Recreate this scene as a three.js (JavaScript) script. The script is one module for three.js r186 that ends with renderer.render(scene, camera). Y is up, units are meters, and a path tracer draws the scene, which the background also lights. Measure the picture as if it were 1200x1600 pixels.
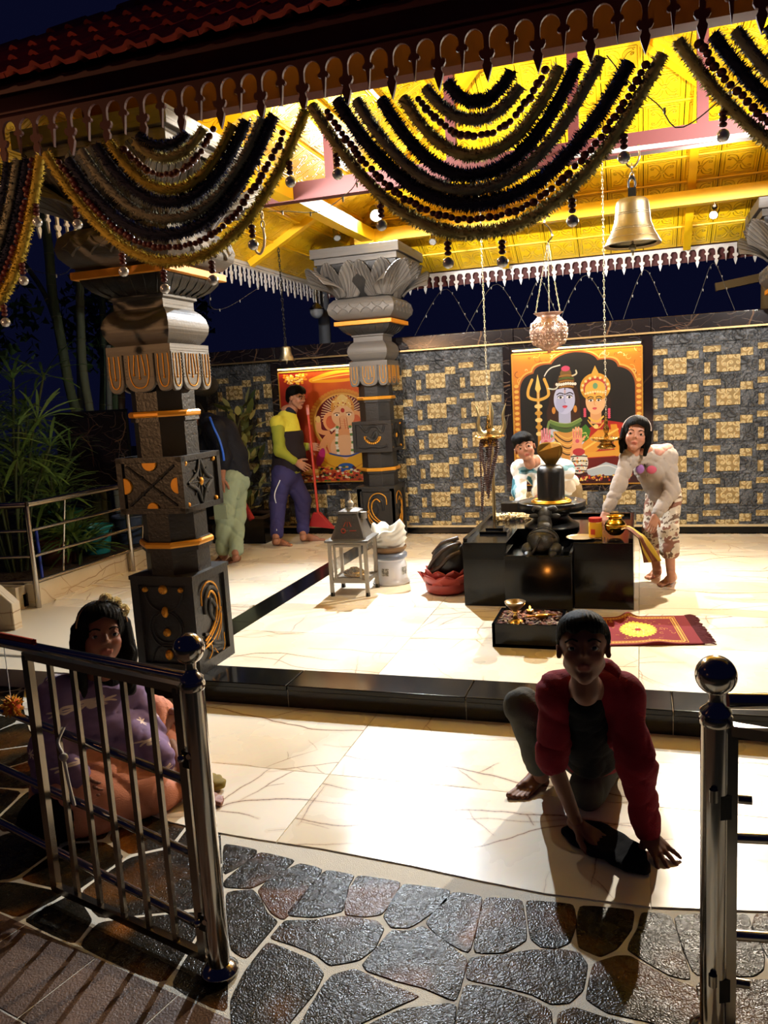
import * as THREE from 'three';
import { mergeGeometries, mergeVertices, toCreasedNormals } from 'three/addons/utils/BufferGeometryUtils.js';
import { RoundedBoxGeometry } from 'three/addons/geometries/RoundedBoxGeometry.js';
import { RectAreaLightUniformsLib } from 'three/addons/lights/RectAreaLightUniformsLib.js';

RectAreaLightUniformsLib.init();
const scene = new THREE.Scene();
const renderer = new THREE.WebGLRenderer({ antialias: true });
renderer.toneMapping = THREE.LinearToneMapping;
renderer.toneMappingExposure = 1.35;
renderer.shadowMap.enabled = true;

// ---------------------------------------------------------------- camera
const CAM = { f: 1246.14, pitch: -0.14785, yaw: 0.31596, roll: -0.05715, h: 1.51 };
const camera = new THREE.PerspectiveCamera(THREE.MathUtils.radToDeg(2 * Math.atan(800 / CAM.f)), 0.75, 0.05, 80);
camera.rotation.order = 'YXZ';
camera.rotation.set(CAM.pitch, CAM.yaw, CAM.roll);
camera.position.set(0, CAM.h, 0);
camera.updateMatrixWorld(true);
scene.add(camera);

// ---------------------------------------------------------------- night sky
scene.background = new THREE.Color().setRGB(0.0017, 0.0021, 0.0098);

// ---------------------------------------------------------------- helpers
const V = (x, y, z) => new THREE.Vector3(x, y, z);
const DOWN = -0.125;                                    // level of the slate path; the platform is 0
const camRight = V(1, 0, 0).applyQuaternion(camera.quaternion);
const camUp = V(0, 1, 0).applyQuaternion(camera.quaternion);
const camFwd = V(0, 0, -1).applyQuaternion(camera.quaternion);
const sight = (x, y) => camFwd.clone().addScaledVector(camRight, (x - 600) / CAM.f).addScaledVector(camUp, -(y - 800) / CAM.f);
// authoring aids: a measured direction at a known height / depth plane / distance -> world point
const atY = (x, y, h = 0) => { const d = sight(x, y); return V(0, CAM.h, 0).addScaledVector(d, (h - CAM.h) / d.y); };
const atZ = (x, y, z) => { const d = sight(x, y); return V(0, CAM.h, 0).addScaledVector(d, z / d.z); };
const atD = (x, y, t) => V(0, CAM.h, 0).addScaledVector(sight(x, y), t);

function rng(seed) { let s = seed >>> 0; return () => { s = (s + 0x6D2B79F5) | 0; let t = Math.imul(s ^ (s >>> 15), 1 | s); t = (t + Math.imul(t ^ (t >>> 7), 61 | t)) ^ t; return ((t ^ (t >>> 14)) >>> 0) / 4294967296; }; }
const lerp = (a, b, t) => a + (b - a) * t, clamp = (v, a, b) => Math.min(b, Math.max(a, v));
const smooth = (a, b, v) => { const t = clamp((v - a) / (b - a), 0, 1); return t * t * (3 - 2 * t); };
function hash3(x, y, z) { let h = Math.imul(x, 374761393) + Math.imul(y, 668265263) + Math.imul(z, 2147483647 ^ 0x1234567); h = Math.imul(h ^ (h >>> 13), 1274126177); return ((h ^ (h >>> 16)) >>> 0) / 4294967296; }
function noise3(x, y, z) {
  const xi = Math.floor(x), yi = Math.floor(y), zi = Math.floor(z), u = x - xi, v = y - yi, w = z - zi;
  const a = u * u * (3 - 2 * u), b = v * v * (3 - 2 * v), c = w * w * (3 - 2 * w);
  const g = (i, j, k) => hash3(xi + i, yi + j, zi + k);
  return lerp(lerp(lerp(g(0, 0, 0), g(1, 0, 0), a), lerp(g(0, 1, 0), g(1, 1, 0), a), b), lerp(lerp(g(0, 0, 1), g(1, 0, 1), a), lerp(g(0, 1, 1), g(1, 1, 1), a), b), c);
}
const fbm = (x, y, z, o = 4) => { let s = 0, a = 0.5, f = 1; for (let i = 0; i < o; i++) { s += a * noise3(x * f, y * f, z * f + i * 7); a *= 0.5; f *= 2.03; } return s; };

const used = {};
function numbered(n) { if (!(n in used)) { used[n] = 0; return n; } used[n]++; return n + '_' + String(used[n]).padStart(3, '0'); }
function setMesh(o) { o.traverse(c => { if (c.isMesh) { c.castShadow = true; c.receiveShadow = true; } }); return o; }
function tag(o, label, category, group) { o.userData.label = label; o.userData.category = category; if (group) o.userData.group = group; return o; }
function thing(name, label, category, p = [0, 0, 0], turn = 0, group) {
  const o = new THREE.Group(); o.name = numbered(name); o.position.set(p[0], p[1], p[2]); o.rotation.y = turn; scene.add(o); return tag(o, label, category, group);
}
function norm(gs) {
  gs = (Array.isArray(gs) ? gs : [gs]).map(g => {
    g = g.index ? g.toNonIndexed() : g;
    for (const k of Object.keys(g.attributes)) if (!['position', 'normal', 'uv', 'color'].includes(k)) g.deleteAttribute(k);
    if (!g.attributes.normal) g.computeVertexNormals();
    if (!g.attributes.uv) g.setAttribute('uv', new THREE.BufferAttribute(new Float32Array(g.attributes.position.count * 2), 2));
    return g;
  });
  const anyCol = gs.some(g => g.attributes.color);
  if (anyCol) gs.forEach(g => { if (!g.attributes.color) g.setAttribute('color', new THREE.BufferAttribute(new Float32Array(g.attributes.position.count * 3).fill(1), 3)); });
  return gs.length === 1 ? gs[0] : mergeGeometries(gs);
}
// uv in metres, projected along the dominant axis of the face
function uvM(g, s = 1, off = [0, 0]) {
  g = norm(g); const p = g.attributes.position, uv = new Float32Array(p.count * 2), a = V(), b = V(), c = V(), n = V();
  for (let i = 0; i < p.count; i += 3) {
    a.fromBufferAttribute(p, i); b.fromBufferAttribute(p, i + 1); c.fromBufferAttribute(p, i + 2);
    n.copy(b).sub(a).cross(c.clone().sub(a)); const x = Math.abs(n.x), y = Math.abs(n.y), z = Math.abs(n.z);
    [a, b, c].forEach((q, k) => {
      const [u, v] = y >= x && y >= z ? [q.x, -q.z] : x >= z ? [q.z, q.y] : [q.x, q.y];
      uv[(i + k) * 2] = u * s + off[0]; uv[(i + k) * 2 + 1] = v * s + off[1];
    });
  }
  g.setAttribute('uv', new THREE.BufferAttribute(uv, 2)); return g;
}
function part(name, gs, m, parent, label) {
  const o = new THREE.Mesh(norm(gs), m); o.name = name; o.castShadow = o.receiveShadow = true; parent.add(o); if (label) o.userData.label = label; return o;
}
function solo(name, gs, m, label, category, group) { const o = part(numbered(name), gs, m, scene); return tag(o, label, category, group); }
function struct(name, gs, m) { const o = gs ? part(name, gs, m, scene) : new THREE.Group(); if (!gs) { o.name = name; scene.add(o); } o.userData.kind = 'structure'; return o; }
const box = (w, h, d, x = 0, y = 0, z = 0) => new THREE.BoxGeometry(w, h, d).translate(x, y, z);
const rbox = (w, h, d, r, x = 0, y = 0, z = 0, s = 2) => new RoundedBoxGeometry(w, h, d, s, r).translate(x, y, z);
const cyl = (r0, r1, h, x = 0, y = 0, z = 0, n = 20) => new THREE.CylinderGeometry(r1, r0, h, n).translate(x, y, z);
const sph = (r, x = 0, y = 0, z = 0, n = 16) => new THREE.SphereGeometry(r, n, Math.max(6, n * 0.7 | 0)).translate(x, y, z);
const ell = (rx, ry, rz, x = 0, y = 0, z = 0, n = 18) => new THREE.SphereGeometry(1, n, Math.max(6, n * 0.7 | 0)).scale(rx, ry, rz).translate(x, y, z);
const lathe = (pts, n = 28) => new THREE.LatheGeometry(pts.map(p => new THREE.Vector2(p[0], p[1])), n);
const tor = (R, r, n = 24, m = 8) => new THREE.TorusGeometry(R, r, m, n);
function rod(a, b, r0, r1 = r0, n = 10) {
  const d = b.clone().sub(a), L = d.length(), g = new THREE.CylinderGeometry(r1, r0, L, n);
  g.translate(0, L / 2, 0); g.applyQuaternion(new THREE.Quaternion().setFromUnitVectors(V(0, 1, 0), d.normalize())); return g.translate(a.x, a.y, a.z);
}
// square bar between two points, upright sides
function bar(a, b, w, h = w) {
  const d = b.clone().sub(a), L = d.length(), m = new THREE.Matrix4(), z = d.normalize();
  const up = Math.abs(z.y) > 0.98 ? V(0, 0, 1) : V(0, 1, 0), x = up.clone().cross(z).normalize(), y = z.clone().cross(x);
  m.makeBasis(x, y, z); return new THREE.BoxGeometry(w, h, L).applyMatrix4(m).translate((a.x + b.x) / 2, (a.y + b.y) / 2, (a.z + b.z) / 2);
}
function tube(pts, r, seg = 24, n = 8, closed = false) { return new THREE.TubeGeometry(new THREE.CatmullRomCurve3(pts.map(p => Array.isArray(p) ? V(...p) : p), closed), seg, r, n, closed); }
function extr(shape, d, bevel = 0, seg = 8) { return new THREE.ExtrudeGeometry(shape, { depth: d, bevelEnabled: bevel > 0, bevelSize: bevel, bevelThickness: bevel, bevelSegments: 1, curveSegments: seg }); }
function polyShape(pts) { return new THREE.Shape(pts.map(p => new THREE.Vector2(p[0], p[1]))); }
function splineShape(pts, n = 60) { return new THREE.Shape(new THREE.SplineCurve(pts.map(p => new THREE.Vector2(p[0], p[1]))).getPoints(n)); }

// ---------------------------------------------------------------- textures
function canvasTex(w, h, draw, srgb = true) {
  const c = document.createElement('canvas'); c.width = w; c.height = h; draw(c.getContext('2d'), w, h);
  const t = new THREE.CanvasTexture(c); if (srgb) t.colorSpace = THREE.SRGBColorSpace; t.wrapS = t.wrapT = THREE.RepeatWrapping; return t;
}
function dataTex(w, h, fn, srgb = false) {
  const d = new Uint8Array(w * h * 4);
  for (let y = 0; y < h; y++) for (let x = 0; x < w; x++) { const c = fn(x / w, y / h, x, y); const i = (y * w + x) * 4; if (typeof c === 'number') d[i] = d[i + 1] = d[i + 2] = clamp(c * 255, 0, 255); else { d[i] = clamp(c[0], 0, 255); d[i + 1] = clamp(c[1], 0, 255); d[i + 2] = clamp(c[2], 0, 255); } d[i + 3] = 255; }
  const t = new THREE.DataTexture(d, w, h); t.wrapS = t.wrapT = THREE.RepeatWrapping; t.magFilter = THREE.LinearFilter; t.minFilter = THREE.LinearMipmapLinearFilter; t.generateMipmaps = true; if (srgb) t.colorSpace = THREE.SRGBColorSpace; t.needsUpdate = true; return t;
}
const rep = (t, x, y = x) => { const c = t.clone(); c.repeat.set(x, y); c.needsUpdate = true; return c; };
// tiling noise on the unit square
const tn = (u, v, f, o = 4, seed = 0) => { let s = 0, a = 0.5; for (let i = 0; i < o; i++) { const F = f << i; const x = u * F, y = v * F, xi = Math.floor(x), yi = Math.floor(y), fx = x - xi, fy = y - yi, A = fx * fx * (3 - 2 * fx), B = fy * fy * (3 - 2 * fy); const g = (p, q) => hash3((p % F + F) % F, (q % F + F) % F, seed + i * 13); s += a * lerp(lerp(g(xi, yi), g(xi + 1, yi), A), lerp(g(xi, yi + 1), g(xi + 1, yi + 1), A), B); a *= 0.5; } return s; };
const grainTex = dataTex(256, 256, (u, v) => tn(u, v, 16, 4, 3));
const fineTex = dataTex(256, 256, (u, v) => tn(u, v, 64, 2, 5));
const brushTex = dataTex(256, 256, (u, v) => tn(u, v, 4, 2, 9) * 0.3 + 0.7 * (() => { let s = 0, a = 0.6; for (let i = 0; i < 3; i++) { s += a * tn((u * 1) % 1, v, 24 << i, 1, 20 + i) * 0.5 + a * 0.5 * hash3(0, Math.floor(v * (48 << i)), i); a *= 0.5; } return s; })());
const std = (c, rough, metal = 0, o = {}) => new THREE.MeshStandardMaterial({ color: c, roughness: rough, metalness: metal, ...o });
const phy = (c, rough, metal = 0, o = {}) => new THREE.MeshPhysicalMaterial({ color: c, roughness: rough, metalness: metal, ...o });

// ---------------------------------------------------------------- materials
const marbleTex = canvasTex(2048, 2048, (c, w, h) => {
  const R = rng(11); c.fillStyle = '#efe3cc'; c.fillRect(0, 0, w, h);
  for (let i = 0; i < 260; i++) { const x = R() * w, y = R() * h, r = 60 + R() * 260; const g = c.createRadialGradient(x, y, 0, x, y, r); const k = R(); const col = k < 0.45 ? '250,243,230' : k < 0.8 ? '226,206,172' : '214,190,150'; g.addColorStop(0, `rgba(${col},0.22)`); g.addColorStop(1, `rgba(${col},0)`); for (const ox of [-w, 0, w]) for (const oy of [-h, 0, h]) { c.setTransform(1, 0, 0, 1, ox, oy); c.fillStyle = g; c.fillRect(x - r, y - r, 2 * r, 2 * r); } }
  c.setTransform(1, 0, 0, 1, 0, 0); c.lineCap = 'round';
  const vein = (x, y, a, len, wd, al, depth) => {
    const pts = [[x, y]]; let dir = a;
    for (let s = 0; s < len; s += 14) { dir += (R() - 0.5) * 0.5; dir += (a - dir) * 0.12; x += Math.cos(dir) * 14; y += Math.sin(dir) * 14; pts.push([x, y]); if (depth > 0 && R() < 0.035) vein(x, y, dir + (R() < 0.5 ? 1 : -1) * (0.6 + R() * 0.9), len * 0.25 * R() + 40, wd * 0.7, al * 0.8, depth - 1); }
    for (const ox of [-w, 0, w]) for (const oy of [-h, 0, h]) {
      c.setTransform(1, 0, 0, 1, ox, oy);
      c.strokeStyle = `rgba(196,150,104,${al * 0.22})`; c.lineWidth = wd * 5; c.beginPath(); pts.forEach((p, i) => i ? c.lineTo(p[0], p[1]) : c.moveTo(p[0], p[1])); c.stroke();
      for (let i = 1; i < pts.length; i++) { const t = i / pts.length, k = Math.sin(Math.PI * t); c.strokeStyle = `rgba(112,78,54,${al * (0.35 + 0.65 * k)})`; c.lineWidth = wd * (0.5 + k); c.beginPath(); c.moveTo(...pts[i - 1]); c.lineTo(...pts[i]); c.stroke(); }
    }
  };
  for (let i = 0; i < 26; i++) vein(R() * w, R() * h, -0.1 + (R() - 0.5) * 0.5, 350 + R() * 800, 1.6 + R() * 2.2, 0.55 + R() * 0.3, 2);
  for (let i = 0; i < 16; i++) vein(R() * w, R() * h, 1.2 + (R() - 0.5) * 0.8, 120 + R() * 260, 1.2 + R(), 0.4, 1);
  c.setTransform(1, 0, 0, 1, 0, 0);
});
const smearTex = dataTex(512, 512, (u, v) => 0.10 + 0.55 * Math.pow(tn(u, v, 4, 5, 31), 1.6));
const M = {};
M.marble = std(0xffffff, 1, 0, { map: rep(marbleTex, 0.27), roughnessMap: rep(smearTex, 0.55) });
M.grout = std(0xcbbfa8, 0.85);
M.granite = phy(0x0b0b0d, 0.14, 0, { specularIntensity: 0.6, map: rep(dataTex(256, 256, (u, v, x, y) => { const s = hash3(x, y, 4) > 0.996 ? 120 : 26 + 22 * tn(u, v, 32, 2, 6); return [s, s, s * 1.05]; }, true), 2) });
M.granite.color.set(0x777777);
const slateTex = [0, 1, 2, 3].map(k => dataTex(256, 256, (u, v) => {
  const n = tn(u, v, 4, 5, 40 + k * 9), r = smooth(0.46, 0.62, tn(u, v, 2, 3, 90 + k * 5)) * (0.6 + 0.5 * k / 3), g = tn(u, v, 64, 1, 7 + k), b = 16 + 44 * n + 22 * (g - 0.5);
  return [b * 1.06 + r * 84, b * 1.0 + r * 42, b * 0.82 + r * 2];
}, true));
const slateBump = dataTex(512, 512, (u, v) => 0.55 * tn(u, v, 8, 5, 61) + 0.45 * tn(u, v, 90, 2, 66));
M.slate = slateTex.map(t => phy(0xf2dec4, 0.36, 0, { specularIntensity: 0.42, map: rep(t, 1.7), bumpMap: rep(slateBump, 3), bumpScale: 0.0045, roughnessMap: rep(dataTex(128, 128, (u, v) => 0.55 + 0.45 * tn(u, v, 16, 4, 77)), 2.5) }));
M.brownStone = [0, 1, 2].map(k => std(0xffffff, 0.5, 0, { map: rep(dataTex(256, 256, (u, v) => { const n = tn(u, v, 4, 5, 140 + k * 3), r = tn(u, v, 2, 3, 150 + k); return [62 + 60 * n + 26 * r, 50 + 50 * n + 8 * r, 40 + 44 * n]; }, true), 1.4), bumpMap: rep(slateBump, 2.4), bumpScale: 0.004 }));
M.wallGrey = std(0xffffff, 0.42, 0, { map: rep(dataTex(512, 512, (u, v) => { const n = tn(u, v, 6, 5, 201), m = tn(u, v, 30, 3, 207); const b = 36 + 96 * n * (0.5 + m); return [b * 0.99, b * 1.02, b * 1.07]; }, true), 2.1), bumpMap: rep(dataTex(512, 512, (u, v) => Math.abs(Math.sin(9 * tn(u, v, 6, 4, 215) + 5 * tn(u, v, 14, 3, 219)))), 2.1), bumpScale: 0.012 });
// carved scrolls: raised cream swirls over dark hollows
const swirl = (bump) => canvasTex(512, 512, (c, w, h) => {
  const R = rng(77); c.fillStyle = bump ? '#000' : '#9c8657'; c.fillRect(0, 0, w, h); c.lineCap = 'round';
  const spiral = (x, y, r, a, s) => { const P = []; for (let t = 0; t <= 1; t += 0.04) { const k = r * (1 - t * 0.86), q = a + s * t * 7.2; P.push([x + Math.cos(q) * k, y + Math.sin(q) * k]); } const P2 = []; for (let t = 0; t < 1; t += 0.1) { const q = a - s * t * 1.5; P2.unshift([x + Math.cos(q) * (r + t * r), y + Math.sin(q) * (r + t * r)]); } const Q = P2.concat(P);
    for (const [lw, col] of bump ? [[30, '#555'], [20, '#aaa'], [9, '#fff']] : [[38, '#d2b984'], [28, '#ead6a4'], [10, '#f6e8bf']]) for (const ox of [-w, 0, w]) for (const oy of [-h, 0, h]) { c.setTransform(1, 0, 0, 1, ox, oy); c.strokeStyle = col; c.lineWidth = lw; c.beginPath(); Q.forEach((p, i) => i ? c.lineTo(...p) : c.moveTo(...p)); c.stroke(); } };
  for (let j = 0; j < 4; j++) for (let i = 0; i < 4; i++) spiral(i * 128 + 64 + (R() - 0.5) * 26, j * 128 + 64 + (R() - 0.5) * 26, 34 + R() * 14, R() * 6.3, R() < 0.5 ? 1 : -1);
  c.setTransform(1, 0, 0, 1, 0, 0);
}, !bump);
M.carved = std(0xe4ddd0, 0.6, 0, { map: rep(swirl(false), 4.2), bumpMap: rep(swirl(true), 4.2), bumpScale: 0.012 });
M.darkMarble = std(0xffffff, 0.16, 0, { map: rep(canvasTex(1024, 1024, (c, w, h) => {
  const R = rng(5); c.fillStyle = '#1d1719'; c.fillRect(0, 0, w, h); c.lineCap = 'round';
  for (let i = 0; i < 90; i++) { let x = R() * w, y = R() * h, a = R() * 0.8 - 0.2; const col = ['#6d5846', '#8b7a6a', '#4a3a33', '#a89a88', '#2e2830', '#7c5b3f'][R() * 6 | 0]; const lw = 1 + R() * R() * 16; c.globalAlpha = 0.25 + R() * 0.5; c.strokeStyle = col; c.lineWidth = lw; c.beginPath(); c.moveTo(x, y); for (let s = 0; s < 24; s++) { a += (R() - 0.5) * 0.9; x += Math.cos(a) * 16; y += Math.sin(a) * 16; c.lineTo(x, y); } c.stroke(); }
  c.globalAlpha = 1;
}), 0.8) });
M.gold = std(0xe0a32c, 0.32, 0.75);
M.goldPaint = std(0xd6942a, 0.4, 0.35);
M.orange = std(0xe8982e, 0.45, 0.1);
M.charcoal = std(0x2a2827, 0.42, 0.1, { bumpMap: rep(grainTex, 5), bumpScale: 0.002 });
M.greyPaint = std(0x66615c, 0.5, 0.12, { bumpMap: rep(brushTex, 3), bumpScale: 0.003 });
M.steel = std(0xb9b2a8, 0.2, 1, { roughnessMap: rep(dataTex(128, 128, (u, v) => 0.6 + 0.4 * tn(u, v, 8, 4, 333)), 3) });
M.darkSteel = std(0x8b8378, 0.24, 1);
M.brass = std(0xc8a055, 0.28, 1, { roughnessMap: rep(grainTex, 4) });
M.brass.roughness = 0.5;
M.bellBrass = std(0xaaa086, 0.38, 1, { bumpMap: rep(brushTex, 1, 6), bumpScale: 0.0008 });
M.copper = std(0xc98f6c, 0.36, 1);
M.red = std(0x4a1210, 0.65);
M.fascia = std(0x4c1618, 0.7);
M.roofTile = std(0xb04432, 0.75, 0, { bumpMap: rep(grainTex, 6), bumpScale: 0.003 });
M.yellow = std(0xf6c414, 0.42);
M.white = std(0xe8e8ea, 0.55);
M.blackIron = std(0x14130f, 0.45, 0.5);

// ---------------------------------------------------------------- ground, platform, step
const clipHalf = (poly, inside, cut) => { const o = []; for (let i = 0; i < poly.length; i++) { const a = poly[i], b = poly[(i + 1) % poly.length], ia = inside(a), ib = inside(b); if (ia) o.push(a); if (ia !== ib) o.push(cut(a, b)); } return o; };
const clipAxis = (poly, k, v, s) => clipHalf(poly, p => s * (p[k] - v) >= 0, (a, b) => { const t = (v - a[k]) / (b[k] - a[k]); return [lerp(a[0], b[0], t), lerp(a[1], b[1], t)]; });
const clipRect = (poly, x0, x1, z0, z1) => clipAxis(clipAxis(clipAxis(clipAxis(poly, 0, x0, 1), 0, x1, -1), 1, z0, 1), 1, z1, -1);
const polyArea = p => { let s = 0; p.forEach((a, i) => { const b = p[(i + 1) % p.length]; s += a[0] * b[1] - b[0] * a[1]; }); return s / 2; };
// a slab from an outline in (x, z), top face at y
function slab(poly, y, th, bevel = 0) {
  const sh = polyShape(poly.map(p => [p[0], -p[1]]));
  return extr(sh, th - bevel, bevel).rotateX(-Math.PI / 2).translate(0, y - th, 0);
}
const R0 = rng(3);
const groundMesh = struct('ground', box(40, 0.1, 40, -2, DOWN - 0.085, -10), std(0x1c1712, 0.95));
const floor = struct('floor', [box(7.9, 0.1, 4.3, -0.85, -0.063, -6.05), box(7.9, 0.112, 0.25, -0.85, -0.069, -3.83)], M.grout);
function tileRow(parent, polys, y, name = 'marble_tile') {
  for (const poly of polys) {
    if (Math.abs(polyArea(poly)) < 0.004) continue;
    const g = uvM(slab(poly, y, 0.012), 1, [R0() * 7, R0() * 7]); part(name, g, M.marble, parent);
  }
}
const gap = 0.0018;
{
  const xs = [-2.55, -1.372, -0.021, 1.325, 2.67, 3.1], zs = [-8.1, -7.95, -7.28, -6.61, -5.94, -5.27, -4.6, -3.93];
  const polys = [];
  for (let i = 0; i < xs.length - 1; i++) for (let j = 0; j < zs.length - 1; j++) polys.push([[xs[i] + gap, zs[j] + gap], [xs[i + 1] - gap, zs[j] + gap], [xs[i + 1] - gap, zs[j + 1] - gap], [xs[i] + gap, zs[j + 1] - gap]]);
  const xl = [-4.62, -4.08, -2.75], zl = [-8.1, -7.95, -7.28, -6.61, -5.94, -5.2];
  for (let i = 0; i < xl.length - 1; i++) for (let j = 0; j < zl.length - 1; j++) polys.push([[xl[i] + gap, zl[j] + gap], [xl[i + 1] - gap, zl[j] + gap], [xl[i + 1] - gap, zl[j + 1] - gap], [xl[i] + gap, zl[j + 1] - gap]]);
  tileRow(floor, polys, 0);
  // black granite inlay between the two left pillars, in lengths
  for (let z = -8.1; z < -3.95; z += 0.83) part('granite_inlay', uvM(box(0.195, 0.012, 0.826, -2.65, -0.006, z + 0.415)), M.granite, floor, 'black granite strip let into the marble');
  // step: tread slabs and riser slabs
  for (let x = -2.78; x < 3; x += 0.97) {
    part('granite_tread', uvM(rbox(0.966, 0.03, 0.245, 0.005, x + 0.485, -0.0155, -3.815)), M.granite, floor, 'black polished granite step edge');
    part('granite_riser', uvM(box(0.966, 0.093, 0.02, x + 0.485, -0.078, -3.712)), M.granite, floor);
  }
}
// lower marble apron with its curved front, and the ramp to the left of the pavilion
const ARC = [[3.1, -2.95], [1.9, -2.72], [1.1, -2.57], [0.36, -2.462], [0.013, -2.405], [-0.313, -2.401], [-0.528, -2.422], [-0.784, -2.455], [-1.126, -2.485], [-1.4, -2.492], [-1.62, -2.505], [-1.793, -2.53], [-1.955, -2.576], [-2.3, -2.70], [-2.7, -2.93], [-3.06, -3.184], [-3.36, -3.47], [-3.55, -3.70]];
{
  const apron = struct('lower_floor', slab([[3.1, -3.71], ...ARC, [-3.0, -3.71]].map(p => p), DOWN - 0.0125, 0.05), M.grout);
  const poly = [[3.1, -3.715], ...ARC, [-3.0, -3.715]];
  const xs = [-4, -2.64, -1.31, 0.017, 1.345, 2.67, 3.3], zs = [-3.72, -3.03, -2.36], polys = [];
  for (let i = 0; i < xs.length - 1; i++) for (let j = 0; j < zs.length - 1; j++) polys.push(clipRect(poly, xs[i] + gap, xs[i + 1] - gap, zs[j] + gap, zs[j + 1] - gap));
  tileRow(apron, polys.filter(p => p.length > 2), DOWN);
  const ramp = [[-2.77, -5.2], [-2.77, -3.70], [-3.55, -3.70], [-3.67, -3.85], [-4.02, -4.3], [-4.36, -4.86], [-4.55, -5.2]];
  const xr = [-5, -4.08, -2.7], zr = [-5.2, -4.6, -3.93, -3.6], rp = [];
  for (let i = 0; i < 2; i++) for (let j = 0; j < 3; j++) rp.push(clipRect(ramp, xr[i] + gap, xr[i + 1] - gap, zr[j] + gap, zr[j + 1] - gap));
  const rg = struct('ramp', slab(ramp, -0.0125, 0.06), M.grout);
  tileRow(rg, rp.filter(p => p.length > 2), 0);
  const tilt = g => { const p = g.attributes.position; for (let i = 0; i < p.count; i++) p.setY(i, p.getY(i) + DOWN * clamp((p.getZ(i) + 5.2) / 1.5, 0, 1)); g.computeVertexNormals(); };
  rg.traverse(o => { if (o.isMesh) tilt(o.geometry); });
}
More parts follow.
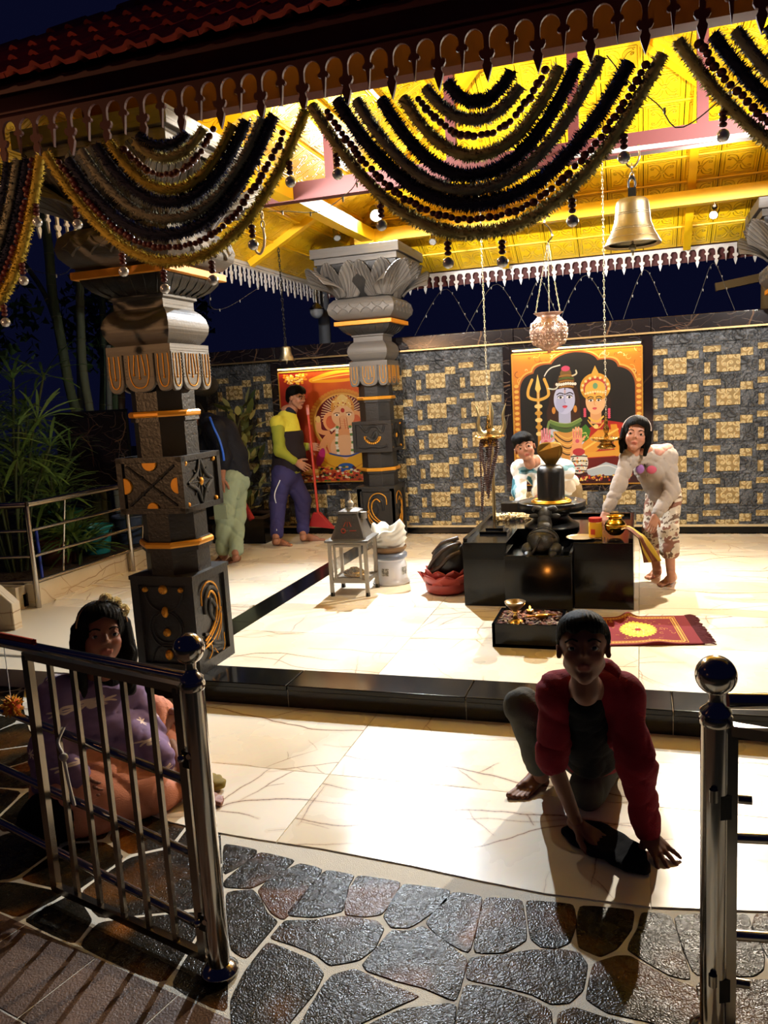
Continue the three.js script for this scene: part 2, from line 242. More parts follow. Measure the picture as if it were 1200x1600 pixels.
// slate path
const path = struct('path', slab([[3.4, -1.0], [3.4, -3.2], [-1, -3.0], [-3.2, -3.75], [-4.5, -5.3], [-6.4, -5.3], [-6.4, -1.0]], DOWN - 0.0045, 0.06), std(0xd6cebc, 0.6, 0, { bumpMap: rep(fineTex, 8), bumpScale: 0.002 }));
{
  const chaikin = (p, n = 2) => { for (let k = 0; k < n; k++) { const o = []; p.forEach((a, i) => { const b = p[(i + 1) % p.length]; const k0 = k ? 0.22 : 0.1; o.push([lerp(a[0], b[0], k0), lerp(a[1], b[1], k0)], [lerp(a[0], b[0], 1 - k0), lerp(a[1], b[1], 1 - k0)]); }); p = o; } return p; };
  const shrink = (p, d) => { const c = p.reduce((s, q) => [s[0] + q[0] / p.length, s[1] + q[1] / p.length], [0, 0]); return p.map(q => { const l = Math.hypot(q[0] - c[0], q[1] - c[1]); const k = Math.max(0.3, (l - d) / l); return [c[0] + (q[0] - c[0]) * k, c[1] + (q[1] - c[1]) * k]; }); };
  let n = 0;
  const stone = (poly, y = DOWN - 0.002, mats = M.slate, name = 'slate_stone') => { if (poly.length < 3 || Math.abs(polyArea(poly)) < 0.003) return; const g = uvM(slab(poly, y, 0.02, 0.003), 1, [R0() * 5, R0() * 5]); part(name, g, mats[(n++ * 7 + (R0() * 4 | 0)) % mats.length], path); };
  // the stones nearest the camera, outlines measured on the ground
  const F = [
    [[350, 1317], [400, 1327], [396, 1338], [350, 1366]], [[405, 1330], [460, 1343], [440, 1361], [393, 1386], [352, 1384], [352, 1374]],
    [[467, 1348], [505, 1357], [444, 1436], [424, 1424], [404, 1390], [420, 1374]], [[508, 1358], [553, 1367], [542, 1385], [535, 1422], [490, 1431], [446, 1428]],
    [[559, 1367], [625, 1377], [615, 1400], [595, 1427], [570, 1430], [541, 1427], [541, 1412], [547, 1388]], [[630, 1380], [703, 1390], [694, 1410], [650, 1441], [638, 1447], [612, 1447], [601, 1430], [612, 1408]],
    [[706, 1393], [754, 1399], [733, 1489], [690, 1464], [666, 1440]], [[353, 1393], [395, 1389], [407, 1405], [415, 1425], [433, 1438], [385, 1496], [361, 1481]],
    [[446, 1437], [492, 1437], [535, 1431], [588, 1438], [598, 1450], [584, 1480], [560, 1498], [515, 1506], [495, 1489], [460, 1475], [423, 1464]], [[418, 1471], [455, 1486], [489, 1501], [504, 1521], [489, 1550], [450, 1597], [430, 1640], [366, 1640], [362, 1560], [385, 1515]],
    [[612, 1453], [640, 1455], [660, 1446], [700, 1475], [729, 1498], [711, 1563], [660, 1540], [620, 1530], [575, 1515], [568, 1505], [590, 1480]], [[555, 1513], [590, 1531], [655, 1555], [618, 1571], [560, 1597], [520, 1640], [445, 1640], [505, 1541], [520, 1523]],
    [[625, 1577], [700, 1567], [711, 1571], [700, 1640], [540, 1640], [575, 1600]], [[757, 1401], [815, 1405], [819, 1440], [821, 1467], [790, 1486], [740, 1487]],
    [[823, 1406], [895, 1412], [899, 1440], [889, 1470], [870, 1479], [845, 1477], [831, 1465], [826, 1430]], [[906, 1414], [990, 1421], [985, 1450], [962, 1480], [938, 1492], [906, 1478], [903, 1450]],
    [[735, 1495], [790, 1491], [830, 1484], [880, 1483], [904, 1488], [916, 1506], [909, 1545], [888, 1564], [860, 1566], [830, 1550], [790, 1540], [730, 1529]], [[727, 1536], [790, 1548], [830, 1561], [859, 1577], [862, 1640], [704, 1640]],
    [[1003, 1425], [1047, 1428], [1079, 1529], [1045, 1521], [1010, 1500], [983, 1482], [986, 1472], [998, 1450]], [[930, 1504], [965, 1493], [985, 1493], [1040, 1526], [1084, 1541], [1097, 1590], [1108, 1640], [1060, 1610], [1010, 1592], [950, 1580], [918, 1560], [923, 1530]],
    [[868, 1640], [875, 1581], [900, 1573], [950, 1591], [1010, 1604], [1055, 1625], [1060, 1640]], [[1052, 1428], [1168, 1428], [1174, 1450], [1192, 1490], [1191, 1512], [1178, 1522], [1085, 1523]],
    [[1182, 1427], [1260, 1428], [1280, 1500], [1205, 1500], [1188, 1470], [1178, 1445]], [[1087, 1532], [1200, 1531], [1290, 1530], [1320, 1640], [1114, 1640]],
  ];
  for (const p of F) stone(shrink(chaikin(p.map(q => { const w = atY(q[0], q[1], DOWN); return [w.x, w.z]; }), 2), -0.004));
  // the rest of the path: irregular stones from jittered cells
  const a = atY(346, 1311, DOWN), b = atY(362, 1640, DOWN), nx = b.z - a.z, nz = -(b.x - a.x), side = p => ((p[0] - a.x) * nx + (p[1] - a.z) * nz);
  const sgn = Math.sign(side([-3, -2]));
  const RR = rng(21), S = 0.33, pts = [];
  for (let i = -20; i < 12; i++) for (let j = -17; j < 0; j++) pts.push([(i + 0.5 + (RR() - 0.5) * 0.8) * S + (j % 2) * S * 0.5, (j + 0.5 + (RR() - 0.5) * 0.75) * S]);
  const inArc = p => p[1] < -2.3 && (() => { for (let k = 0; k < ARC.length - 1; k++) { const q = ARC[k], r = ARC[k + 1]; if (p[0] <= q[0] && p[0] >= r[0]) { const t = (p[0] - q[0]) / (r[0] - q[0]); return p[1] < lerp(q[1], r[1], t) - 0.25; } } return p[0] > -4.6 && p[1] < -3.7 - 1.45 * (-3.55 - p[0]) - 0.2; })();
  const brownLine = [atY(0, 1424, DOWN), atY(335, 1578, DOWN)];
  const bl = p => (p[0] - brownLine[0].x) * (brownLine[1].z - brownLine[0].z) - (p[1] - brownLine[0].z) * (brownLine[1].x - brownLine[0].x), bs = Math.sign(bl([0, 0]));
  for (const c of pts) {
    if (c[0] < -6.2 || c[0] > 3.2 || c[1] < -5.1 || c[1] > -1.1 || inArc(c)) continue;
    const front = c[0] > a.x;
    let poly = [[c[0] - 1, c[1] - 1], [c[0] + 1, c[1] - 1], [c[0] + 1, c[1] + 1], [c[0] - 1, c[1] + 1]];
    for (const q of pts) { if (q === c) continue; const dx = q[0] - c[0], dz = q[1] - c[1]; if (dx * dx + dz * dz > 1.2) continue; const mx = c[0] + dx / 2, mz = c[1] + dz / 2; const f = p => (p[0] - mx) * dx + (p[1] - mz) * dz; poly = clipHalf(poly, p => f(p) <= 0, (u, v) => { const t = f(u) / (f(u) - f(v)); return [lerp(u[0], v[0], t), lerp(u[1], v[1], t)]; }); if (poly.length < 3) break; }
    if (poly.length < 3) continue;
    poly = clipHalf(poly, p => side(p) * sgn >= 0, (u, v) => { const t = side(u) / (side(u) - side(v)); return [lerp(u[0], v[0], t), lerp(u[1], v[1], t)]; });
    poly = clipHalf(poly, p => bl(p) * bs <= 0, (u, v) => { const t = bl(u) / (bl(u) - bl(v)); return [lerp(u[0], v[0], t), lerp(u[1], v[1], t)]; });
    if (poly.length < 3 || Math.abs(polyArea(poly)) < 0.012) continue;
    stone(chaikin(shrink(poly, 0.009), 2), DOWN - 0.004);
  }
  // brown stone pavers at the foot of the path
  const d = brownLine[1].clone().sub(brownLine[0]).normalize(), q = V(-d.z, 0, d.x); if (q.z < 0) q.negate();
  for (let r = 0; r < 6; r++) for (let k = -8; k < 9; k++) {
    const u0 = k * 0.34 + (r % 2) * 0.17 - 0.2, P = (u, v) => { const w = brownLine[0].clone().addScaledVector(d, u).addScaledVector(q, v); return [w.x, w.z]; };
        let poly = [P(u0, r * 0.27 + 0.004), P(u0 + 0.334, r * 0.27 + 0.004), P(u0 + 0.334, r * 0.27 + 0.266), P(u0, r * 0.27 + 0.266)];
    poly = clipHalf(poly, p => side(p) * sgn >= 0, (u, v) => { const t = side(u) / (side(u) - side(v)); return [lerp(u[0], v[0], t), lerp(u[1], v[1], t)]; });
    stone(poly, DOWN - 0.003, M.brownStone, 'brown_paver');
  }
}

// ---------------------------------------------------------------- back wall
const WZ = -8.16;
{
  const wall = struct('wall_back', [box(7.75, 2.05, 0.22, -1.175, 1.02, WZ - 0.125)], std(0x2a2826, 0.8));
  const TW = 0.467, TH = 0.3105, x0 = -2.124 - 0.56 * TW, yTop = 1.683 + 0.42 * TH;
  const greys = [[0, 0.31, 0, 0.24, 0.006], [0.64, 1, 0.1, 0.42, 0.011], [0, 0.33, 0.48, 1, 0.013], [0.31, 0.56, 0.31, 0.6, 0.004], [0.44, 0.56, 0.6, 0.93, 0.008], [0.23, 0.31, 0.24, 0.48, 0.003], [0.31, 0.64, 0, 0.13, 0.009], [0.64, 1, 0, 0.1, 0.004], [0.33, 1, 0.93, 1, 0.005], [0.33, 0.44, 0.6, 0.61, 0.004], [0.56, 1, 0.4, 0.42, 0.006], [0.56, 0.64, 0.31, 0.4, 0.006]];
  const creams = [[0, 0.23, 0.24, 0.48, 0.012], [0.31, 0.64, 0.13, 0.31, 0.013], [0.33, 0.44, 0.61, 0.95, 0.011], [0.56, 1, 0.42, 0.92, 0.016]];
  const blk = ([a, b, c, d, h]) => rbox((b - a) * TW - 0.0012, (d - c) * TH - 0.0012, 0.012 + h, 0.002, (a + b) / 2 * TW, -(c + d) / 2 * TH, (0.012 + h) / 2, 1);
  const gG = [0, 1, 2].map(k => uvM(norm(greys.map(blk)), 1, [k * 0.37, k * 0.61])), gC = [0, 1].map(k => uvM(norm(creams.map(blk)), 1, [k * 0.13, 0]));
  let n = 0;
  for (let i = -8; i < 12; i++) for (let j = 0; j < 6; j++) {
    const x = x0 + i * TW, y = yTop - j * TH; if (x < -5.05 || x > 2.24) continue;
    const cx = x + TW / 2, cy = y - TH / 2;
    if (cx > -1.15 && cx < -0.05 && cy > 0.62 || cx > -3.6 && cx < -2.95 && cy > 0.75) continue;      // behind the pictures
    const t = part('wall_tile', gG[n % 3], M.wallGrey, wall); t.position.set(x, y, WZ - 0.016);
    part('carved_relief', gC[n++ % 2], M.carved, t, 'cream carved scrollwork');
  }
  // top course above the first full row
  part('wall_strip', uvM(box(7.75, 0.13, 0.02, -1.175, 1.87, WZ - 0.01)), M.wallGrey, wall);
  for (let x = -5.1; x < 2; x += 1.3) part('cap_slab', uvM(rbox(1.296, 0.135, 0.30, 0.008, x + 0.65, 2.003, WZ - 0.1)), M.darkMarble, wall, 'dark veined marble coping');
  part('gold_trim', box(7.75, 0.016, 0.014, -1.175, 1.928, WZ + 0.052), std(0xb89a6a, 0.35, 0.8), wall);
  part('skirting', uvM(box(7.75, 0.065, 0.03, -1.175, 0.033, WZ + 0.01)), M.granite, wall);
  part('skirting_trim', box(7.75, 0.02, 0.034, -1.175, 0.075, WZ + 0.01), std(0xd8c49a, 0.4, 0.3), wall);
  // marble surrounds of the two pictures
  for (const [xa, xb, ya, yb] of [[-1.3, 0.1, 0.44, 1.92], [-3.87, -2.72, 0.5, 1.92]]) {
    const z = WZ + 0.008;
    part('picture_surround', uvM([box(0.09, yb - ya, 0.03, xa + 0.03, (ya + yb) / 2, z), box(0.09, yb - ya, 0.03, xb - 0.03, (ya + yb) / 2, z), box(xb - xa, 0.1, 0.028, (xa + xb) / 2, yb - 0.05, z), box(xb - xa - 0.12, yb - ya, 0.01, (xa + xb) / 2, (ya + yb) / 2, z - 0.012), box(xb - xa - 0.16, 0.05, 0.03, (xa + xb) / 2, ya + 0.02, z)]), M.darkMarble, wall, 'dark veined marble surround');
  }
}

// ---------------------------------------------------------------- pavilion
const PC = { x: -0.59, z: -5.92 }, PXL = -2.56, PXR = 1.38, PZF = -3.95, PZB = -7.9, EV = 2.9, EH = 2.79, SL = 0.52;
const ceilH = (x, z) => EH + SL * (EV - Math.max(Math.abs(x - PC.x), Math.abs(z - PC.z)));
function octRing(r0, r1, y0, y1) { const k = 1.06, g = new THREE.CylinderGeometry(r1 * k, r0 * k, y1 - y0, 8, 1).rotateY(Math.PI / 8).translate(0, (y0 + y1) / 2, 0).toNonIndexed(); g.computeVertexNormals(); return g; }
// a square moulding: profile (half width, height) carried round four sides
function sqLathe(prof) { return norm(new THREE.LatheGeometry(prof.map(p => new THREE.Vector2(p[0] * Math.SQRT2, p[1])), 4).rotateY(Math.PI / 4).toNonIndexed().deleteAttribute('normal')); }
function sqLatheFlat(prof) { const g = sqLathe(prof); return toCreasedNormals(g, 0.7); }
const onFace = (gs, k, d) => norm(gs).clone().translate(0, 0, d).rotateY(k * Math.PI / 2);
const lotusBump = canvasTex(256, 256, (c, w, h) => { c.fillStyle = '#fff'; c.fillRect(0, 0, w, h); c.strokeStyle = '#000'; c.lineWidth = 7; for (let i = 0; i <= 9; i++) { const x = i / 9 * w; c.beginPath(); c.moveTo(w / 2 + (x - w / 2) * 0.5, h); c.quadraticCurveTo(x, h * 0.5, w / 2 + (x - w / 2) * (i === 4 || i === 5 ? 0.9 : 0.8), 0); c.stroke(); } }, false);
M.lotus = std(0x6e6862, 0.5, 0.1, { bumpMap: lotusBump, bumpScale: 0.03 });
function lotusPetal(w, h, flare, base, cleft = true) {
  // petal sheet with a heart-shaped top, curling outwards; thickness from a second skin
  const NU = 14, NV = 12, pos = [], uv = [], idx = [];
  for (let s = 0; s < 2; s++) for (let j = 0; j <= NV; j++) for (let i = 0; i <= NU; i++) {
    const u = i / NU * 2 - 1, v = j / NV, top = h * (cleft ? 1 - 0.42 * Math.pow(1 - Math.abs(u), 2.6) - 0.28 * Math.pow(Math.abs(u), 4) : 1 - 0.5 * u * u);
    const ww = w * (0.55 + 0.45 * Math.sin(Math.min(1, v * 1.25) * Math.PI / 2)) * (1 - 0.12 * v * v);
    const out = base + flare * (0.25 * v + 0.75 * Math.pow(v, 2.3)) - 0.035 * u * u + (s ? -0.022 : 0);
    pos.push(u * ww, v * top, out); uv.push(u * 0.5 + 0.5, v);
  }
  const N = (NU + 1) * (NV + 1), q = (a, b, c, d) => idx.push(a, b, c, a, c, d);
  for (let s = 0; s < 2; s++) for (let j = 0; j < NV; j++) for (let i = 0; i < NU; i++) { const a = s * N + j * (NU + 1) + i; s ? q(a, a + NU + 1, a + NU + 2, a + 1) : q(a, a + 1, a + NU + 2, a + NU + 1); }
  for (let i = 0; i < NU; i++) { const a = NV * (NU + 1) + i; q(a, a + 1, a + 1 + N, a + N); }
  for (let j = 0; j < NV; j++) { const a = j * (NU + 1), b = a + NU; q(a, a + NU + 1, a + NU + 1 + N, a + N); q(b + N, b + NU + 1 + N, b + NU + 1, b); }
  const g = new THREE.BufferGeometry(); g.setAttribute('position', new THREE.Float32BufferAttribute(pos, 3)); g.setAttribute('uv', new THREE.Float32BufferAttribute(uv, 2)); g.setIndex(idx); g.computeVertexNormals(); return norm(g);
}
const scrollGold = (mir, s = 1) => { const k = mir ? -1 : 1, t = (p, r) => tube(p.map(q => [q[0] * k * s, q[1] * s, 0.006]), r, 26, 6); return [
  t([[-0.11, 0.09], [-0.1, 0.17], [-0.03, 0.21], [0.05, 0.18], [0.09, 0.08], [0.06, -0.03], [-0.02, -0.1], [-0.1, -0.14]], 0.006),
  t([[-0.04, 0.12], [0.0, 0.15], [0.045, 0.11], [0.05, 0.02], [0.0, -0.06], [-0.1, -0.12]], 0.007), t([[0.1, 0.03], [0.08, -0.05], [0.02, -0.12], [-0.08, -0.16]], 0.005), t([[0.1, -0.01], [0.08, -0.09], [0.03, -0.15]], 0.004),
  t([[-0.11, -0.16], [-0.05, -0.15], [-0.04, -0.2], [-0.08, -0.235]], 0.005), t([[-0.01, -0.19], [0.04, -0.24], [0.1, -0.22], [0.11, -0.13]], 0.004)]; };
const scrollDark = mir => { const k = mir ? -1 : 1, t = (p, r) => tube(p.map(q => [q[0] * k, q[1], 0]), r, 26, 6); return [t([[-0.11, 0.05], [-0.07, 0.14], [0, 0.17], [0.06, 0.12], [0.07, 0.03]], 0.012), t([[-0.11, -0.02], [-0.05, 0.05], [0, 0.1], [0.02, 0.04], [-0.04, -0.05]], 0.011), t([[-0.1, -0.19], [0.0, -0.16], [0.05, -0.1], [0.1, -0.08]], 0.012), t([[-0.08, -0.22], [0.02, -0.2], [0.07, -0.16]], 0.01)]; };
const halfDisc = (r, d) => { const s = new THREE.Shape(); s.absarc(0, 0, r, 0, Math.PI, false); s.closePath(); return extr(s, d, 0.003, 12); };
function makePillar(front) {
  const p = thing('temple_pillar', '', 'pillar'), H = 0.2;
  // lower box
  const lo = part('pedestal', uvM([box(0.4, 0.03, 0.4, 0, 0.015, 0), box(0.36, 0.54, 0.36, 0, 0.285, 0), box(0.41, 0.022, 0.41, 0, 0.559, 0), ...[0, 1, 2, 3].flatMap(k => [onFace(box(0.05, 0.53, 0.03, -0.175, 0.29, 0), k, 0.185), onFace(box(0.05, 0.53, 0.03, 0.175, 0.29, 0), k, 0.185), onFace(box(0.4, 0.04, 0.03, 0, 0.54, 0), k, 0.185), onFace(box(0.4, 0.04, 0.03, 0, 0.04, 0), k, 0.185)])]), M.charcoal, p, 'square charcoal pedestal with carved recessed faces');
  const dk = [], gd = [];
  for (let k = 0; k < 4; k++) {
    const studs = front && k === 0;
    if (studs) {
      dk.push(onFace([tube([[-0.13, 0.5, 0], [-0.09, 0.4, 0], [0, 0.36, 0], [0.09, 0.4, 0], [0.13, 0.5, 0]], 0.006, 20, 6), tor(0.09, 0.006).translate(0, 0.27, 0), tor(0.11, 0.005).translate(0, 0.26, 0), tube([[-0.12, 0.06, 0], [-0.08, 0.14, 0], [0, 0.17, 0], [0.08, 0.14, 0], [0.12, 0.06, 0]], 0.006, 20, 6), box(0.3, 0.012, 0.01, 0, 0.5, 0)], k, 0.183));
      for (const [x, y, sx, sy] of [[-0.115, 0.49, 0.016, 0.016], [0, 0.49, 0.03, 0.027], [0.115, 0.49, 0.016, 0.016], [0, 0.36, 0.021, 0.032], [0, 0.24, 0.024, 0.024], [0, 0.11, 0.024, 0.03]]) gd.push(onFace([ell(sx, sy, 0.018, x, y, 0, 12)], k, 0.186), onFace([tor(sx * 0.55, 0.003, 12, 5).translate(x, y, 0.016)], k, 0.186));
    } else { dk.push(onFace(scrollDark(k % 2).map(g => g.translate(0, 0.29, 0)), k, 0.184)); gd.push(onFace(scrollGold(!front && k === 0).map(g => g.translate(0, 0.29, 0)), k, 0.184)); }
  }
  part('carving', dk, M.charcoal, lo); part('gold_ornament', gd, M.goldPaint, lo, 'gold painted ornament');
  part('octagonal_shaft', uvM([octRing(0.172, 0.172, 0.56, 0.93), octRing(0.188, 0.188, 0.7, 0.735), octRing(0.172, 0.185, 0.745, 0.762)]), M.charcoal, p);
  part('gold_band', [octRing(0.196, 0.2, 0.725, 0.735), octRing(0.2, 0.2, 0.735, 0.748), octRing(0.2, 0.192, 0.748, 0.758)], M.goldPaint, p, 'gold octagonal band');
  // middle box
  const mb = part('middle_block', uvM([box(0.38, 0.3, 0.38, 0, 1.078, 0), ...[0, 1, 2, 3].flatMap(k => [onFace(box(0.035, 0.31, 0.03, -0.19, 1.078, 0), k, 0.193), onFace(box(0.035, 0.31, 0.03, 0.19, 1.078, 0), k, 0.193), onFace(box(0.41, 0.03, 0.03, 0, 1.22, 0), k, 0.193), onFace(box(0.41, 0.03, 0.03, 0, 0.938, 0), k, 0.193)])]), M.charcoal, p, 'square carved block on the shaft');
  const d2 = [], g2 = [];
  for (let k = 0; k < 4; k++) {
    if (k === 0 && front) {
      for (const s of [-1, 1]) d2.push(onFace([bar(V(-0.15, 1.078 - s * 0.11, 0), V(0.15, 1.078 + s * 0.11, 0), 0.011, 0.011)], k, 0.194));
      for (const [x, y] of [[-0.06, 0.045], [0.06, 0.045], [-0.06, -0.045], [0.06, -0.045]]) d2.push(onFace([sph(0.013, x, 1.078 + y, 0, 8)], k, 0.194));
      for (const [x, y, a, r] of [[0, 1.205, Math.PI, 0.042], [0, 0.95, 0, 0.033], [-0.17, 1.078, -Math.PI / 2, 0.042], [0.17, 1.078, Math.PI / 2, 0.042]]) g2.push(onFace([halfDisc(r, 0.012).rotateZ(a).translate(x, y, 0)], k, 0.19));
    } else if (k === 0) {
      d2.push(onFace([tube([[-0.13, 0.12, 0], [-0.06, 0.05, 0], [-0.02, 0.1, 0], [0.05, 0.1, 0], [0.1, 0.04, 0], [0.13, 0.11, 0]].map(q => [q[0], 1.078 + q[1], 0]), 0.013, 30, 6), tube([[0.0, 0.0, 0], [0.04, 0.05, 0], [0.05, 0.0, 0], [0.0, -0.04, 0], [-0.06, 0, 0]].map(q => [q[0], 1.078 + q[1], 0.004]), 0.018, 24, 6), tube([[-0.15, -0.1, 0], [-0.08, -0.11, 0], [0, -0.1, 0], [0.08, -0.11, 0], [0.15, -0.09, 0]].map(q => [q[0], 1.078 + q[1], 0]), 0.012, 24, 6)], k, 0.19));
      const arc = []; for (let i = 0; i < 12; i++) { const a = Math.PI + 0.1 + i / 11 * (Math.PI - 0.3); arc.push(sph(0.011, Math.cos(a) * 0.085, 1.085 + Math.sin(a) * 0.075, 0.006, 7), sph(0.008, Math.cos(a) * 0.065, 1.085 + Math.sin(a) * 0.055, 0.006, 6)); } g2.push(onFace(arc, k, 0.19));
    } else {
      const L = [[0, 0.13], [0.13, 0], [0, -0.13], [-0.13, 0]]; for (let i = 0; i < 4; i++) { const a = L[i], b = L[(i + 1) % 4]; d2.push(onFace([tube([[a[0], 1.078 + a[1], 0], [(a[0] + b[0]) * 0.36, 1.078 + (a[1] + b[1]) * 0.36, 0.006], [b[0], 1.078 + b[1], 0]], 0.01, 14, 6)], k, 0.192)); }
      for (let i = 0; i < 8; i++) { const a = i * Math.PI / 4; d2.push(onFace([bar(V(0, 1.078, 0), V(Math.cos(a) * 0.1, 1.078 + Math.sin(a) * 0.1, 0), 0.007, 0.007)], k, 0.193)); }
      g2.push(onFace([ell(0.02, 0.024, 0.014, 0, 1.078, 0, 10), ...[[-1, -1], [1, -1], [-1, 1], [1, 1]].map(q => ell(0.015, 0.015, 0.012, q[0] * 0.15, 1.078 + q[1] * 0.115, 0, 8))], k, 0.194));
    }
  }
  part('carving', d2, M.charcoal, mb); part('gold_ornament', g2, M.goldPaint, mb, 'gold studs and half discs');
  part('octagonal_shaft', uvM([octRing(0.165, 0.165, 1.22, 1.64), octRing(0.18, 0.178, 1.425, 1.452), octRing(0.165, 0.178, 1.468, 1.485)]), M.charcoal, p);
  part('gold_band', [octRing(0.186, 0.19, 1.45, 1.458), octRing(0.19, 0.19, 1.458, 1.472), octRing(0.19, 0.182, 1.472, 1.482)], M.goldPaint, p, 'gold octagonal band');
  // petal skirt
  const sk = part('skirt', uvM([sqLatheFlat([[0.15, 1.62], [0.19, 1.64], [0.19, 1.79], [0.2, 1.79], [0.2, 1.835], [0.15, 1.84]])]), M.greyPaint, p, 'grey skirt of hanging leaf tabs');
  for (let k = 0; k < 4; k++) for (const cx of [-0.152, 0, 0.152]) {
    const w = cx ? 0.046 : 0.088, s = new THREE.Shape(); s.moveTo(-w, 0.2); s.lineTo(-w, 0.06); s.quadraticCurveTo(-w, 0, cx ? -0.01 : 0, 0); s.quadraticCurveTo(w, 0, w, 0.06); s.lineTo(w, 0.2);
    const flap = part('leaf_tab', uvM(onFace([extr(s, 0.012, 0.004).translate(cx, 1.59, 0), ...[...Array(14)].map((_, i) => box(0.012, 0.004, 0.006, cx + (i % 2 ? 1 : -1) * (w - 0.003), 1.66 + (i >> 1) * 0.018, 0.017))], k, 0.185)), M.greyPaint, sk);
    const gw = w * 0.66, st = cx ? [0] : [-0.032, 0, 0.032];
    part('gold_outline', onFace([tube([[cx - gw, 1.785, 0], [cx - gw, 1.67, 0], [cx - gw * 0.6, 1.62, 0], [cx, 1.61, 0], [cx + gw * 0.6, 1.62, 0], [cx + gw, 1.67, 0], [cx + gw, 1.785, 0]], 0.004, 26, 5), ...st.flatMap((q, i) => [tube([[cx + q * 0.7, 1.785, 0], [cx + q, 1.72, 0], [cx + q * 1.1, 1.685 - (q ? 0 : 0.02), 0]], 0.004, 8, 5), sph(0.007, cx + q * 1.1, 1.68 - (q ? 0 : 0.02), 0, 7)])], k, 0.203), M.goldPaint, flap);
  }
  part('barrel_moulding', uvM(sqLatheFlat([[0.16, 1.835], [0.185, 1.86], [0.205, 1.9], [0.21, 1.94], [0.2, 1.98], [0.18, 2.01], [0.155, 2.03], [0.155, 2.075], [0.17, 2.085], [0.17, 2.1]])), M.greyPaint, p, 'plain rounded grey moulding');
  const cy = part('flared_moulding', uvM([sqLatheFlat([[0.15, 2.09], [0.18, 2.1], [0.23, 2.13], [0.262, 2.17], [0.268, 2.19]]), ...[0, 1, 2, 3].flatMap(k => [-0.2, -0.12, -0.04, 0.04, 0.12, 0.2].map(x => onFace(tube([[x * 0.72, 2.1, -0.08], [x * 0.86, 2.125, -0.042], [x, 2.165, -0.008], [x, 2.188, 0]], 0.004, 10, 5), k, 0.266)))]), M.charcoal, p);
  part('orange_slab', rbox(0.6, 0.04, 0.6, 0.004, 0, 2.21, 0), M.orange, cy, 'orange painted slab');
  const pad = part('cushion', uvM(sqLatheFlat([[0.22, 2.228], [0.29, 2.25], [0.335, 2.3], [0.345, 2.345], [0.33, 2.4], [0.29, 2.44], [0.22, 2.46]])), M.greyPaint, p, 'rounded grey cushion carved with leaf diamonds');
  const lf = []; for (let k = 0; k < 4; k++) for (let i = -2; i <= 2; i++) { const s = new THREE.Shape(), a = 0.055, b = 0.04; s.moveTo(-a, 0); s.quadraticCurveTo(-a * 0.3, b * 0.25, 0, b); s.quadraticCurveTo(a * 0.3, b * 0.25, a, 0); s.quadraticCurveTo(a * 0.3, -b * 0.25, 0, -b); s.quadraticCurveTo(-a * 0.3, -b * 0.25, -a, 0); lf.push(onFace(extr(s, 0.01, 0.006, 6).translate(i * 0.118, 2.345, 0), k, 0.336)); }
  part('carving', lf, M.greyPaint, pad);
  // lotus capital
  const lc = part('lotus_cup', uvM(sqLatheFlat([[0.2, 2.45], [0.24, 2.49], [0.33, 2.6], [0.4, 2.72], [0.4, 2.78]])), M.charcoal, p, 'lotus capital of broad grooved petals');  // cup coloured dark to paint in the shade between the petals
  const pet = lotusPetal(0.215, 0.4, 0.13, 0.0), cor = lotusPetal(0.17, 0.38, 0.2, 0, false);
  for (let k = 0; k < 4; k++) {
    const a = part('lotus_petal', pet.clone().rotateX(0.3).translate(-0.165, 2.455, 0.265).rotateY(k * Math.PI / 2), M.lotus, lc);
    part('lotus_petal', pet.clone().rotateX(0.3).translate(0.165, 2.455, 0.265).rotateY(k * Math.PI / 2), M.lotus, lc);
    part('corner_petal', cor.clone().rotateX(0.38).translate(0, 2.455, 0.36).rotateY(k * Math.PI / 2 + Math.PI / 4), M.lotus, lc);
  }
  part('abacus', uvM([rbox(0.84, 0.06, 0.84, 0.006, 0, 2.795, 0), rbox(0.9, 0.09, 0.9, 0.006, 0, 2.87, 0)]), M.greyPaint, p, 'square grey slab under the beams');
  part('beam_post', box(0.2, 0.1, 0.2, 0, 2.96, 0), M.yellow, p);
  return p;
}
{
  const A = makePillar(true); A.position.set(PXL, 0, PZF); A.userData.label = 'near carved charcoal and gold temple pillar beside the seated girl';
  const B = makePillar(false); B.position.set(PXL - 0.03, 0, PZB + 0.02); B.userData.label = 'far carved pillar between the elephant-headed deity poster and tiled wall';
  const C = B.clone(); C.name = numbered('temple_pillar'); scene.add(C); C.position.set(PXR, 0, PZB + 0.02); C.userData = { label: 'pillar at the right edge by the wall, only its capital in view', category: 'pillar' };
  const D = A.clone(); D.name = numbered('temple_pillar'); scene.add(D); D.position.set(PXR, 0, PZF); D.userData = { label: 'front right pillar just outside the right edge of the view', category: 'pillar' };
}
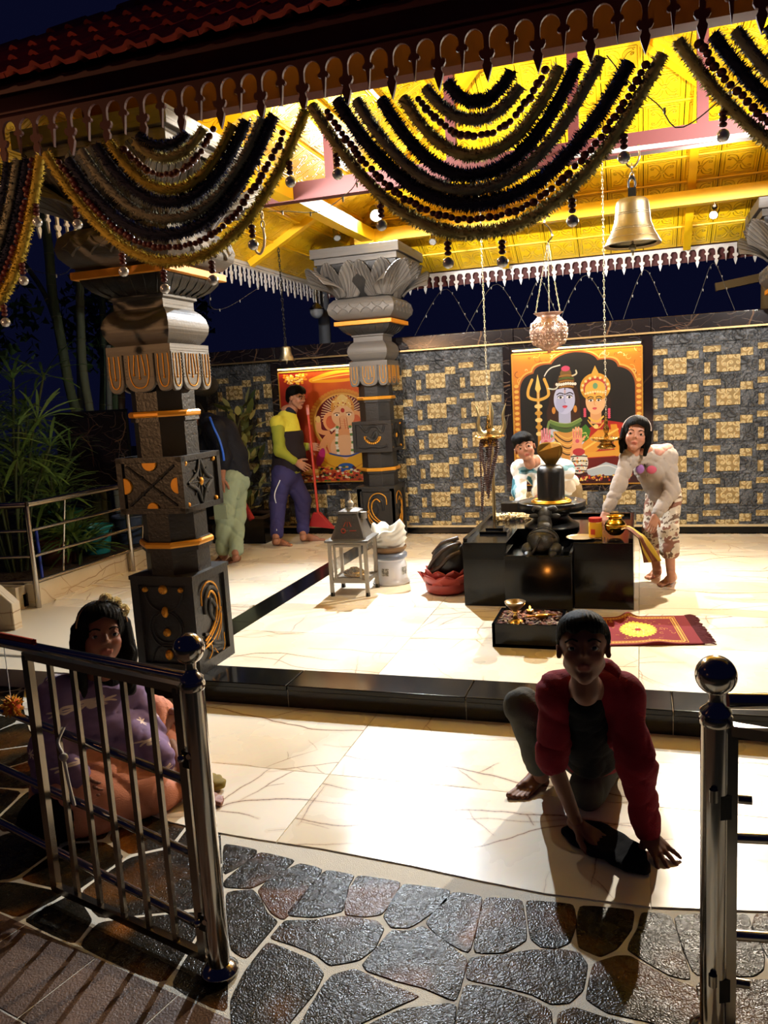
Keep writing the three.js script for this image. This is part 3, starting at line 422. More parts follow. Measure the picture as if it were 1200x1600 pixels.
// ring beams and tie
{
  const fr = thing('roof_frame', 'red and yellow painted beams under the yellow ceiling', 'beams'), y = 3.06, bx = (a, b, w, h, m, n) => part(n, bar(a, b, w, h), m, fr);
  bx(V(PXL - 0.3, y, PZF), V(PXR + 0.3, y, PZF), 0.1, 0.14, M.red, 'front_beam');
  bx(V(PXL - 0.2, y, PZB), V(PXR + 0.2, y, PZB), 0.1, 0.12, M.yellow, 'back_beam');
  bx(V(PXL, y, PZF), V(PXL, y, PZB), 0.12, 0.12, M.yellow, 'side_beam'); bx(V(PXR, y, PZF), V(PXR, y, PZB), 0.12, 0.12, M.yellow, 'side_beam');
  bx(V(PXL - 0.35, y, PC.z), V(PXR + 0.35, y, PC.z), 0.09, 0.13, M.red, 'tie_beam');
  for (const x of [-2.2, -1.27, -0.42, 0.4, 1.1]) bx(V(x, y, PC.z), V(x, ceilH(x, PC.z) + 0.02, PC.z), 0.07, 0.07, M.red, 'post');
  // yellow rafters under the panels
  const raf = (x0, z0, x1, z1) => bx(V(x0, ceilH(x0, z0) - 0.035, z0), V(x1, ceilH(x1, z1) - 0.035, z1), 0.07, 0.06, M.yellow, 'rafter');
  for (const x of [-1.35, 0.45]) raf(x, PC.z - EV + 0.03, x, PC.z - Math.abs(x - PC.x) - 0.05);
  raf(PC.x - EV + 0.03, -7.0, PC.x - 1.15, -7.0); raf(PC.x - EV + 0.03, -4.9, PC.x - 1.05, -4.9);
  raf(PC.x - EV + 0.05, PC.z - EV + 0.05, PC.x, PC.z); raf(PC.x + EV - 0.05, PC.z - EV + 0.05, PC.x, PC.z); raf(PC.x - EV + 0.05, PC.z + EV - 0.05, PC.x, PC.z); raf(PC.x + EV - 0.05, PC.z + EV - 0.05, PC.x, PC.z);
}
// ceiling: pressed-metal panels on four slopes
const pressed = canvasTex(512, 512, (c, w, h) => {
  c.fillStyle = '#404040'; c.fillRect(0, 0, w, h); c.lineCap = 'round';
  const L = (lw, col, f) => { c.strokeStyle = col; c.lineWidth = lw; c.beginPath(); f(); c.stroke(); };
  for (const [lw, col] of [[26, '#777'], [14, '#c0c0c0'], [6, '#fff']]) {
    L(lw, col, () => c.rect(26, 26, w - 52, h - 52)); L(lw * 0.6, col, () => c.rect(62, 62, w - 124, h - 124));
    for (const [sx, sy] of [[1, 1], [-1, 1], [1, -1], [-1, -1]]) { const X = x => w / 2 + sx * x, Y = y => h / 2 + sy * y; L(lw * 0.7, col, () => { c.moveTo(X(14), Y(14)); c.bezierCurveTo(X(60), Y(20), X(60), Y(110), X(120), Y(110)); c.bezierCurveTo(X(165), Y(110), X(160), Y(60), X(128), Y(64)); c.bezierCurveTo(X(108), Y(68), X(118), Y(90), X(132), Y(84)); }); L(lw * 0.6, col, () => { c.moveTo(X(20), Y(60)); c.bezierCurveTo(X(20), Y(130), X(70), Y(170), X(140), Y(160)); }); L(lw * 0.6, col, () => { c.moveTo(X(150), Y(140)); c.arc(X(150), Y(150), 12, 0, 6.3); }); }
    L(lw * 0.8, col, () => c.arc(w / 2, h / 2, 30, 0, 6.3));
  }
}, false);
M.panel = std(0xfbca14, 0.4, 0, { bumpMap: pressed, bumpScale: 0.02 });
{
  const ceil = struct('ceiling', null);
  const P = 0.315, cosA = 1 / Math.hypot(1, SL), len = EV / cosA, gp = 0.004;
  const base = [0, 1, 2, 3];
  const backing = new THREE.BufferGeometry();
  const pt = (u, v) => V(u, EH + SL * v * cosA, -EV + v * cosA);            // slope facing -z side, u along, v up the slope
  for (const k of base) {
    const rot = [0, Math.PI / 2, Math.PI, -Math.PI / 2][k];
    const rows = Math.ceil(len / P); let stuff = [];
    for (let j = 0; j < rows; j++) {
      const v0 = j * P, v1 = Math.min(len, v0 + P), half0 = EV - v0 * cosA, half1 = EV - v1 * cosA, n = Math.ceil(half0 / P);
      for (let i = -n; i < n; i++) {
        // panel clipped by the hips
        let poly = [[i * P, v0], [(i + 1) * P, v0], [(i + 1) * P, v1], [i * P, v1]];
        const hx = p => EV - p[1] * cosA - Math.abs(p[0]);
        for (const s of [-1, 1]) { const f = p => EV - p[1] * cosA - s * p[0]; poly = clipHalf(poly, p => f(p) >= 0, (a, b) => { const t = f(a) / (f(a) - f(b)); return [lerp(a[0], b[0], t), lerp(a[1], b[1], t)]; }); if (poly.length < 3) break; }
        if (poly.length < 3 || Math.abs(polyArea(poly)) < 0.002) continue;
        const cx = (i + 0.5) * P, cv = v0 + P / 2;
        poly = poly.map(p => [p[0] - Math.sign(p[0] - cx) * gp, p[1] - Math.sign(p[1] - cv) * gp]);
        const sh = polyShape(poly), g = extr(sh, 0.008, 0), pos = g.attributes.position, uv = g.attributes.uv;
        for (let q = 0; q < pos.count; q++) { const X = pos.getX(q), Y = pos.getY(q), Z = pos.getZ(q), w = pt(X, Y); uv.setXY(q, (X - i * P) / P, (Y - v0) / P); pos.setXYZ(q, w.x, w.y + 0.012 * 0 + Z, w.z); }
        g.computeVertexNormals(); g.rotateY(rot).translate(PC.x, 0, PC.z);
        if (k < 2) part('ceiling_panel', g, M.panel, ceil); else stuff.push(norm(g));
      }
      // raised rib along the row joint
      if (v1 < len - 0.02 && k < 2) part('ceiling_rib', bar(pt(-half1, v1).add(V(0, -0.004, 0)), pt(half1, v1).add(V(0, -0.004, 0)), 0.03, 0.012).rotateY(rot).translate(PC.x, 0, PC.z), M.yellow, ceil);
    }
    if (k >= 2) { const o = part('ceiling_panels', stuff, M.panel, ceil); o.userData.kind = 'stuff'; }
  }
  // roof body over the ceiling
  const RS = 0.66, E2 = EV + 0.1, yE = 2.86, apex = yE + RS * E2;
  const tri = []; const c4 = [[-1, 1], [1, 1], [1, -1], [-1, -1]];
  for (let k = 0; k < 4; k++) { const a = c4[k], b = c4[(k + 1) % 4]; tri.push(a[0] * E2, yE, a[1] * E2, b[0] * E2, yE, b[1] * E2, 0, apex, 0); tri.push(a[0] * E2, yE - 0.03, a[1] * E2, 0, apex - 0.03, 0, b[0] * E2, yE - 0.03, b[1] * E2); tri.push(a[0] * E2, yE - 0.03, a[1] * E2, b[0] * E2, yE - 0.03, b[1] * E2, b[0] * E2, yE, b[1] * E2); tri.push(a[0] * E2, yE - 0.03, a[1] * E2, b[0] * E2, yE, b[1] * E2, a[0] * E2, yE, a[1] * E2); }
  const rg = new THREE.BufferGeometry(); rg.setAttribute('position', new THREE.Float32BufferAttribute(tri, 3)); rg.computeVertexNormals();
  const roof = struct('roof', norm(rg.translate(PC.x, 0, PC.z)), M.fascia);
  // clay tiles on the front slope
  const tw = 0.225, tl = 0.36, prof = u => 0.022 * Math.max(0, Math.sin(u * Math.PI * 4 - 0.6)) + 0.004;
  const NU = 16, tp = [], ti = [];
  for (let s = 0; s < 2; s++) for (let e = 0; e < 2; e++) for (let i = 0; i <= NU; i++) { const u = i / NU; tp.push((u - 0.5) * (tw - 0.004), prof(u) + (s ? -0.014 : 0.004) + (e ? -0.004 : 0.016), e ? -tl : 0); }
  const N = NU + 1, id = (s, e, i) => (s * 2 + e) * N + i;
  for (let i = 0; i < NU; i++) { ti.push(id(0, 0, i), id(0, 0, i + 1), id(0, 1, i + 1), id(0, 0, i), id(0, 1, i + 1), id(0, 1, i)); ti.push(id(1, 0, i), id(1, 1, i + 1), id(1, 0, i + 1), id(1, 0, i), id(1, 1, i), id(1, 1, i + 1)); ti.push(id(0, 0, i), id(1, 0, i), id(1, 0, i + 1), id(0, 0, i), id(1, 0, i + 1), id(0, 0, i + 1)); }
  const tg = new THREE.BufferGeometry(); tg.setAttribute('position', new THREE.Float32BufferAttribute(tp, 3)); tg.setIndex(ti); const tgeo = norm(tg.toNonIndexed()); tgeo.computeVertexNormals();
  tgeo.rotateX(Math.atan(RS));
  const nib = norm(rbox(0.03, 0.012, 0.06, 0.004)), cR = 1 / Math.hypot(1, RS);
  for (let r = 0; r < 7; r++) { const v = r * 0.3, z = E2 + 0.03 - v * cR, yy = yE + v * cR * RS + 0.01, half = E2 - v * cR; for (let x = -half + tw / 2; x < half; x += tw) { const t = part('roof_tile', tgeo, M.roofTile, roof); t.position.set(PC.x + x, yy, PC.z + z); if (r < 3) { const nn = part('tile_nib', nib, M.roofTile, t); nn.position.set(0.0, 0.04, -0.05); } } }
  // fascia boards and soffit strip
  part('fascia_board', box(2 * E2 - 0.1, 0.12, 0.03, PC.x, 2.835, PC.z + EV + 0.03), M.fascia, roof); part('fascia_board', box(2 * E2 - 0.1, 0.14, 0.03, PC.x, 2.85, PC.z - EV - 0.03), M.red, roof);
  part('fascia_board', box(0.03, 0.12, 2 * EV, PC.x - EV - 0.03, 2.835, PC.z), M.fascia, roof); part('fascia_board', box(0.03, 0.12, 2 * EV, PC.x + EV + 0.03, 2.835, PC.z), M.fascia, roof);
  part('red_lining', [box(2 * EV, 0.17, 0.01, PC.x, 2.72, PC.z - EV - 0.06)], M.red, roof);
}
// cut-out valances along the eaves
{
  const U = 0.176, h = [[0, -0.215], [0.008, -0.192], [0.015, -0.17], [0.017, -0.158], [0.012, -0.148], [0.011, -0.138], [0.02, -0.134], [0.027, -0.122], [0.026, -0.11], [0.018, -0.106], [0.013, -0.11], [0.0095, -0.1], [0.009, -0.085], [0.01, -0.066], [0.015, -0.052], [0.024, -0.041], [0.034, -0.035], [0.044, -0.033], [0.054, -0.035], [0.064, -0.041], [0.073, -0.052], [0.078, -0.066], [0.078, -0.076], [0.072, -0.08], [0.067, -0.086], [0.067, -0.094], [0.073, -0.098], [0.079, -0.097], [0.081, -0.108], [0.083, -0.13], [0.0855, -0.15], [0.088, -0.17]];
  const pts = h.concat(h.slice(0, -1).reverse().map(p => [U - p[0], p[1]])); const sh = new THREE.Shape([new THREE.Vector2(0, 0.0), ...pts.map(p => new THREE.Vector2(p[0], p[1])), new THREE.Vector2(U, 0)]);
  const g = norm(extr(sh, 0.014, 0));
  const run = (name, label, m, n, place, gg = g) => { const v = thing(name, label, 'valance'); for (let i = 0; i < n; i++) { const o = part('valance_board', gg, m, v); place(o, i); } return v; };
  const n = Math.round(2 * EV / U), Ux = 2 * EV / n, s = Ux / U;
  run('eave_valance', 'dark scalloped cut-out valance along the front eave', std(0x4c1618, 0.7), n, (o, i) => { o.position.set(PC.x - EV + i * Ux, 2.785, PC.z + EV + 0.02); o.scale.x = s; });
  const wm = std(0xd9d6d4, 0.5), top = [norm([extr(sh, 0.014, 0), box(U, 0.03, 0.03, U / 2, -0.005, 0), box(U, 0.012, 0.022, U / 2, -0.032, 0)])];
  run('eave_valance', 'white scalloped cut-out valance along the back eave', wm, n, (o, i) => { o.position.set(PC.x - EV + i * Ux, 2.785, PC.z - EV - 0.03); o.scale.x = s; }, top[0]);
  run('eave_valance', 'white scalloped cut-out valance along the left eave', wm, n, (o, i) => { o.position.set(PC.x - EV - 0.02, 2.785, PC.z - EV + i * Ux); o.rotation.y = -Math.PI / 2; o.scale.x = s; }, top[0]);
  run('eave_valance', 'scalloped valance along the right eave outside the view', wm, n, (o, i) => { o.position.set(PC.x + EV + 0.02, 2.785, PC.z - EV + i * Ux); o.rotation.y = -Math.PI / 2; o.scale.x = s; }, top[0]);
}

// ---------------------------------------------------------------- lamps
function floodLamp(name, label, p, target, color, cd, opts = {}) {
  const o = thing(name, label, 'spotlight', p.toArray(), 0, opts.group), d = target.clone().sub(p).normalize();
  const q = new THREE.Quaternion().setFromUnitVectors(V(0, 0, 1), d), r = opts.r || 0.035, L = opts.len || 0.11;
  const head = part('lamp_body', norm([cyl(r, r, L, 0, 0, 0, 20).rotateX(Math.PI / 2).translate(0, 0, -L / 2), tor(r, 0.004, 20, 6)]).applyQuaternion(q), M.darkSteel, o);
  part('bracket', [rod(V(0, 0.0, 0).addScaledVector(d, -L / 2), V(0, opts.up || 0.08, 0).addScaledVector(d, -L / 2), 0.007), cyl(0.025, 0.025, 0.02, -d.x * L / 2, (opts.up || 0.08), -d.z * L / 2, 12)], M.darkSteel, o);
  const lit = cd > 0;
  part('lens', norm(new THREE.CircleGeometry(r * 0.9, 24).translate(0, 0, 0.001)).applyQuaternion(q), lit ? new THREE.MeshStandardMaterial({ color: 0xffffff, emissive: color, emissiveIntensity: opts.glow || 40 }) : std(0x888888, 0.1), o, lit ? 'glowing lens' : undefined);
  if (lit) {
    const l = new THREE.SpotLight(color, cd, 0, opts.angle || 1.2, opts.pen ?? 0.6, 2); l.position.copy(d).multiplyScalar(0.012); l.target.position.copy(d).multiplyScalar(1); l.castShadow = true; l.shadow.radius = opts.soft || 1.6; l.shadow.mapSize.set(1024, 1024); l.shadow.bias = -0.002; o.add(l); o.add(l.target);
  }
  return o;
}
const COOL = new THREE.Color(0.82, 0.91, 1.0), WARM = new THREE.Color(1.0, 0.89, 0.73), WHITE = new THREE.Color(1, 0.975, 0.94);
floodLamp('spotlight', 'glaring bright white spotlight above the far carved pillar', V(-2.36, 3.17, -7.5), V(-0.5, 0, -3.2), COOL, 72, { r: 0.06, angle: 0.98, group: 'ceiling spotlights', glow: 60 });
floodLamp('spotlight', 'small lit spotlight on the yellow beam right of the large bell', V(0.61, 2.86, -7.7), V(-0.5, 0.0, -3.6), WARM, 60, { angle: 1.0, group: 'ceiling spotlights' });
floodLamp('spotlight', 'bright spotlight behind the garlands near the front left pillar', V(-2.68, 2.95, -4.55), V(-0.9, 1.9, -8.2), WHITE, 24, { group: 'ceiling spotlights', r: 0.04, angle: 1.05, pen: 1 });
floodLamp('spotlight', 'spotlight by the front right pillar outside the view', V(1.45, 2.95, -4.55), V(-0.7, 1.9, -8.2), WHITE, 26, { group: 'ceiling spotlights', r: 0.04, angle: 1.05, pen: 1 });
floodLamp('spotlight', 'added uplight at the front left pillar put in to brighten the ceiling', V(-2.4, 2.96, -4.5), V(-0.9, 3.75, -7.4), WHITE, 40, { group: 'ceiling spotlights', angle: 0.62, pen: 0.9 });  // extra lamp, added to brighten the ceiling slopes
floodLamp('spotlight', 'added unseen uplight at the front right pillar brightening the ceiling', V(1.2, 2.96, -4.5), V(-0.4, 3.75, -7.4), WHITE, 46, { group: 'ceiling spotlights', angle: 0.62, pen: 0.9 });  // its counterpart on the right, unseen and added for ceiling brightness
floodLamp('spotlight', 'unlit steel spotlight left of the glaring light on the far pillar', atZ(527, 372, -7.42), atZ(535, 425, -7.2), WHITE, 0, { group: 'ceiling spotlights' });
floodLamp('spotlight', 'unlit steel spotlight right of the far carved pillar on the yellow beam', atZ(676, 378, -7.7), atZ(668, 420, -7.4), WHITE, 0, { group: 'ceiling spotlights' });
// street lamp beyond the left of the frame, lighting the near pillar and the roof edge
{
  const p = V(-4.6, 2.1, 1.6), o = thing('post_lamp', 'post lamp outside the view to the left', 'lamp', [p.x, DOWN, p.z]), LH = p.y - DOWN;
  part('pole', cyl(0.05, 0.035, LH + 0.1, -0.3, LH / 2, 0.3), M.darkSteel, o); part('arm', rod(V(-0.3, LH + 0.04, 0.3), V(0, LH + 0.05, 0), 0.02), M.darkSteel, o);
  part('head', rbox(0.3, 0.06, 0.16, 0.02, 0, LH + 0.05, 0), M.darkSteel, o);
  part('lens', new THREE.PlaneGeometry(0.22, 0.1).rotateX(Math.PI / 2).translate(0, LH + 0.015, 0), new THREE.MeshStandardMaterial({ emissive: 0xffc58a, emissiveIntensity: 12 }), o);
  const l = new THREE.SpotLight(0xffc187, 40, 0, 0.24, 0.8, 2); l.position.set(0, LH, 0); l.target.position.set(-2.5 - p.x, 1.75 - DOWN, -3.8 - p.z); l.castShadow = true; l.shadow.radius = 4; o.add(l); o.add(l.target);
}
{
  // street lamp further left: grazes the roof edge and the left garlands
  const p = V(-6.6, 4.5, -1.0), o = thing('street_lamp', 'tall street lamp outside the view at the far left', 'lamp', [p.x, DOWN, p.z]), LH = p.y - DOWN;
  part('pole', cyl(0.06, 0.04, LH + 0.1, -0.5, LH / 2, 0), M.darkSteel, o); part('arm', rod(V(-0.5, LH + 0.05, 0), V(0, LH + 0.06, 0), 0.02), M.darkSteel, o); part('head', rbox(0.34, 0.06, 0.16, 0.02, 0, LH + 0.05, 0), M.darkSteel, o);
  part('lens', new THREE.PlaneGeometry(0.26, 0.1).rotateX(Math.PI / 2).translate(0, LH + 0.015, 0), new THREE.MeshStandardMaterial({ emissive: 0xffb47c, emissiveIntensity: 12 }), o);
  const l = new THREE.SpotLight(0xffb47c, 26, 0, 0.22, 0.6, 2); l.position.set(0, LH, 0); l.target.position.set(-2.3 - p.x, 2.95 - DOWN, -2.85 - p.z); l.castShadow = true; l.shadow.radius = 3; o.add(l); o.add(l.target);
}

// ---------------------------------------------------------------- gates and railings
function steelPost(label, x, z, h, r) {
  const o = thing('railing_post', label, 'post', [x, DOWN, z]);
  part('shaft', cyl(r, r, h - 0.1, 0, (h - 0.1) / 2, 0, 28), M.steel, o);
  part('base_flange', lathe([[r, 0.0], [r * 1.75, 0.0], [r * 1.75, 0.012], [r * 1.3, 0.024], [r, 0.03]]), M.steel, o);
  part('collar', lathe([[r, h - 0.11], [r * 1.12, h - 0.105], [r * 1.12, h - 0.09], [r, h - 0.085], [r * 1.05, h - 0.075], [r * 0.6, h - 0.062], [r * 0.45, h - 0.05], [r * 0.5, h - 0.03]]), M.steel, o);
  part('ball_finial', sph(r * 1.38, 0, h - 0.03 + r * 1.2, 0, 28), M.steel, o, 'round steel ball');
  return o;
}
steelPost('steel post with ball top at the hinge of the barred gate', -1.178, -1.826, 0.97, 0.031);
steelPost('steel post with ball top at the right foreground', 0.162, -1.925, 0.93, 0.034);
{
  // barred gate on the left post
  const ph = 0.261, d = V(-Math.cos(ph), 0, -Math.sin(ph)), a = V(-1.232, 0, -1.836), W = 0.70, lo = -0.09, hi = 0.733;
  const P = (u, y, off = 0) => a.clone().addScaledVector(d, u).add(V(Math.sin(ph) * -off * -1, y, -Math.cos(ph) * off));
  const g = thing('barred_gate', 'open dark steel gate of square bars in front of the seated girl', 'gate', [0, 0, 0]);
  part('top_rail', bar(P(-0.012, hi), P(W + 0.012, hi), 0.024, 0.024), M.darkSteel, g); part('bottom_rail', bar(P(-0.012, lo), P(W + 0.012, lo), 0.024, 0.024), M.darkSteel, g);
  part('stile', bar(P(0, lo), P(0, hi), 0.024, 0.026), M.darkSteel, g); part('stile', bar(P(W, lo), P(W, hi), 0.024, 0.026), M.darkSteel, g);
  for (let i = 1; i < 6; i++) part('bar', bar(P(W * i / 6, lo), P(W * i / 6, hi), 0.015, 0.015), M.darkSteel, g);
  for (const y of [0.55, 0.05]) { const h = part('hinge', [bar(P(-0.06, y - 0.02), P(-0.005, y - 0.02), 0.03, 0.05)], M.blackIron, g); part('bolt', cyl(0.008, 0.008, 0.02).rotateX(Math.PI / 2).translate(...P(-0.045, y, -0.02).toArray()), M.steel, h); part('bolt', sph(0.012, ...P(-0.02, y - 0.01, -0.03).toArray(), 8), M.steel, h); }
  // fixed railing of round pipes behind it
  const r = thing('pipe_railing', 'steel pipe railing running left behind the barred gate', 'railing', [0, 0, 0]), Q = (u, y) => P(u, y, 0.055);
  [[0.738, 0.019, 0.725], [0.412, 0.014, 0.56], [0.176, 0.014, 0.33], [-0.055, 0.014, 0.1]].forEach(([y, rr, y2], i) => part(i ? 'rail' : 'handrail', rod(Q(-0.02, y), Q(2.4, y2), rr, rr, 14), M.steel, r));
  part('post', rod(Q(2.4, DOWN), Q(2.4, 0.8), 0.024), M.steel, r);
  const rag = tube([P(0.58, 0.5, 0.02), P(0.575, 0.46, -0.01), P(0.55, 0.43, -0.015), P(0.545, 0.4, -0.015), P(0.535, 0.33, -0.015), P(0.52, 0.26, -0.015)], 0.006, 30, 6);
  const rp = solo('cloth_strip', [rag, ell(0.016, 0.014, 0.012, ...P(0.545, 0.42, -0.016).toArray(), 10)], std(0xe2d8c6, 0.85), 'knotted white cloth strip tied to the gate railing', 'cloth');
  solo('orange_ribbon', tube([Q(0.74, 0.756), Q(0.86, 0.757), Q(1.0, 0.756), Q(1.2, 0.754)], 0.011, 20, 6), std(0xd2461e, 0.8), 'orange ribbon lying along the left handrail', 'ribbon');
  const mg = thing('marigold', 'orange and yellow marigold hanging at the left edge', 'flower', Q(0.92, 0.5).toArray()), RM = rng(8), pet = [];
  for (let i = 0; i < 120; i++) { const u = RM() * 2 - 1, t = RM() * 6.28, s = Math.sqrt(1 - u * u), n = V(s * Math.cos(t), u, s * Math.sin(t)); pet.push(new THREE.ConeGeometry(0.007, 0.022, 5).applyQuaternion(new THREE.Quaternion().setFromUnitVectors(V(0, 1, 0), n)).translate(n.x * 0.033, n.y * 0.033, n.z * 0.033)); }
  part('petals', pet, std(0xe9a41c, 0.7), mg); part('heart', sph(0.03), std(0xd9581a, 0.8), mg); part('thread', rod(V(0, 0.03, 0), V(0, 0.24, 0), 0.0015), M.white, mg);
}
{
  // right gate: square frame and the round rails behind
  const a = V(0.196, 0, -1.915), e = atY(1200, 1150, 0.688), d = V(e.x - a.x, 0, e.z - a.z).normalize(), P = (u, y) => a.clone().addScaledVector(d, u).setY(y);
  const g = thing('barred_gate', 'square steel gate frame at the right edge beside the foreground post', 'gate', [0, 0, 0]);
  part('stile', bar(P(0, -0.1), P(0, 0.7), 0.026, 0.026), M.darkSteel, g); part('stile', bar(P(0.7, -0.1), P(0.7, 0.7), 0.026, 0.026), M.darkSteel, g);
  part('top_rail', bar(P(-0.013, 0.69), P(0.713, 0.69), 0.026, 0.026), M.darkSteel, g); part('bottom_rail', bar(P(0, -0.1), P(0.7, -0.1), 0.026, 0.026), M.darkSteel, g);
  for (let i = 1; i < 6; i++) part('bar', bar(P(0.7 * i / 6 + 0.02, -0.1), P(0.7 * i / 6 + 0.02, 0.69), 0.015, 0.015), M.darkSteel, g);
  for (const y of [0.5, 0.02]) { const h = part('hinge', bar(V(0.165, y, -1.905), P(-0.005, y), 0.03, 0.06), M.blackIron, g); part('bolt', cyl(0.01, 0.01, 0.03, 0.155, y + 0.035, -1.885), M.darkSteel, h); part('bolt', cyl(0.011, 0.011, 0.03).rotateZ(Math.PI / 2).translate(0.225, y + 0.02, -1.91), M.darkSteel, h); }
  const r = thing('pipe_railing', 'steel pipe railing at the right edge behind the gate frame', 'railing', [0, 0, 0]);
  [[0.745, 0.02], [0.397, 0.013], [0.137, 0.013]].forEach(([y, rr], i) => part(i ? 'rail' : 'handrail', rod(V(0.19, y, -1.95), V(1.6, y, -2.12), rr, rr, 14), M.steel, r));
  part('post', rod(V(1.6, DOWN, -2.12), V(1.6, 0.78, -2.12), 0.024), M.steel, r);
}
{
  // background railing and its kerb on the left
  const r = thing('pipe_railing', 'steel pipe railing on the white kerb in the left background', 'railing', [0, 0, 0]);
  const P = [V(-5.7, 0, -4.75), V(-4.545, 0, -4.99), V(-4.515, 0, -6.2), V(-4.49, 0, -7.5)];
  for (let i = 0; i < 3; i++) { const A = P[i], B = P[i + 1]; [[0.81, 0.026], [0.605, 0.013], [0.4, 0.013], [0.2, 0.013]].forEach(([y, rr], k) => part(k ? 'rail' : 'handrail', rod(A.clone().setY(y), B.clone().setY(y), rr, rr, 12), M.steel, r)); }
  for (const q of P.slice(1)) part('post', rod(q.clone().setY(-0.02), q.clone().setY(0.8), 0.022), M.steel, r);
  for (let i = 0; i < 2; i++) part('baluster', rod(P[1].clone().lerp(P[2], 0.35 + i * 0.9).setY(0.17).add(V(-0.1, 0, 0)), P[1].clone().lerp(P[2], 0.35 + i * 0.9).setY(0.8), 0.009), M.steel, r);
  const k = struct('trim_1', null); const km = std(0xd9d4cb, 0.4, 0, { map: rep(marbleTex, 0.5) });
  part('kerb_stone', uvM(box(0.1, 0.2, 1.2, -4.62, 0.07, -5.6)), km, k); part('kerb_stone', uvM(box(0.1, 0.2, 1.3, -4.58, 0.07, -6.86)), km, k); part('kerb_stone', uvM(box(1.1, 0.2, 0.1, -5.2, 0.07, -4.93)), km, k);
  const b = V(-4.3, 0, -4.32); part('marble_cheek', uvM(extr(polyShape([[0, -0.16], [0, 0.18], [-0.5, 0.62], [-1.2, 0.62], [-1.2, -0.16]]), 0.08, 0.004)).rotateY(0.1).translate(-4.27, 0, -4.5), km, k, 'white marble cheek wall');
  part('bed_soil', uvM(box(4.2, 0.1, 6.5, -6.75, 0.05, -8.2)), std(0x3b2c1f, 0.95, 0, { bumpMap: rep(grainTex, 2), bumpScale: 0.03 }), k);
}

// ---------------------------------------------------------------- altar and what stands on it
const AZ = -5.93, AX = -0.635;
{
  const a = thing('stone_altar', 'polished black granite altar platform in the middle of the pavilion', 'altar', [0, 0, 0]);
  const G = (n, w, h, d, x, y, z, l) => part(n, uvM(rbox(w, h, d, 0.004, x, y, z, 1)), M.granite, a, l);
  G('left_block', 0.305, 0.45, 1.1, -1.0375, 0.225, -5.9); G('right_block', 0.385, 0.45, 1.1, -0.2455, 0.225, -5.9);
  G('middle_block', 0.445, 0.36, 1.2, -0.6625, 0.18, -5.85); G('back_block', 0.46, 0.45, 0.55, -0.6625, 0.225, -6.175);
  G('channel_wall', 0.022, 0.05, 0.3, -0.878, 0.375, -5.4); G('channel_wall', 0.022, 0.05, 0.3, -0.447, 0.375, -5.4); G('channel_wall', 0.445, 0.03, 0.022, -0.6625, 0.368, -5.259);
  G('rim', 1.14, 0.03, 0.03, -0.622, 0.462, -6.44); G('rim', 0.03, 0.03, 1.07, -1.175, 0.462, -5.91); G('rim', 0.03, 0.03, 1.07, -0.068, 0.462, -5.91);
  G('fascia_slab', 1.1, 0.012, 0.004, -0.62, 0.33, -5.351);
  G('tray', 0.2, 0.02, 0.16, -1.03, 0.46, -5.75, 'low black granite tray'); G('tray_step', 0.13, 0.02, 0.1, -1.03, 0.475, -5.78);
}
{
  const t = thing('stone_lingam', 'black stone lingam with bronze cobra hood on a round spouted pedestal', 'shrine stone', [AX, 0.45, AZ]);
  const S = phy(0x131211, 0.3, 0, { clearcoat: 0.4, bumpMap: rep(grainTex, 6), bumpScale: 0.001 });
  part('pedestal', lathe([[0, 0], [0.2, 0], [0.2, 0.03], [0.15, 0.06], [0.12, 0.09], [0.13, 0.11], [0.2, 0.125], [0.25, 0.145], [0.25, 0.2], [0.235, 0.205], [0.22, 0.19], [0, 0.19]], 40), S, t);
  const sp = new THREE.Shape(); sp.moveTo(0, -0.13); sp.lineTo(-0.3, -0.05); sp.lineTo(-0.36, -0.04); sp.lineTo(-0.36, 0.04); sp.lineTo(-0.3, 0.05); sp.lineTo(0, 0.13); part('spout', extr(sp, 0.06, 0.006).rotateX(-Math.PI / 2).translate(0, 0.135, 0), S, t);
  part('shaft', lathe([[0.1, 0.19], [0.1, 0.36], [0.099, 0.42], [0.092, 0.45], [0.07, 0.468], [0, 0.475]], 36), S, t);
  const br = std(0x8a6a34, 0.4, 1, { bumpMap: rep(brushTex, 2), bumpScale: 0.001 });
  const h = new THREE.Shape(); h.moveTo(-0.018, 0); h.bezierCurveTo(-0.03, 0.05, -0.095, 0.1, -0.088, 0.16); h.bezierCurveTo(-0.08, 0.2, -0.035, 0.2, 0, 0.192); h.bezierCurveTo(0.035, 0.2, 0.08, 0.2, 0.088, 0.16); h.bezierCurveTo(0.095, 0.1, 0.03, 0.05, 0.018, 0);
  const hg = extr(h, 0.012, 0.004, 14); { const p = hg.attributes.position; for (let i = 0; i < p.count; i++) { const x = p.getX(i), y = p.getY(i); p.setZ(i, p.getZ(i) + x * x * 6 + (y - 0.1) * (y - 0.1) * 1.2); } hg.computeVertexNormals(); }
  const hood = part('cobra_hood', hg.rotateX(0.12).translate(0, 0.44, -0.07), br, t, 'bronze cobra hood');
  part('ridge', [tube([[0, 0.45, -0.045], [0, 0.54, -0.048], [0, 0.63, -0.035]], 0.006, 14, 6), ...[...Array(9)].map((_, i) => rod(V(-0.02, 0.47 + i * 0.014, -0.052), V(0.02, 0.47 + i * 0.014, -0.052), 0.002, 0.002, 5))], br, hood);
  part('brass_coil', [tor(0.125, 0.014, 40, 8).rotateX(Math.PI / 2).translate(0, 0.205, 0), tor(0.14, 0.008, 40, 6).rotateX(Math.PI / 2).translate(0, 0.2, 0)], M.gold, t, 'brass serpent coil');
}
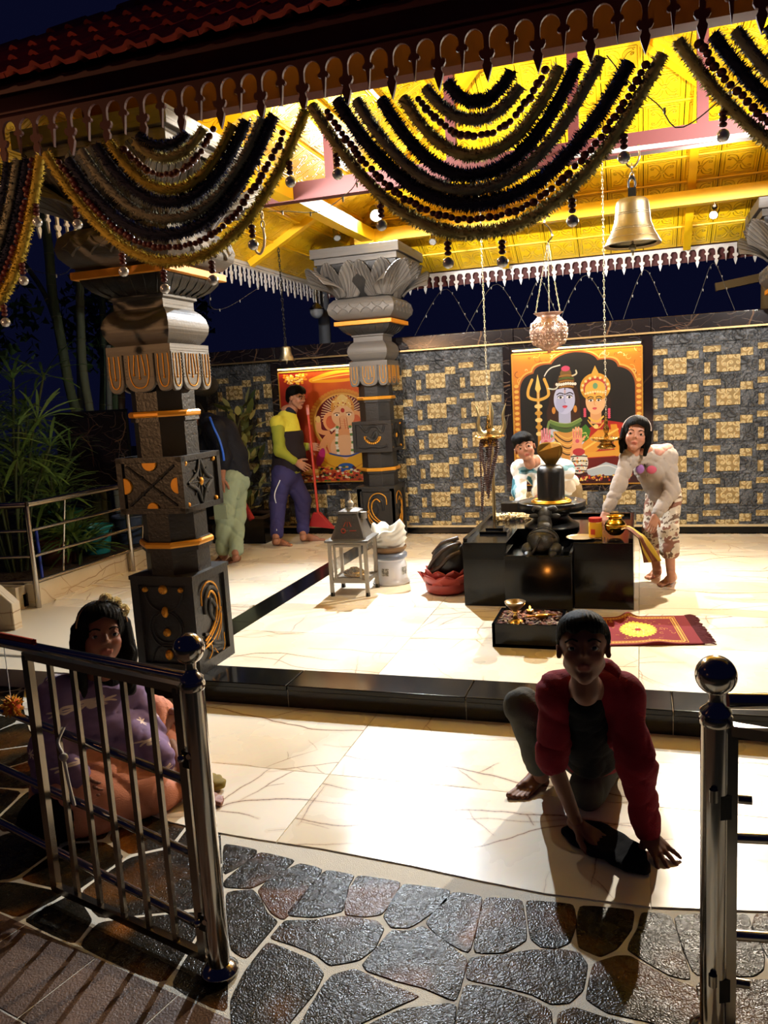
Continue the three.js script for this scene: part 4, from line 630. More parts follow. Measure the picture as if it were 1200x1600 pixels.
{
  // reclining bull, seen from behind
  const t = thing('bull_statue', 'black stone bull statue reclining before the lingam', 'statue', [AX - 0.012, 0.36, -5.44]);
  const S = phy(0x2b2a26, 0.34, 0, { bumpMap: rep(grainTex, 5), bumpScale: 0.002 });
  part('body', [ell(0.105, 0.085, 0.14, 0, 0.085, 0, 22), ell(0.085, 0.08, 0.1, 0, 0.09, 0.06, 20), ell(0.05, 0.045, 0.05, 0, 0.17, -0.08), ell(0.05, 0.08, 0.055, 0, 0.18, -0.14), ell(0.05, 0.045, 0.09, -0.085, 0.045, 0.07), ell(0.05, 0.045, 0.09, 0.085, 0.045, 0.07), ell(0.03, 0.026, 0.06, -0.08, 0.026, 0.14), ell(0.03, 0.026, 0.06, 0.08, 0.026, 0.14), ell(0.028, 0.026, 0.09, -0.07, 0.028, -0.13), ell(0.028, 0.026, 0.09, 0.07, 0.028, -0.13)], S, t);
  const hd = part('head', [ell(0.05, 0.055, 0.06, 0, 0.245, -0.17), ell(0.035, 0.035, 0.05, 0, 0.225, -0.22)], S, t);
  part('horns', [tube([[-0.025, 0.28, -0.16], [-0.06, 0.29, -0.16], [-0.075, 0.27, -0.17]], 0.02, 12, 8), tube([[0.025, 0.28, -0.16], [0.06, 0.29, -0.16], [0.075, 0.27, -0.17]], 0.02, 12, 8)], S, hd);
  part('ears', [ell(0.035, 0.018, 0.012, -0.075, 0.235, -0.155, 10), ell(0.035, 0.018, 0.012, 0.075, 0.235, -0.155, 10)], S, hd);
  part('tail', tube([[0, 0.14, 0.145], [-0.02, 0.09, 0.16], [-0.06, 0.03, 0.155], [-0.1, 0.02, 0.13]], 0.009, 20, 7), S, t);
  part('saddle_cord', [tor(0.1, 0.005, 30, 6).scale(1.06, 0.9, 1).translate(0, 0.085, -0.02), tor(0.088, 0.005, 30, 6).rotateX(0.9).translate(0, 0.12, 0.05)], S, t);
  part('plinth', uvM(rbox(0.25, 0.016, 0.34, 0.006, 0, 0.008, 0.0)), S, t);
}
{
  const R = rng(14);
  const flower = () => { const gs = []; return gs; };
  const bits = []; for (let i = 0; i < 150; i++) { const u = R(), a = R() * 6.28, rr = 0.028 * Math.sqrt(R()); const x = lerp(-1.12, -0.66, u), z = -6.27 + 0.03 * Math.sin(u * 9); bits.push(new THREE.IcosahedronGeometry(0.012 + R() * 0.008, 0).scale(1, 0.7, 1).rotateX(R() * 3).rotateY(R() * 3).translate(x, 0.482 + Math.sin(a) * rr, z + Math.cos(a) * rr)); }
  const fg = thing('flower_garland', 'string of cream white flowers lying on the black altar', 'garland', [0, 0, 0]); const o = part('flowers', bits, std(0xe7d3a6, 0.8), fg); part('thread', tube([[-1.12, 0.48, -6.27], [-0.9, 0.48, -6.25], [-0.66, 0.48, -6.28]], 0.004, 12, 5), std(0xd9c391, 0.9), fg);
}
{
  const label = canvasTex(256, 128, (c, w, h) => { c.fillStyle = '#e0a41f'; c.fillRect(0, 0, w, h); c.fillStyle = '#a32018'; c.fillRect(0, 0, w, 16); for (let i = 0; i < 6; i++) { c.fillStyle = i % 2 ? '#c23a1a' : '#f3d36a'; c.fillRect(i * 44 + 6, 34 + (i % 3) * 14, 30, 10); c.fillRect(i * 44 + 10, 80 + (i % 2) * 12, 22, 6); } });
  const j = thing('powder_jar', 'yellow plastic jar with a red screw lid on the altar', 'jar', [-0.3, 0.46, -5.52]);
  part('jar_body', lathe([[0, 0], [0.042, 0], [0.045, 0.005], [0.045, 0.1], [0.04, 0.108], [0, 0.108]], 28), std(0xffffff, 0.35, 0, { map: label }), j); part('lid', [cyl(0.043, 0.043, 0.026, 0, 0.12, 0, 28), ...[...Array(20)].map((_, i) => box(0.003, 0.022, 0.003, Math.cos(i * 0.314) * 0.043, 0.12, Math.sin(i * 0.314) * 0.043))], std(0xb3241c, 0.4), j, 'red lid');
  const p = thing('brass_pot', 'round polished brass water pot on the altar edge', 'pot', [-0.172, 0.465, -5.58]);
  part('pot_body', lathe([[0, 0.004], [0.035, 0], [0.05, 0.012], [0.068, 0.04], [0.072, 0.065], [0.064, 0.09], [0.046, 0.105], [0.042, 0.115], [0.045, 0.122], [0.058, 0.13], [0.058, 0.134], [0.042, 0.126], [0.036, 0.115], [0.03, 0.1]], 36), std(0xd6a938, 0.2, 1), p); part('pot_ring', tor(0.07, 0.003, 36, 6).rotateX(Math.PI / 2).translate(0, 0.07, 0), M.gold, p);
  const pl = solo('steel_plate', lathe([[0, 0.003], [0.08, 0.003], [0.095, 0.012], [0.1, 0.013], [0.1, 0.016], [0.094, 0.015], [0.08, 0.006], [0, 0.006]], 36).translate(-0.395, 0.45, -5.5), std(0xcdbb93, 0.3, 0.8), 'shallow round plate lying before the jar on the altar', 'plate');
  // patterned cloth hanging over the corner
  const N = 18, K = 12, pos = [], uv = [], idx = []; for (let s = 0; s < 2; s++) for (let i = 0; i <= N; i++) for (let k = 0; k <= K; k++) { const u = i / N, v = k / K; let x, y; const L = u * 0.3; if (L < 0.1) { x = -0.13 + L; y = 0.474 + 0.05 * Math.sin(u * 11) * (1 - u * 2) * 0.6 + 0.05 * (1 - L / 0.1); } else { x = -0.03 + (L - 0.1) * 0.25; y = 0.474 - (L - 0.1) * 0.86; } const fold = 0.01 * Math.sin(v * 12 + u * 4) * (0.3 + u); pos.push(x + fold + (s ? 0.004 : 0) + v * 0.1 * u, y + (s ? 0.003 : 0), -5.42 - v * 0.13 * (1 - u * 0.45) - 0.01 * u); uv.push(u, v); }
  const o = (N + 1) * (K + 1); for (let i = 0; i < N; i++) for (let k = 0; k < K; k++) { const a = i * (K + 1) + k; idx.push(a, a + 1, a + K + 2, a, a + K + 2, a + K + 1, o + a, o + a + K + 2, o + a + 1, o + a, o + a + K + 1, o + a + K + 2); }
  const g = new THREE.BufferGeometry(); g.setAttribute('position', new THREE.Float32BufferAttribute(pos, 3)); g.setAttribute('uv', new THREE.Float32BufferAttribute(uv, 2)); g.setIndex(idx); g.computeVertexNormals();
  solo('patterned_cloth', g, std(0xffffff, 0.8, 0, { map: canvasTex(256, 128, (c, w, h) => { c.fillStyle = '#6d3718'; c.fillRect(0, 0, w, h); c.fillStyle = '#c9a52e'; c.fillRect(0, 0, w, 34); c.fillRect(0, 92, w, 12); c.fillStyle = '#8e6b20'; for (let i = 0; i < 30; i++) c.fillRect(i * 9, 44 + (i % 3) * 12, 4, 6); }) }), 'folded brown and gold cloth hanging over the altar corner', 'cloth');
}
// hanging lamps, bead strings, trident
function chain(a, b, r = 0.007) { const n = Math.max(2, Math.round(a.distanceTo(b) / (r * 3.2))), gs = [], d = b.clone().sub(a), q = new THREE.Quaternion().setFromUnitVectors(V(0, 1, 0), d.clone().normalize()); const t0 = new THREE.TorusGeometry(r, r * 0.32, 5, 10).scale(0.75, 1.25, 1), t1 = t0.clone().rotateY(Math.PI / 2); for (let i = 0; i < n; i++) { const p = a.clone().addScaledVector(d, (i + 0.5) / n); gs.push((i % 2 ? t1 : t0).clone().applyQuaternion(q).translate(p.x, p.y, p.z)); } return gs; }
function hangLamp(label, x, y, z) {
  const o = thing('hanging_oil_lamp', label, 'oil lamp', [x, y, z]);
  part('bowl', lathe([[0, -0.075], [0.05, -0.075], [0.068, -0.06], [0.05, -0.045], [0.04, -0.03], [0.06, -0.022], [0.1, -0.012], [0.11, 0], [0.108, 0.004], [0.095, -0.002], [0.05, -0.008], [0, -0.008]], 36), M.brass, o);
  for (let i = 0; i < 5; i++) part('wick_spout', ell(0.02, 0.008, 0.012, 0.1, 0.0, 0, 10).rotateY(i * 1.257 + 0.3), M.brass, o);
  part('stem', lathe([[0.008, -0.01], [0.02, 0.005], [0.01, 0.03], [0.018, 0.05], [0.022, 0.075], [0.01, 0.1], [0.016, 0.115], [0.012, 0.13], [0.006, 0.16]], 18), M.brass, o);
  part('chain', chain(V(0, 0.16, 0), V(0, 3.0 - y, 0), 0.008), M.bellBrass, o); return o;
}
hangLamp('brass hanging oil lamp draped with dark bead strings left of the lingam', -1.083, 1.145, AZ);
hangLamp('brass hanging oil lamp on a chain in front of the deity couple poster', -0.236, 1.1, AZ);
{
  const R = rng(51);
  for (let s = 0; s < 6; s++) {
    const a = s / 6 * 6.28 + 0.3, r = 0.07, gs = [], len = [0.36, 0.3, 0.38, 0.5, 0.34, 0.4][s], c0 = V(-1.083 + Math.cos(a) * r, 1.08, AZ + Math.sin(a) * r), c1 = V(-1.083 + Math.cos(a + 0.8) * r, 1.08, AZ + Math.sin(a + 0.8) * r), bt = V(-1.09 + (R() - 0.5) * 0.05 - (s === 3 ? 0.04 : 0), 1.08 - len, AZ + 0.02);
    const cv = new THREE.CatmullRomCurve3([V(-1.083 + Math.cos(a + 0.4) * 0.055, 1.13, AZ + Math.sin(a + 0.4) * 0.055), c0, c0.clone().lerp(bt, 0.6), bt, c1.clone().lerp(bt, 0.6), c1], true), n = Math.round(cv.getLength() / 0.0165);
    for (const p of cv.getSpacedPoints(n)) gs.push(new THREE.IcosahedronGeometry(0.0085, 1).translate(p.x, p.y, p.z));
    solo('prayer_beads', gs, std(0x3a1d17, 0.4), s === 3 ? 'longest string of dark prayer beads hanging lowest from the left oil lamp' : 'shorter string of dark brown prayer beads bunched under the left oil lamp', 'beads', 'prayer bead strings on the left oil lamp');
  }
  const t = thing('trident', 'brass trident standing at the left back of the altar', 'trident', [-1.11, 0.45, -6.2]), B = std(0xb7a679, 0.35, 1);
  part('shaft', cyl(0.014, 0.014, 0.72, 0, 0.36, 0, 14), B, t); part('collar', lathe([[0.014, 0.66], [0.035, 0.68], [0.02, 0.7], [0.04, 0.72], [0.018, 0.74]]), B, t);
  part('middle_prong', lathe([[0.016, 0.7], [0.016, 0.8], [0.026, 0.86], [0.004, 0.96]], 14).scale(1, 1, 0.5), B, t);
  for (const s of [-1, 1]) { const g = []; const cv = new THREE.CatmullRomCurve3([V(0, 0.72, 0), V(s * 0.07, 0.7, 0), V(s * 0.1, 0.76, 0), V(s * 0.095, 0.84, 0), V(s * 0.12, 0.93, 0)]); const tb = new THREE.TubeGeometry(cv, 26, 0.02, 8); const p = tb.attributes.position; for (let i = 0; i <= 26; i++) { const k = 1 - 0.85 * Math.pow(i / 26, 2), c = cv.getPointAt(i / 26); for (let j = 0; j <= 8; j++) { const q = i * 9 + j; p.setXYZ(q, c.x + (p.getX(q) - c.x) * k, c.y + (p.getY(q) - c.y) * k, c.z + (p.getZ(q) - c.z) * k * 0.5); } } tb.computeVertexNormals(); part('side_prong', tb, B, t); }
}
{
  // copper pot on three chains
  const o = thing('hanging_pot', 'round embossed copper pot hanging on three chains over the altar', 'pot', [-0.622, 1.875, AZ]);
  const bt = canvasTex(512, 256, (c, w, h) => { const R = rng(4); c.fillStyle = '#666'; c.fillRect(0, 0, w, h); c.lineWidth = 5; for (let i = 0; i < 150; i++) { c.strokeStyle = R() < 0.5 ? '#fff' : '#111'; c.beginPath(); c.arc(R() * w, R() * h, 6 + R() * 14, R() * 6, R() * 6 + 3); c.stroke(); } }, false);
  part('pot_body', lathe([[0, -0.13], [0.045, -0.125], [0.09, -0.1], [0.122, -0.05], [0.133, 0], [0.122, 0.05], [0.1, 0.085], [0.078, 0.105], [0.08, 0.118], [0.1, 0.13], [0.104, 0.134], [0.085, 0.13], [0.07, 0.118]], 44), std(0xc7a796, 0.38, 1, { bumpMap: rep(bt, 3, 1.5), bumpScale: 0.03 }), o);
  { const bs = []; for (let j = 0; j < 4; j++) for (let i = 0; i < 18; i++) { const a = (i + j * 0.5) / 18 * 6.283, y = -0.075 + j * 0.042, r = Math.sqrt(Math.max(0, 1 - Math.pow(y / 0.15, 2))) * 0.131; bs.push(new THREE.TorusGeometry(0.014, 0.0045, 5, 9).rotateY(Math.PI / 2).rotateZ(y * 6).translate(r, y, 0).rotateY(a), new THREE.IcosahedronGeometry(0.006, 0).translate(r, y, 0).rotateY(a)); } part('embossing', bs, std(0xd9bca8, 0.3, 1), o, 'raised ring ornament'); }
  part('drip_nozzle', lathe([[0.018, -0.125], [0.012, -0.145], [0.0, -0.15]], 12), M.copper, o);
  const top = V(0.01, 0.62, 0); for (let i = 0; i < 3; i++) { const a = i * 2.09 + 0.5; part('chain', chain(V(Math.cos(a) * 0.098, 0.132, Math.sin(a) * 0.098), top, 0.006), M.bellBrass, o); }
  part('hook', [tube([top, [0.04, 0.66, 0], [0.02, 0.72, 0], [-0.01, 0.75, 0], [0.005, 0.8, 0], [0.03, 0.79, 0]], 0.007, 26, 7)], M.steel, o); part('chain', chain(V(0.01, 0.79, 0), V(0.01, 1.13, 0), 0.011), M.steel, o);
}
function bell(label, x, y, z, s, m, parts) {
  const o = thing('brass_bell', label, 'bell', [x, y, z]);
  part('bell_body', lathe([[0.15, 0.01], [0.178, 0.0], [0.18, 0.008], [0.165, 0.035], [0.14, 0.08], [0.118, 0.14], [0.108, 0.2], [0.105, 0.25], [0.1, 0.275], [0.085, 0.29], [0.03, 0.3], [0.0, 0.3]].map(p => [p[0] * s, p[1] * s]), 48), m, o);
  part('rings', [[0.1105, 0.19], [0.109, 0.2], [0.131, 0.105], [0.135, 0.095], [0.16, 0.045]].map(p => tor(p[0] * s, 0.0028 * s, 48, 6).rotateX(Math.PI / 2).translate(0, p[1] * s, 0)), m, o);
  part('clapper', [rod(V(0, 0.25 * s, 0), V(0, -0.015 * s, 0), 0.008 * s), sph(0.024 * s, 0, -0.012 * s, 0, 12), cyl(0.008 * s, 0.011 * s, 0.035 * s, 0, -0.045 * s, 0, 8)], M.bellBrass, o);
  part('crown', [box(0.05 * s, 0.07 * s, 0.03 * s, 0, 0.325 * s, 0), tor(0.03 * s, 0.009 * s, 20, 8).scale(0.7, 1.4, 1).translate(0, 0.385 * s, 0)], M.blackIron, o); return o;
}
{
  const rodZ = -5.5, hy = 2.925;
  solo('hanging_rod', [rod(V(-0.5, hy + 0.01, rodZ), V(1.5, hy - 0.03, rodZ), 0.014, 0.014, 12), rod(V(-0.45, hy, rodZ), V(-0.45, 3.1, -5.9), 0.008), rod(V(1.38, hy - 0.03, rodZ), V(1.38, 3.05, rodZ), 0.01)], M.white, 'thin white rod under the red beam carrying the large bell', 'rod');
  const b = bell('large brass temple bell hanging from a hook', -0.04, 2.345, rodZ, 0.97, M.bellBrass);
  part('hook', [tube([[-0.035, 0.62, 0], [-0.04, 0.54, 0], [0, 0.49, 0], [0.045, 0.54, 0], [0.04, 0.62, 0]].map(p => [p[0], p[1] - 0.02, p[2]]), 0.007, 24, 8), ...chain(V(0, 0.4, 0), V(0, 0.5, 0), 0.016)], M.steel, b);
  const s = bell('small brass bell hanging on a chain before the left wall', -3.165, 1.86, -7.0, 0.45, M.bellBrass);
  part('chain', chain(V(0, 0.18, 0), V(0.0, ceilH(-3.165, -7) - 1.86 - 0.03, 0), 0.014), M.blackIron, s);
  // iron hook on a twist of rope under the left garland
  const p = atD(412, 372, 4.6), k = thing('iron_hook', 'iron hook hanging on twisted chain below the left garland', 'hook', p.toArray());
  part('hook', tube([[0.0, 0.06, 0], [0.005, 0.0, 0], [-0.005, -0.05, 0], [-0.03, -0.085, 0], [-0.055, -0.065, 0], [-0.05, -0.045, 0]], 0.008, 26, 8), std(0xb5a48c, 0.5, 0.7), k);
  part('chain', chain(V(0, 0.05, 0), V(0.0, 3.0 - p.y, 0), 0.016), std(0xa89a86, 0.5, 0.7), k);
}

// ---------------------------------------------------------------- things on the platform floor
{
  // lamp house of steel and glass
  const t = thing('glass_lamp_box', 'pagoda-topped steel and glass lamp box on the marble', 'lamp box', [-2.12, 0, -5.66], 0.06), W = 0.15, S = std(0xa49c90, 0.38, 1, { bumpMap: rep(grainTex, 8), bumpScale: 0.001 });
  for (const [sx, sz] of [[-1, -1], [1, -1], [-1, 1], [1, 1]]) { const l = part('leg', box(0.026, 0.42, 0.026, sx * (W - 0.01), 0.21, sz * (W - 0.01)), S, t); part('foot', cyl(0.018, 0.016, 0.03, sx * (W - 0.01), 0.015, sz * (W - 0.01), 12), M.blackIron, l); }
  for (const y of [0.115, 0.405]) part('frame', [box(2 * W, 0.022, 0.022, 0, y, W - 0.01), box(2 * W, 0.022, 0.022, 0, y, -W + 0.01), box(0.022, 0.022, 2 * W, W - 0.01, y, 0), box(0.022, 0.022, 2 * W, -W + 0.01, y, 0)], S, t);
  part('door_frame', [box(0.018, 0.26, 0.012, -0.1, 0.265, W), box(0.018, 0.26, 0.012, 0.1, 0.265, W), box(0.22, 0.016, 0.012, 0, 0.39, W), box(0.22, 0.016, 0.012, 0, 0.135, W)], S, t);
  const glass = phy(0xffffff, 0.05, 0, { transmission: 1, thickness: 0, ior: 1.45 });
  for (let k = 0; k < 4; k++) part('glass_pane', box(2 * W - 0.05, 0.27, 0.003, 0, 0.262, W - 0.012).rotateY(k * Math.PI / 2), glass, t);
  part('tray', box(2 * W - 0.03, 0.012, 2 * W - 0.03, 0, 0.115, 0), S, t);
  const rf = part('roof', sqLatheFlat([[0.165, 0.415], [0.17, 0.42], [0.17, 0.432], [0.13, 0.44], [0.07, 0.62], [0.078, 0.625], [0.078, 0.64], [0.03, 0.66]]), std(0x6f6a64, 0.4, 0.9, { bumpMap: rep(grainTex, 10), bumpScale: 0.002 }), t, 'tarnished sloping steel roof');
  part('finial', lathe([[0.035, 0.655], [0.02, 0.665], [0.032, 0.69], [0.02, 0.71], [0.008, 0.72], [0.012, 0.73], [0.003, 0.78]], 18), S, rf);
  part('vent', [cyl(0.028, 0.028, 0.05, 0.1, 0.6, 0, 14), sqLatheFlat([[0.0, 0.45], [0.02, 0.452]])], S, rf);
  part('emblem', [tor(0.016, 0.004, 16, 6).translate(-0.03, 0.5, 0.118), box(0.05, 0.006, 0.004, 0.045, 0.5, 0.117), ...[-1, 0, 1].map(i => tube([[i * 0.03, 0.53, 0.108], [i * 0.02, 0.55, 0.101], [i * 0.012, 0.565, 0.096]], 0.003, 6, 5))].map(g => g), std(0xa3371f, 0.5), rf);
  const d = solo('brass_oil_lamp', lathe([[0, 0.0], [0.06, 0.0], [0.08, 0.012], [0.085, 0.035], [0.07, 0.05], [0.04, 0.055], [0.03, 0.07], [0, 0.072]], 28).translate(-2.12, 0.122, -5.66), M.brass, 'brass oil lamp standing inside the glass lamp box', 'oil lamp');
}
{
  const c = [-1.925, 0, -5.98], t = thing('ceramic_stool', 'white ceramic stool with patterned panels behind the glass lamp box', 'stool', c);
  const cer = phy(0xd3d6de, 0.2, 0, { clearcoat: 0.5 });
  part('body', lathe([[0, 0], [0.15, 0], [0.152, 0.015], [0.14, 0.03], [0.132, 0.05], [0.135, 0.1], [0.13, 0.15], [0.115, 0.185], [0.12, 0.2], [0.135, 0.21], [0.137, 0.235], [0.12, 0.25], [0, 0.25]], 40), cer, t); part('grey_rim', lathe([[0.12, 0.2], [0.1375, 0.21], [0.139, 0.236], [0.12, 0.251]], 40), std(0x6d7686, 0.3), t, 'blue-grey rim');
  const pt = canvasTex(128, 96, (x, w, h) => { const R = rng(2); x.fillStyle = '#6c6a64'; x.fillRect(0, 0, w, h); x.strokeStyle = '#d8d5cc'; x.lineWidth = 4; for (let i = 0; i < 16; i++) { x.beginPath(); x.arc(R() * w, R() * h, 6 + R() * 14, 0, 5); x.stroke(); } });
  for (let k = 0; k < 5; k++) part('panel', norm(new THREE.CylinderGeometry(0.1365, 0.1365, 0.06, 8, 1, true, 0, 0.42).translate(0, 0.11, 0)).rotateY(k * 1.257 - 0.25), std(0xffffff, 0.4, 0, { map: pt, side: THREE.DoubleSide }), t);
  // brown basket ring and cloth bundle on it
  solo('brown_basin', lathe([[0, 0], [0.11, 0], [0.135, 0.03], [0.14, 0.05], [0.13, 0.05], [0.1, 0.012], [0, 0.012]], 32).translate(c[0], 0.252, c[2]), std(0x7b5c38, 0.6), 'shallow brown basin on top of the ceramic stool', 'basin');
  const R = 40, Q = 26, pos = [], idx = []; for (let j = 0; j <= Q; j++) for (let i = 0; i <= R; i++) { const v = j / Q, a = i / R * Math.PI * 2; const top = 0.17 + 0.035 * Math.sin(a * 2 + 1) + 0.02 * Math.sin(a * 5); let r, y; if (v < 0.75) { const s = v / 0.75; r = 0.105 + 0.035 * Math.sin(s * 2.6) + 0.016 * (fbm(Math.cos(a) * 3 + 5, s * 7, Math.sin(a) * 3) - 0.5) * 2; y = s * top; } else { const s = (v - 0.75) / 0.25; r = (0.12) * (1 - s) + 0.0; y = top - 0.05 * s + 0.02 * Math.sin(a * 3 + s * 4) * (1 - s); } r += 0.008 * Math.sin(v * 30 + 3 * Math.sin(a * 2)) * (1 - v); pos.push(Math.cos(a) * r * (1 + 0.04 * Math.sin(a * 3)), y, Math.sin(a) * r); if (j < Q && i < R) { const k = j * (R + 1) + i; idx.push(k, k + R + 1, k + 1, k + 1, k + R + 1, k + R + 2); } }
  const g = new THREE.BufferGeometry(); g.setAttribute('position', new THREE.Float32BufferAttribute(pos, 3)); g.setIndex(idx); g.computeVertexNormals();
  solo('cloth_bag', norm(g).translate(c[0], 0.285, c[2]), std(0xcfcabd, 0.85, 0, { bumpMap: rep(grainTex, 2), bumpScale: 0.006, side: THREE.DoubleSide }), 'crumpled whitish cloth bag sitting on the ceramic stool', 'bag');
}
{
  // red lotus planter with a black stone in it
  const t = thing('lotus_bowl', 'red lotus-shaped bowl on the floor left of the altar', 'bowl', [-1.405, 0, -5.72]), pet = [], m = std(0xa83f38, 0.45, 0, { side: THREE.DoubleSide });
  const petal = (R, h, w, tip) => { const pos = [], idx = [], NU = 10, NV = 10; for (let j = 0; j <= NV; j++) for (let i = 0; i <= NU; i++) { const u = i / NU * 2 - 1, v = j / NV, ww = w * Math.sin(Math.min(1, 0.25 + v * 0.6) * Math.PI) * (v > 0.75 ? Math.sqrt(Math.max(0, 1 - Math.pow((v - 0.75) / 0.25, 1.6))) : 1), r = R * (0.45 + 0.55 * Math.sin(v * 1.6)) + tip * v * v; pos.push(u * ww, v * h, r - 0.03 * u * u + (v > 0.9 ? 0.01 : 0)); } for (let j = 0; j < NV; j++) for (let i = 0; i < NU; i++) { const a = j * (NU + 1) + i; idx.push(a, a + 1, a + NU + 2, a, a + NU + 2, a + NU + 1); } const g = new THREE.BufferGeometry(); g.setAttribute('position', new THREE.Float32BufferAttribute(pos, 3)); g.setIndex(idx); g.computeVertexNormals(); return norm(g); };
  for (let i = 0; i < 8; i++) part('petal', petal(0.21, 0.2, 0.13, 0.05).rotateY(i * Math.PI / 4 + 0.2), m, t);
  for (let i = 0; i < 8; i++) part('petal', petal(0.18, 0.235, 0.11, 0.02).rotateY(i * Math.PI / 4 + 0.6), m, t);
  part('cup', lathe([[0, 0], [0.15, 0], [0.19, 0.03], [0.2, 0.1], [0.185, 0.1], [0.17, 0.04], [0, 0.03]], 32), m, t);
  const s = thing('carved_stone', 'black carved stone leaning in the red lotus bowl', 'stone', [-1.385, 0.035, -5.72]), bm = std(0x1a1512, 0.4);
  const body = new THREE.SphereGeometry(1, 30, 22).scale(0.16, 0.19, 0.12); { const p = body.attributes.position; for (let i = 0; i < p.count; i++) { const x = p.getX(i), y = p.getY(i), z = p.getZ(i), k = 1 + 0.25 * (fbm(x * 9 + 4, y * 9, z * 9) - 0.5); p.setXYZ(i, x * k, y * k, z * k); } body.computeVertexNormals(); }
  part('stone_body', body.rotateZ(-0.5).translate(0.01, 0.24, 0), bm, s); part('ridges', [tube([[-0.16, 0.18, 0.07], [-0.1, 0.27, 0.1], [0.0, 0.36, 0.08], [0.12, 0.4, 0.02]], 0.018, 24, 8), tube([[-0.15, 0.14, 0.08], [-0.06, 0.2, 0.12], [0.03, 0.29, 0.11], [0.12, 0.33, 0.06]], 0.02, 24, 8), tube([[-0.13, 0.3, 0.02], [-0.03, 0.4, 0.03], [0.1, 0.44, 0]], 0.018, 20, 8)], std(0x3b2b20, 0.4), s);
  s.scale.setScalar(0.86); t.scale.setScalar(0.82);
  part('stone_foot', lathe([[0, 0], [0.07, 0.0], [0.06, 0.08], [0.08, 0.15], [0, 0.16]], 16), bm, s);
}
{
  // black tray box with potpourri, lamp and spoon
  const x0 = -0.84, x1 = -0.44, z0 = -4.83, z1 = -4.475, t = thing('stone_tray', 'low black stone tray filled with dry petals before the altar', 'tray', [0, 0, 0]), cx = (x0 + x1) / 2, cz = (z0 + z1) / 2, w = x1 - x0, d = z1 - z0;
  for (const [a, b, c, e] of [[w, 0.018, 0, d / 2 - 0.009], [w, 0.018, 0, -d / 2 + 0.009], [0.018, d, -w / 2 + 0.009, 0], [0.018, d, w / 2 - 0.009, 0]]) part('side', uvM(box(a, 0.14, b, cx + c, 0.07, cz + e)), M.granite, t);
  part('bottom', box(w, 0.02, d, cx, 0.01, cz), M.granite, t);
  const R = rng(91), gs = [], cols = [[0.12, 0.03, 0.02], [0.2, 0.12, 0.06], [0.06, 0.03, 0.02], [0.28, 0.2, 0.12], [0.16, 0.05, 0.03]];
  for (let i = 0; i < 900; i++) { const g = new THREE.CircleGeometry(0.008 + R() * 0.01, 5).scale(1, 0.6 + R() * 0.4, 1).rotateX(-Math.PI / 2 + (R() - 0.5) * 1.6).rotateY(R() * 6.3).translate(cx + (R() - 0.5) * (w - 0.05), 0.122 + R() * 0.014, cz + (R() - 0.5) * (d - 0.05)).toNonIndexed(); const c = cols[R() * 5 | 0], a = new Float32Array(g.attributes.position.count * 3); for (let k = 0; k < a.length; k++) a[k] = c[k % 3]; g.setAttribute('color', new THREE.BufferAttribute(a, 3)); gs.push(g); }
  const pp = part('dry_petals', gs, new THREE.MeshStandardMaterial({ vertexColors: true, roughness: 0.9, side: THREE.DoubleSide }), t); pp.userData.kind = 'stuff'; part('petal_bed', box(w - 0.036, 0.1, d - 0.036, cx, 0.07, cz), std(0x2a140d, 0.95), t);
  const L = thing('brass_standing_lamp', 'small footed brass lamp bowl standing in the petal tray', 'oil lamp', [-0.712, 0.13, -4.55]);
  part('foot', lathe([[0, 0], [0.045, 0], [0.046, 0.006], [0.03, 0.015], [0.013, 0.03], [0.011, 0.06], [0.02, 0.07], [0.012, 0.078]], 28), M.brass, L); part('bowl', lathe([[0.012, 0.075], [0.03, 0.085], [0.055, 0.11], [0.063, 0.128], [0.058, 0.128], [0.045, 0.11], [0, 0.098]], 32), std(0x7d6a4d, 0.35, 1), L);
  // a small flame behind it
  const fp = V(-0.64, 0.31, -5.16);
  const F = thing('lamp_flame', 'tiny lamp flame glowing behind the petal tray', 'flame', [-0.655, 0.131, -4.76]); part('lamp_cup', lathe([[0, 0], [0.02, 0], [0.026, 0.02], [0.022, 0.02], [0, 0.01]], 18), M.brass, F); part('flame', ell(0.006, 0.014, 0.006, 0, 0.032, 0, 10), new THREE.MeshStandardMaterial({ color: 0x000000, emissive: 0xffa040, emissiveIntensity: 7 }), F); const pl = new THREE.PointLight(0xff9a3c, 0.06, 0, 2); pl.shadow.radius = 0.3; pl.position.set(0, 0.04, 0); pl.castShadow = true; F.add(pl);
  const sp = thing('brass_spoon', 'brass ladle lying on the dry petals', 'ladle', [-0.6, 0.137, -4.63], 0.35); part('handle', tube([[-0.06, 0.01, 0], [0.03, 0.018, 0], [0.12, 0.012, 0]], 0.006, 16, 7), M.brass, sp); part('bowl', ell(0.045, 0.014, 0.02, 0.03, 0.012, 0, 16), std(0xb98f43, 0.3, 1), sp);
}
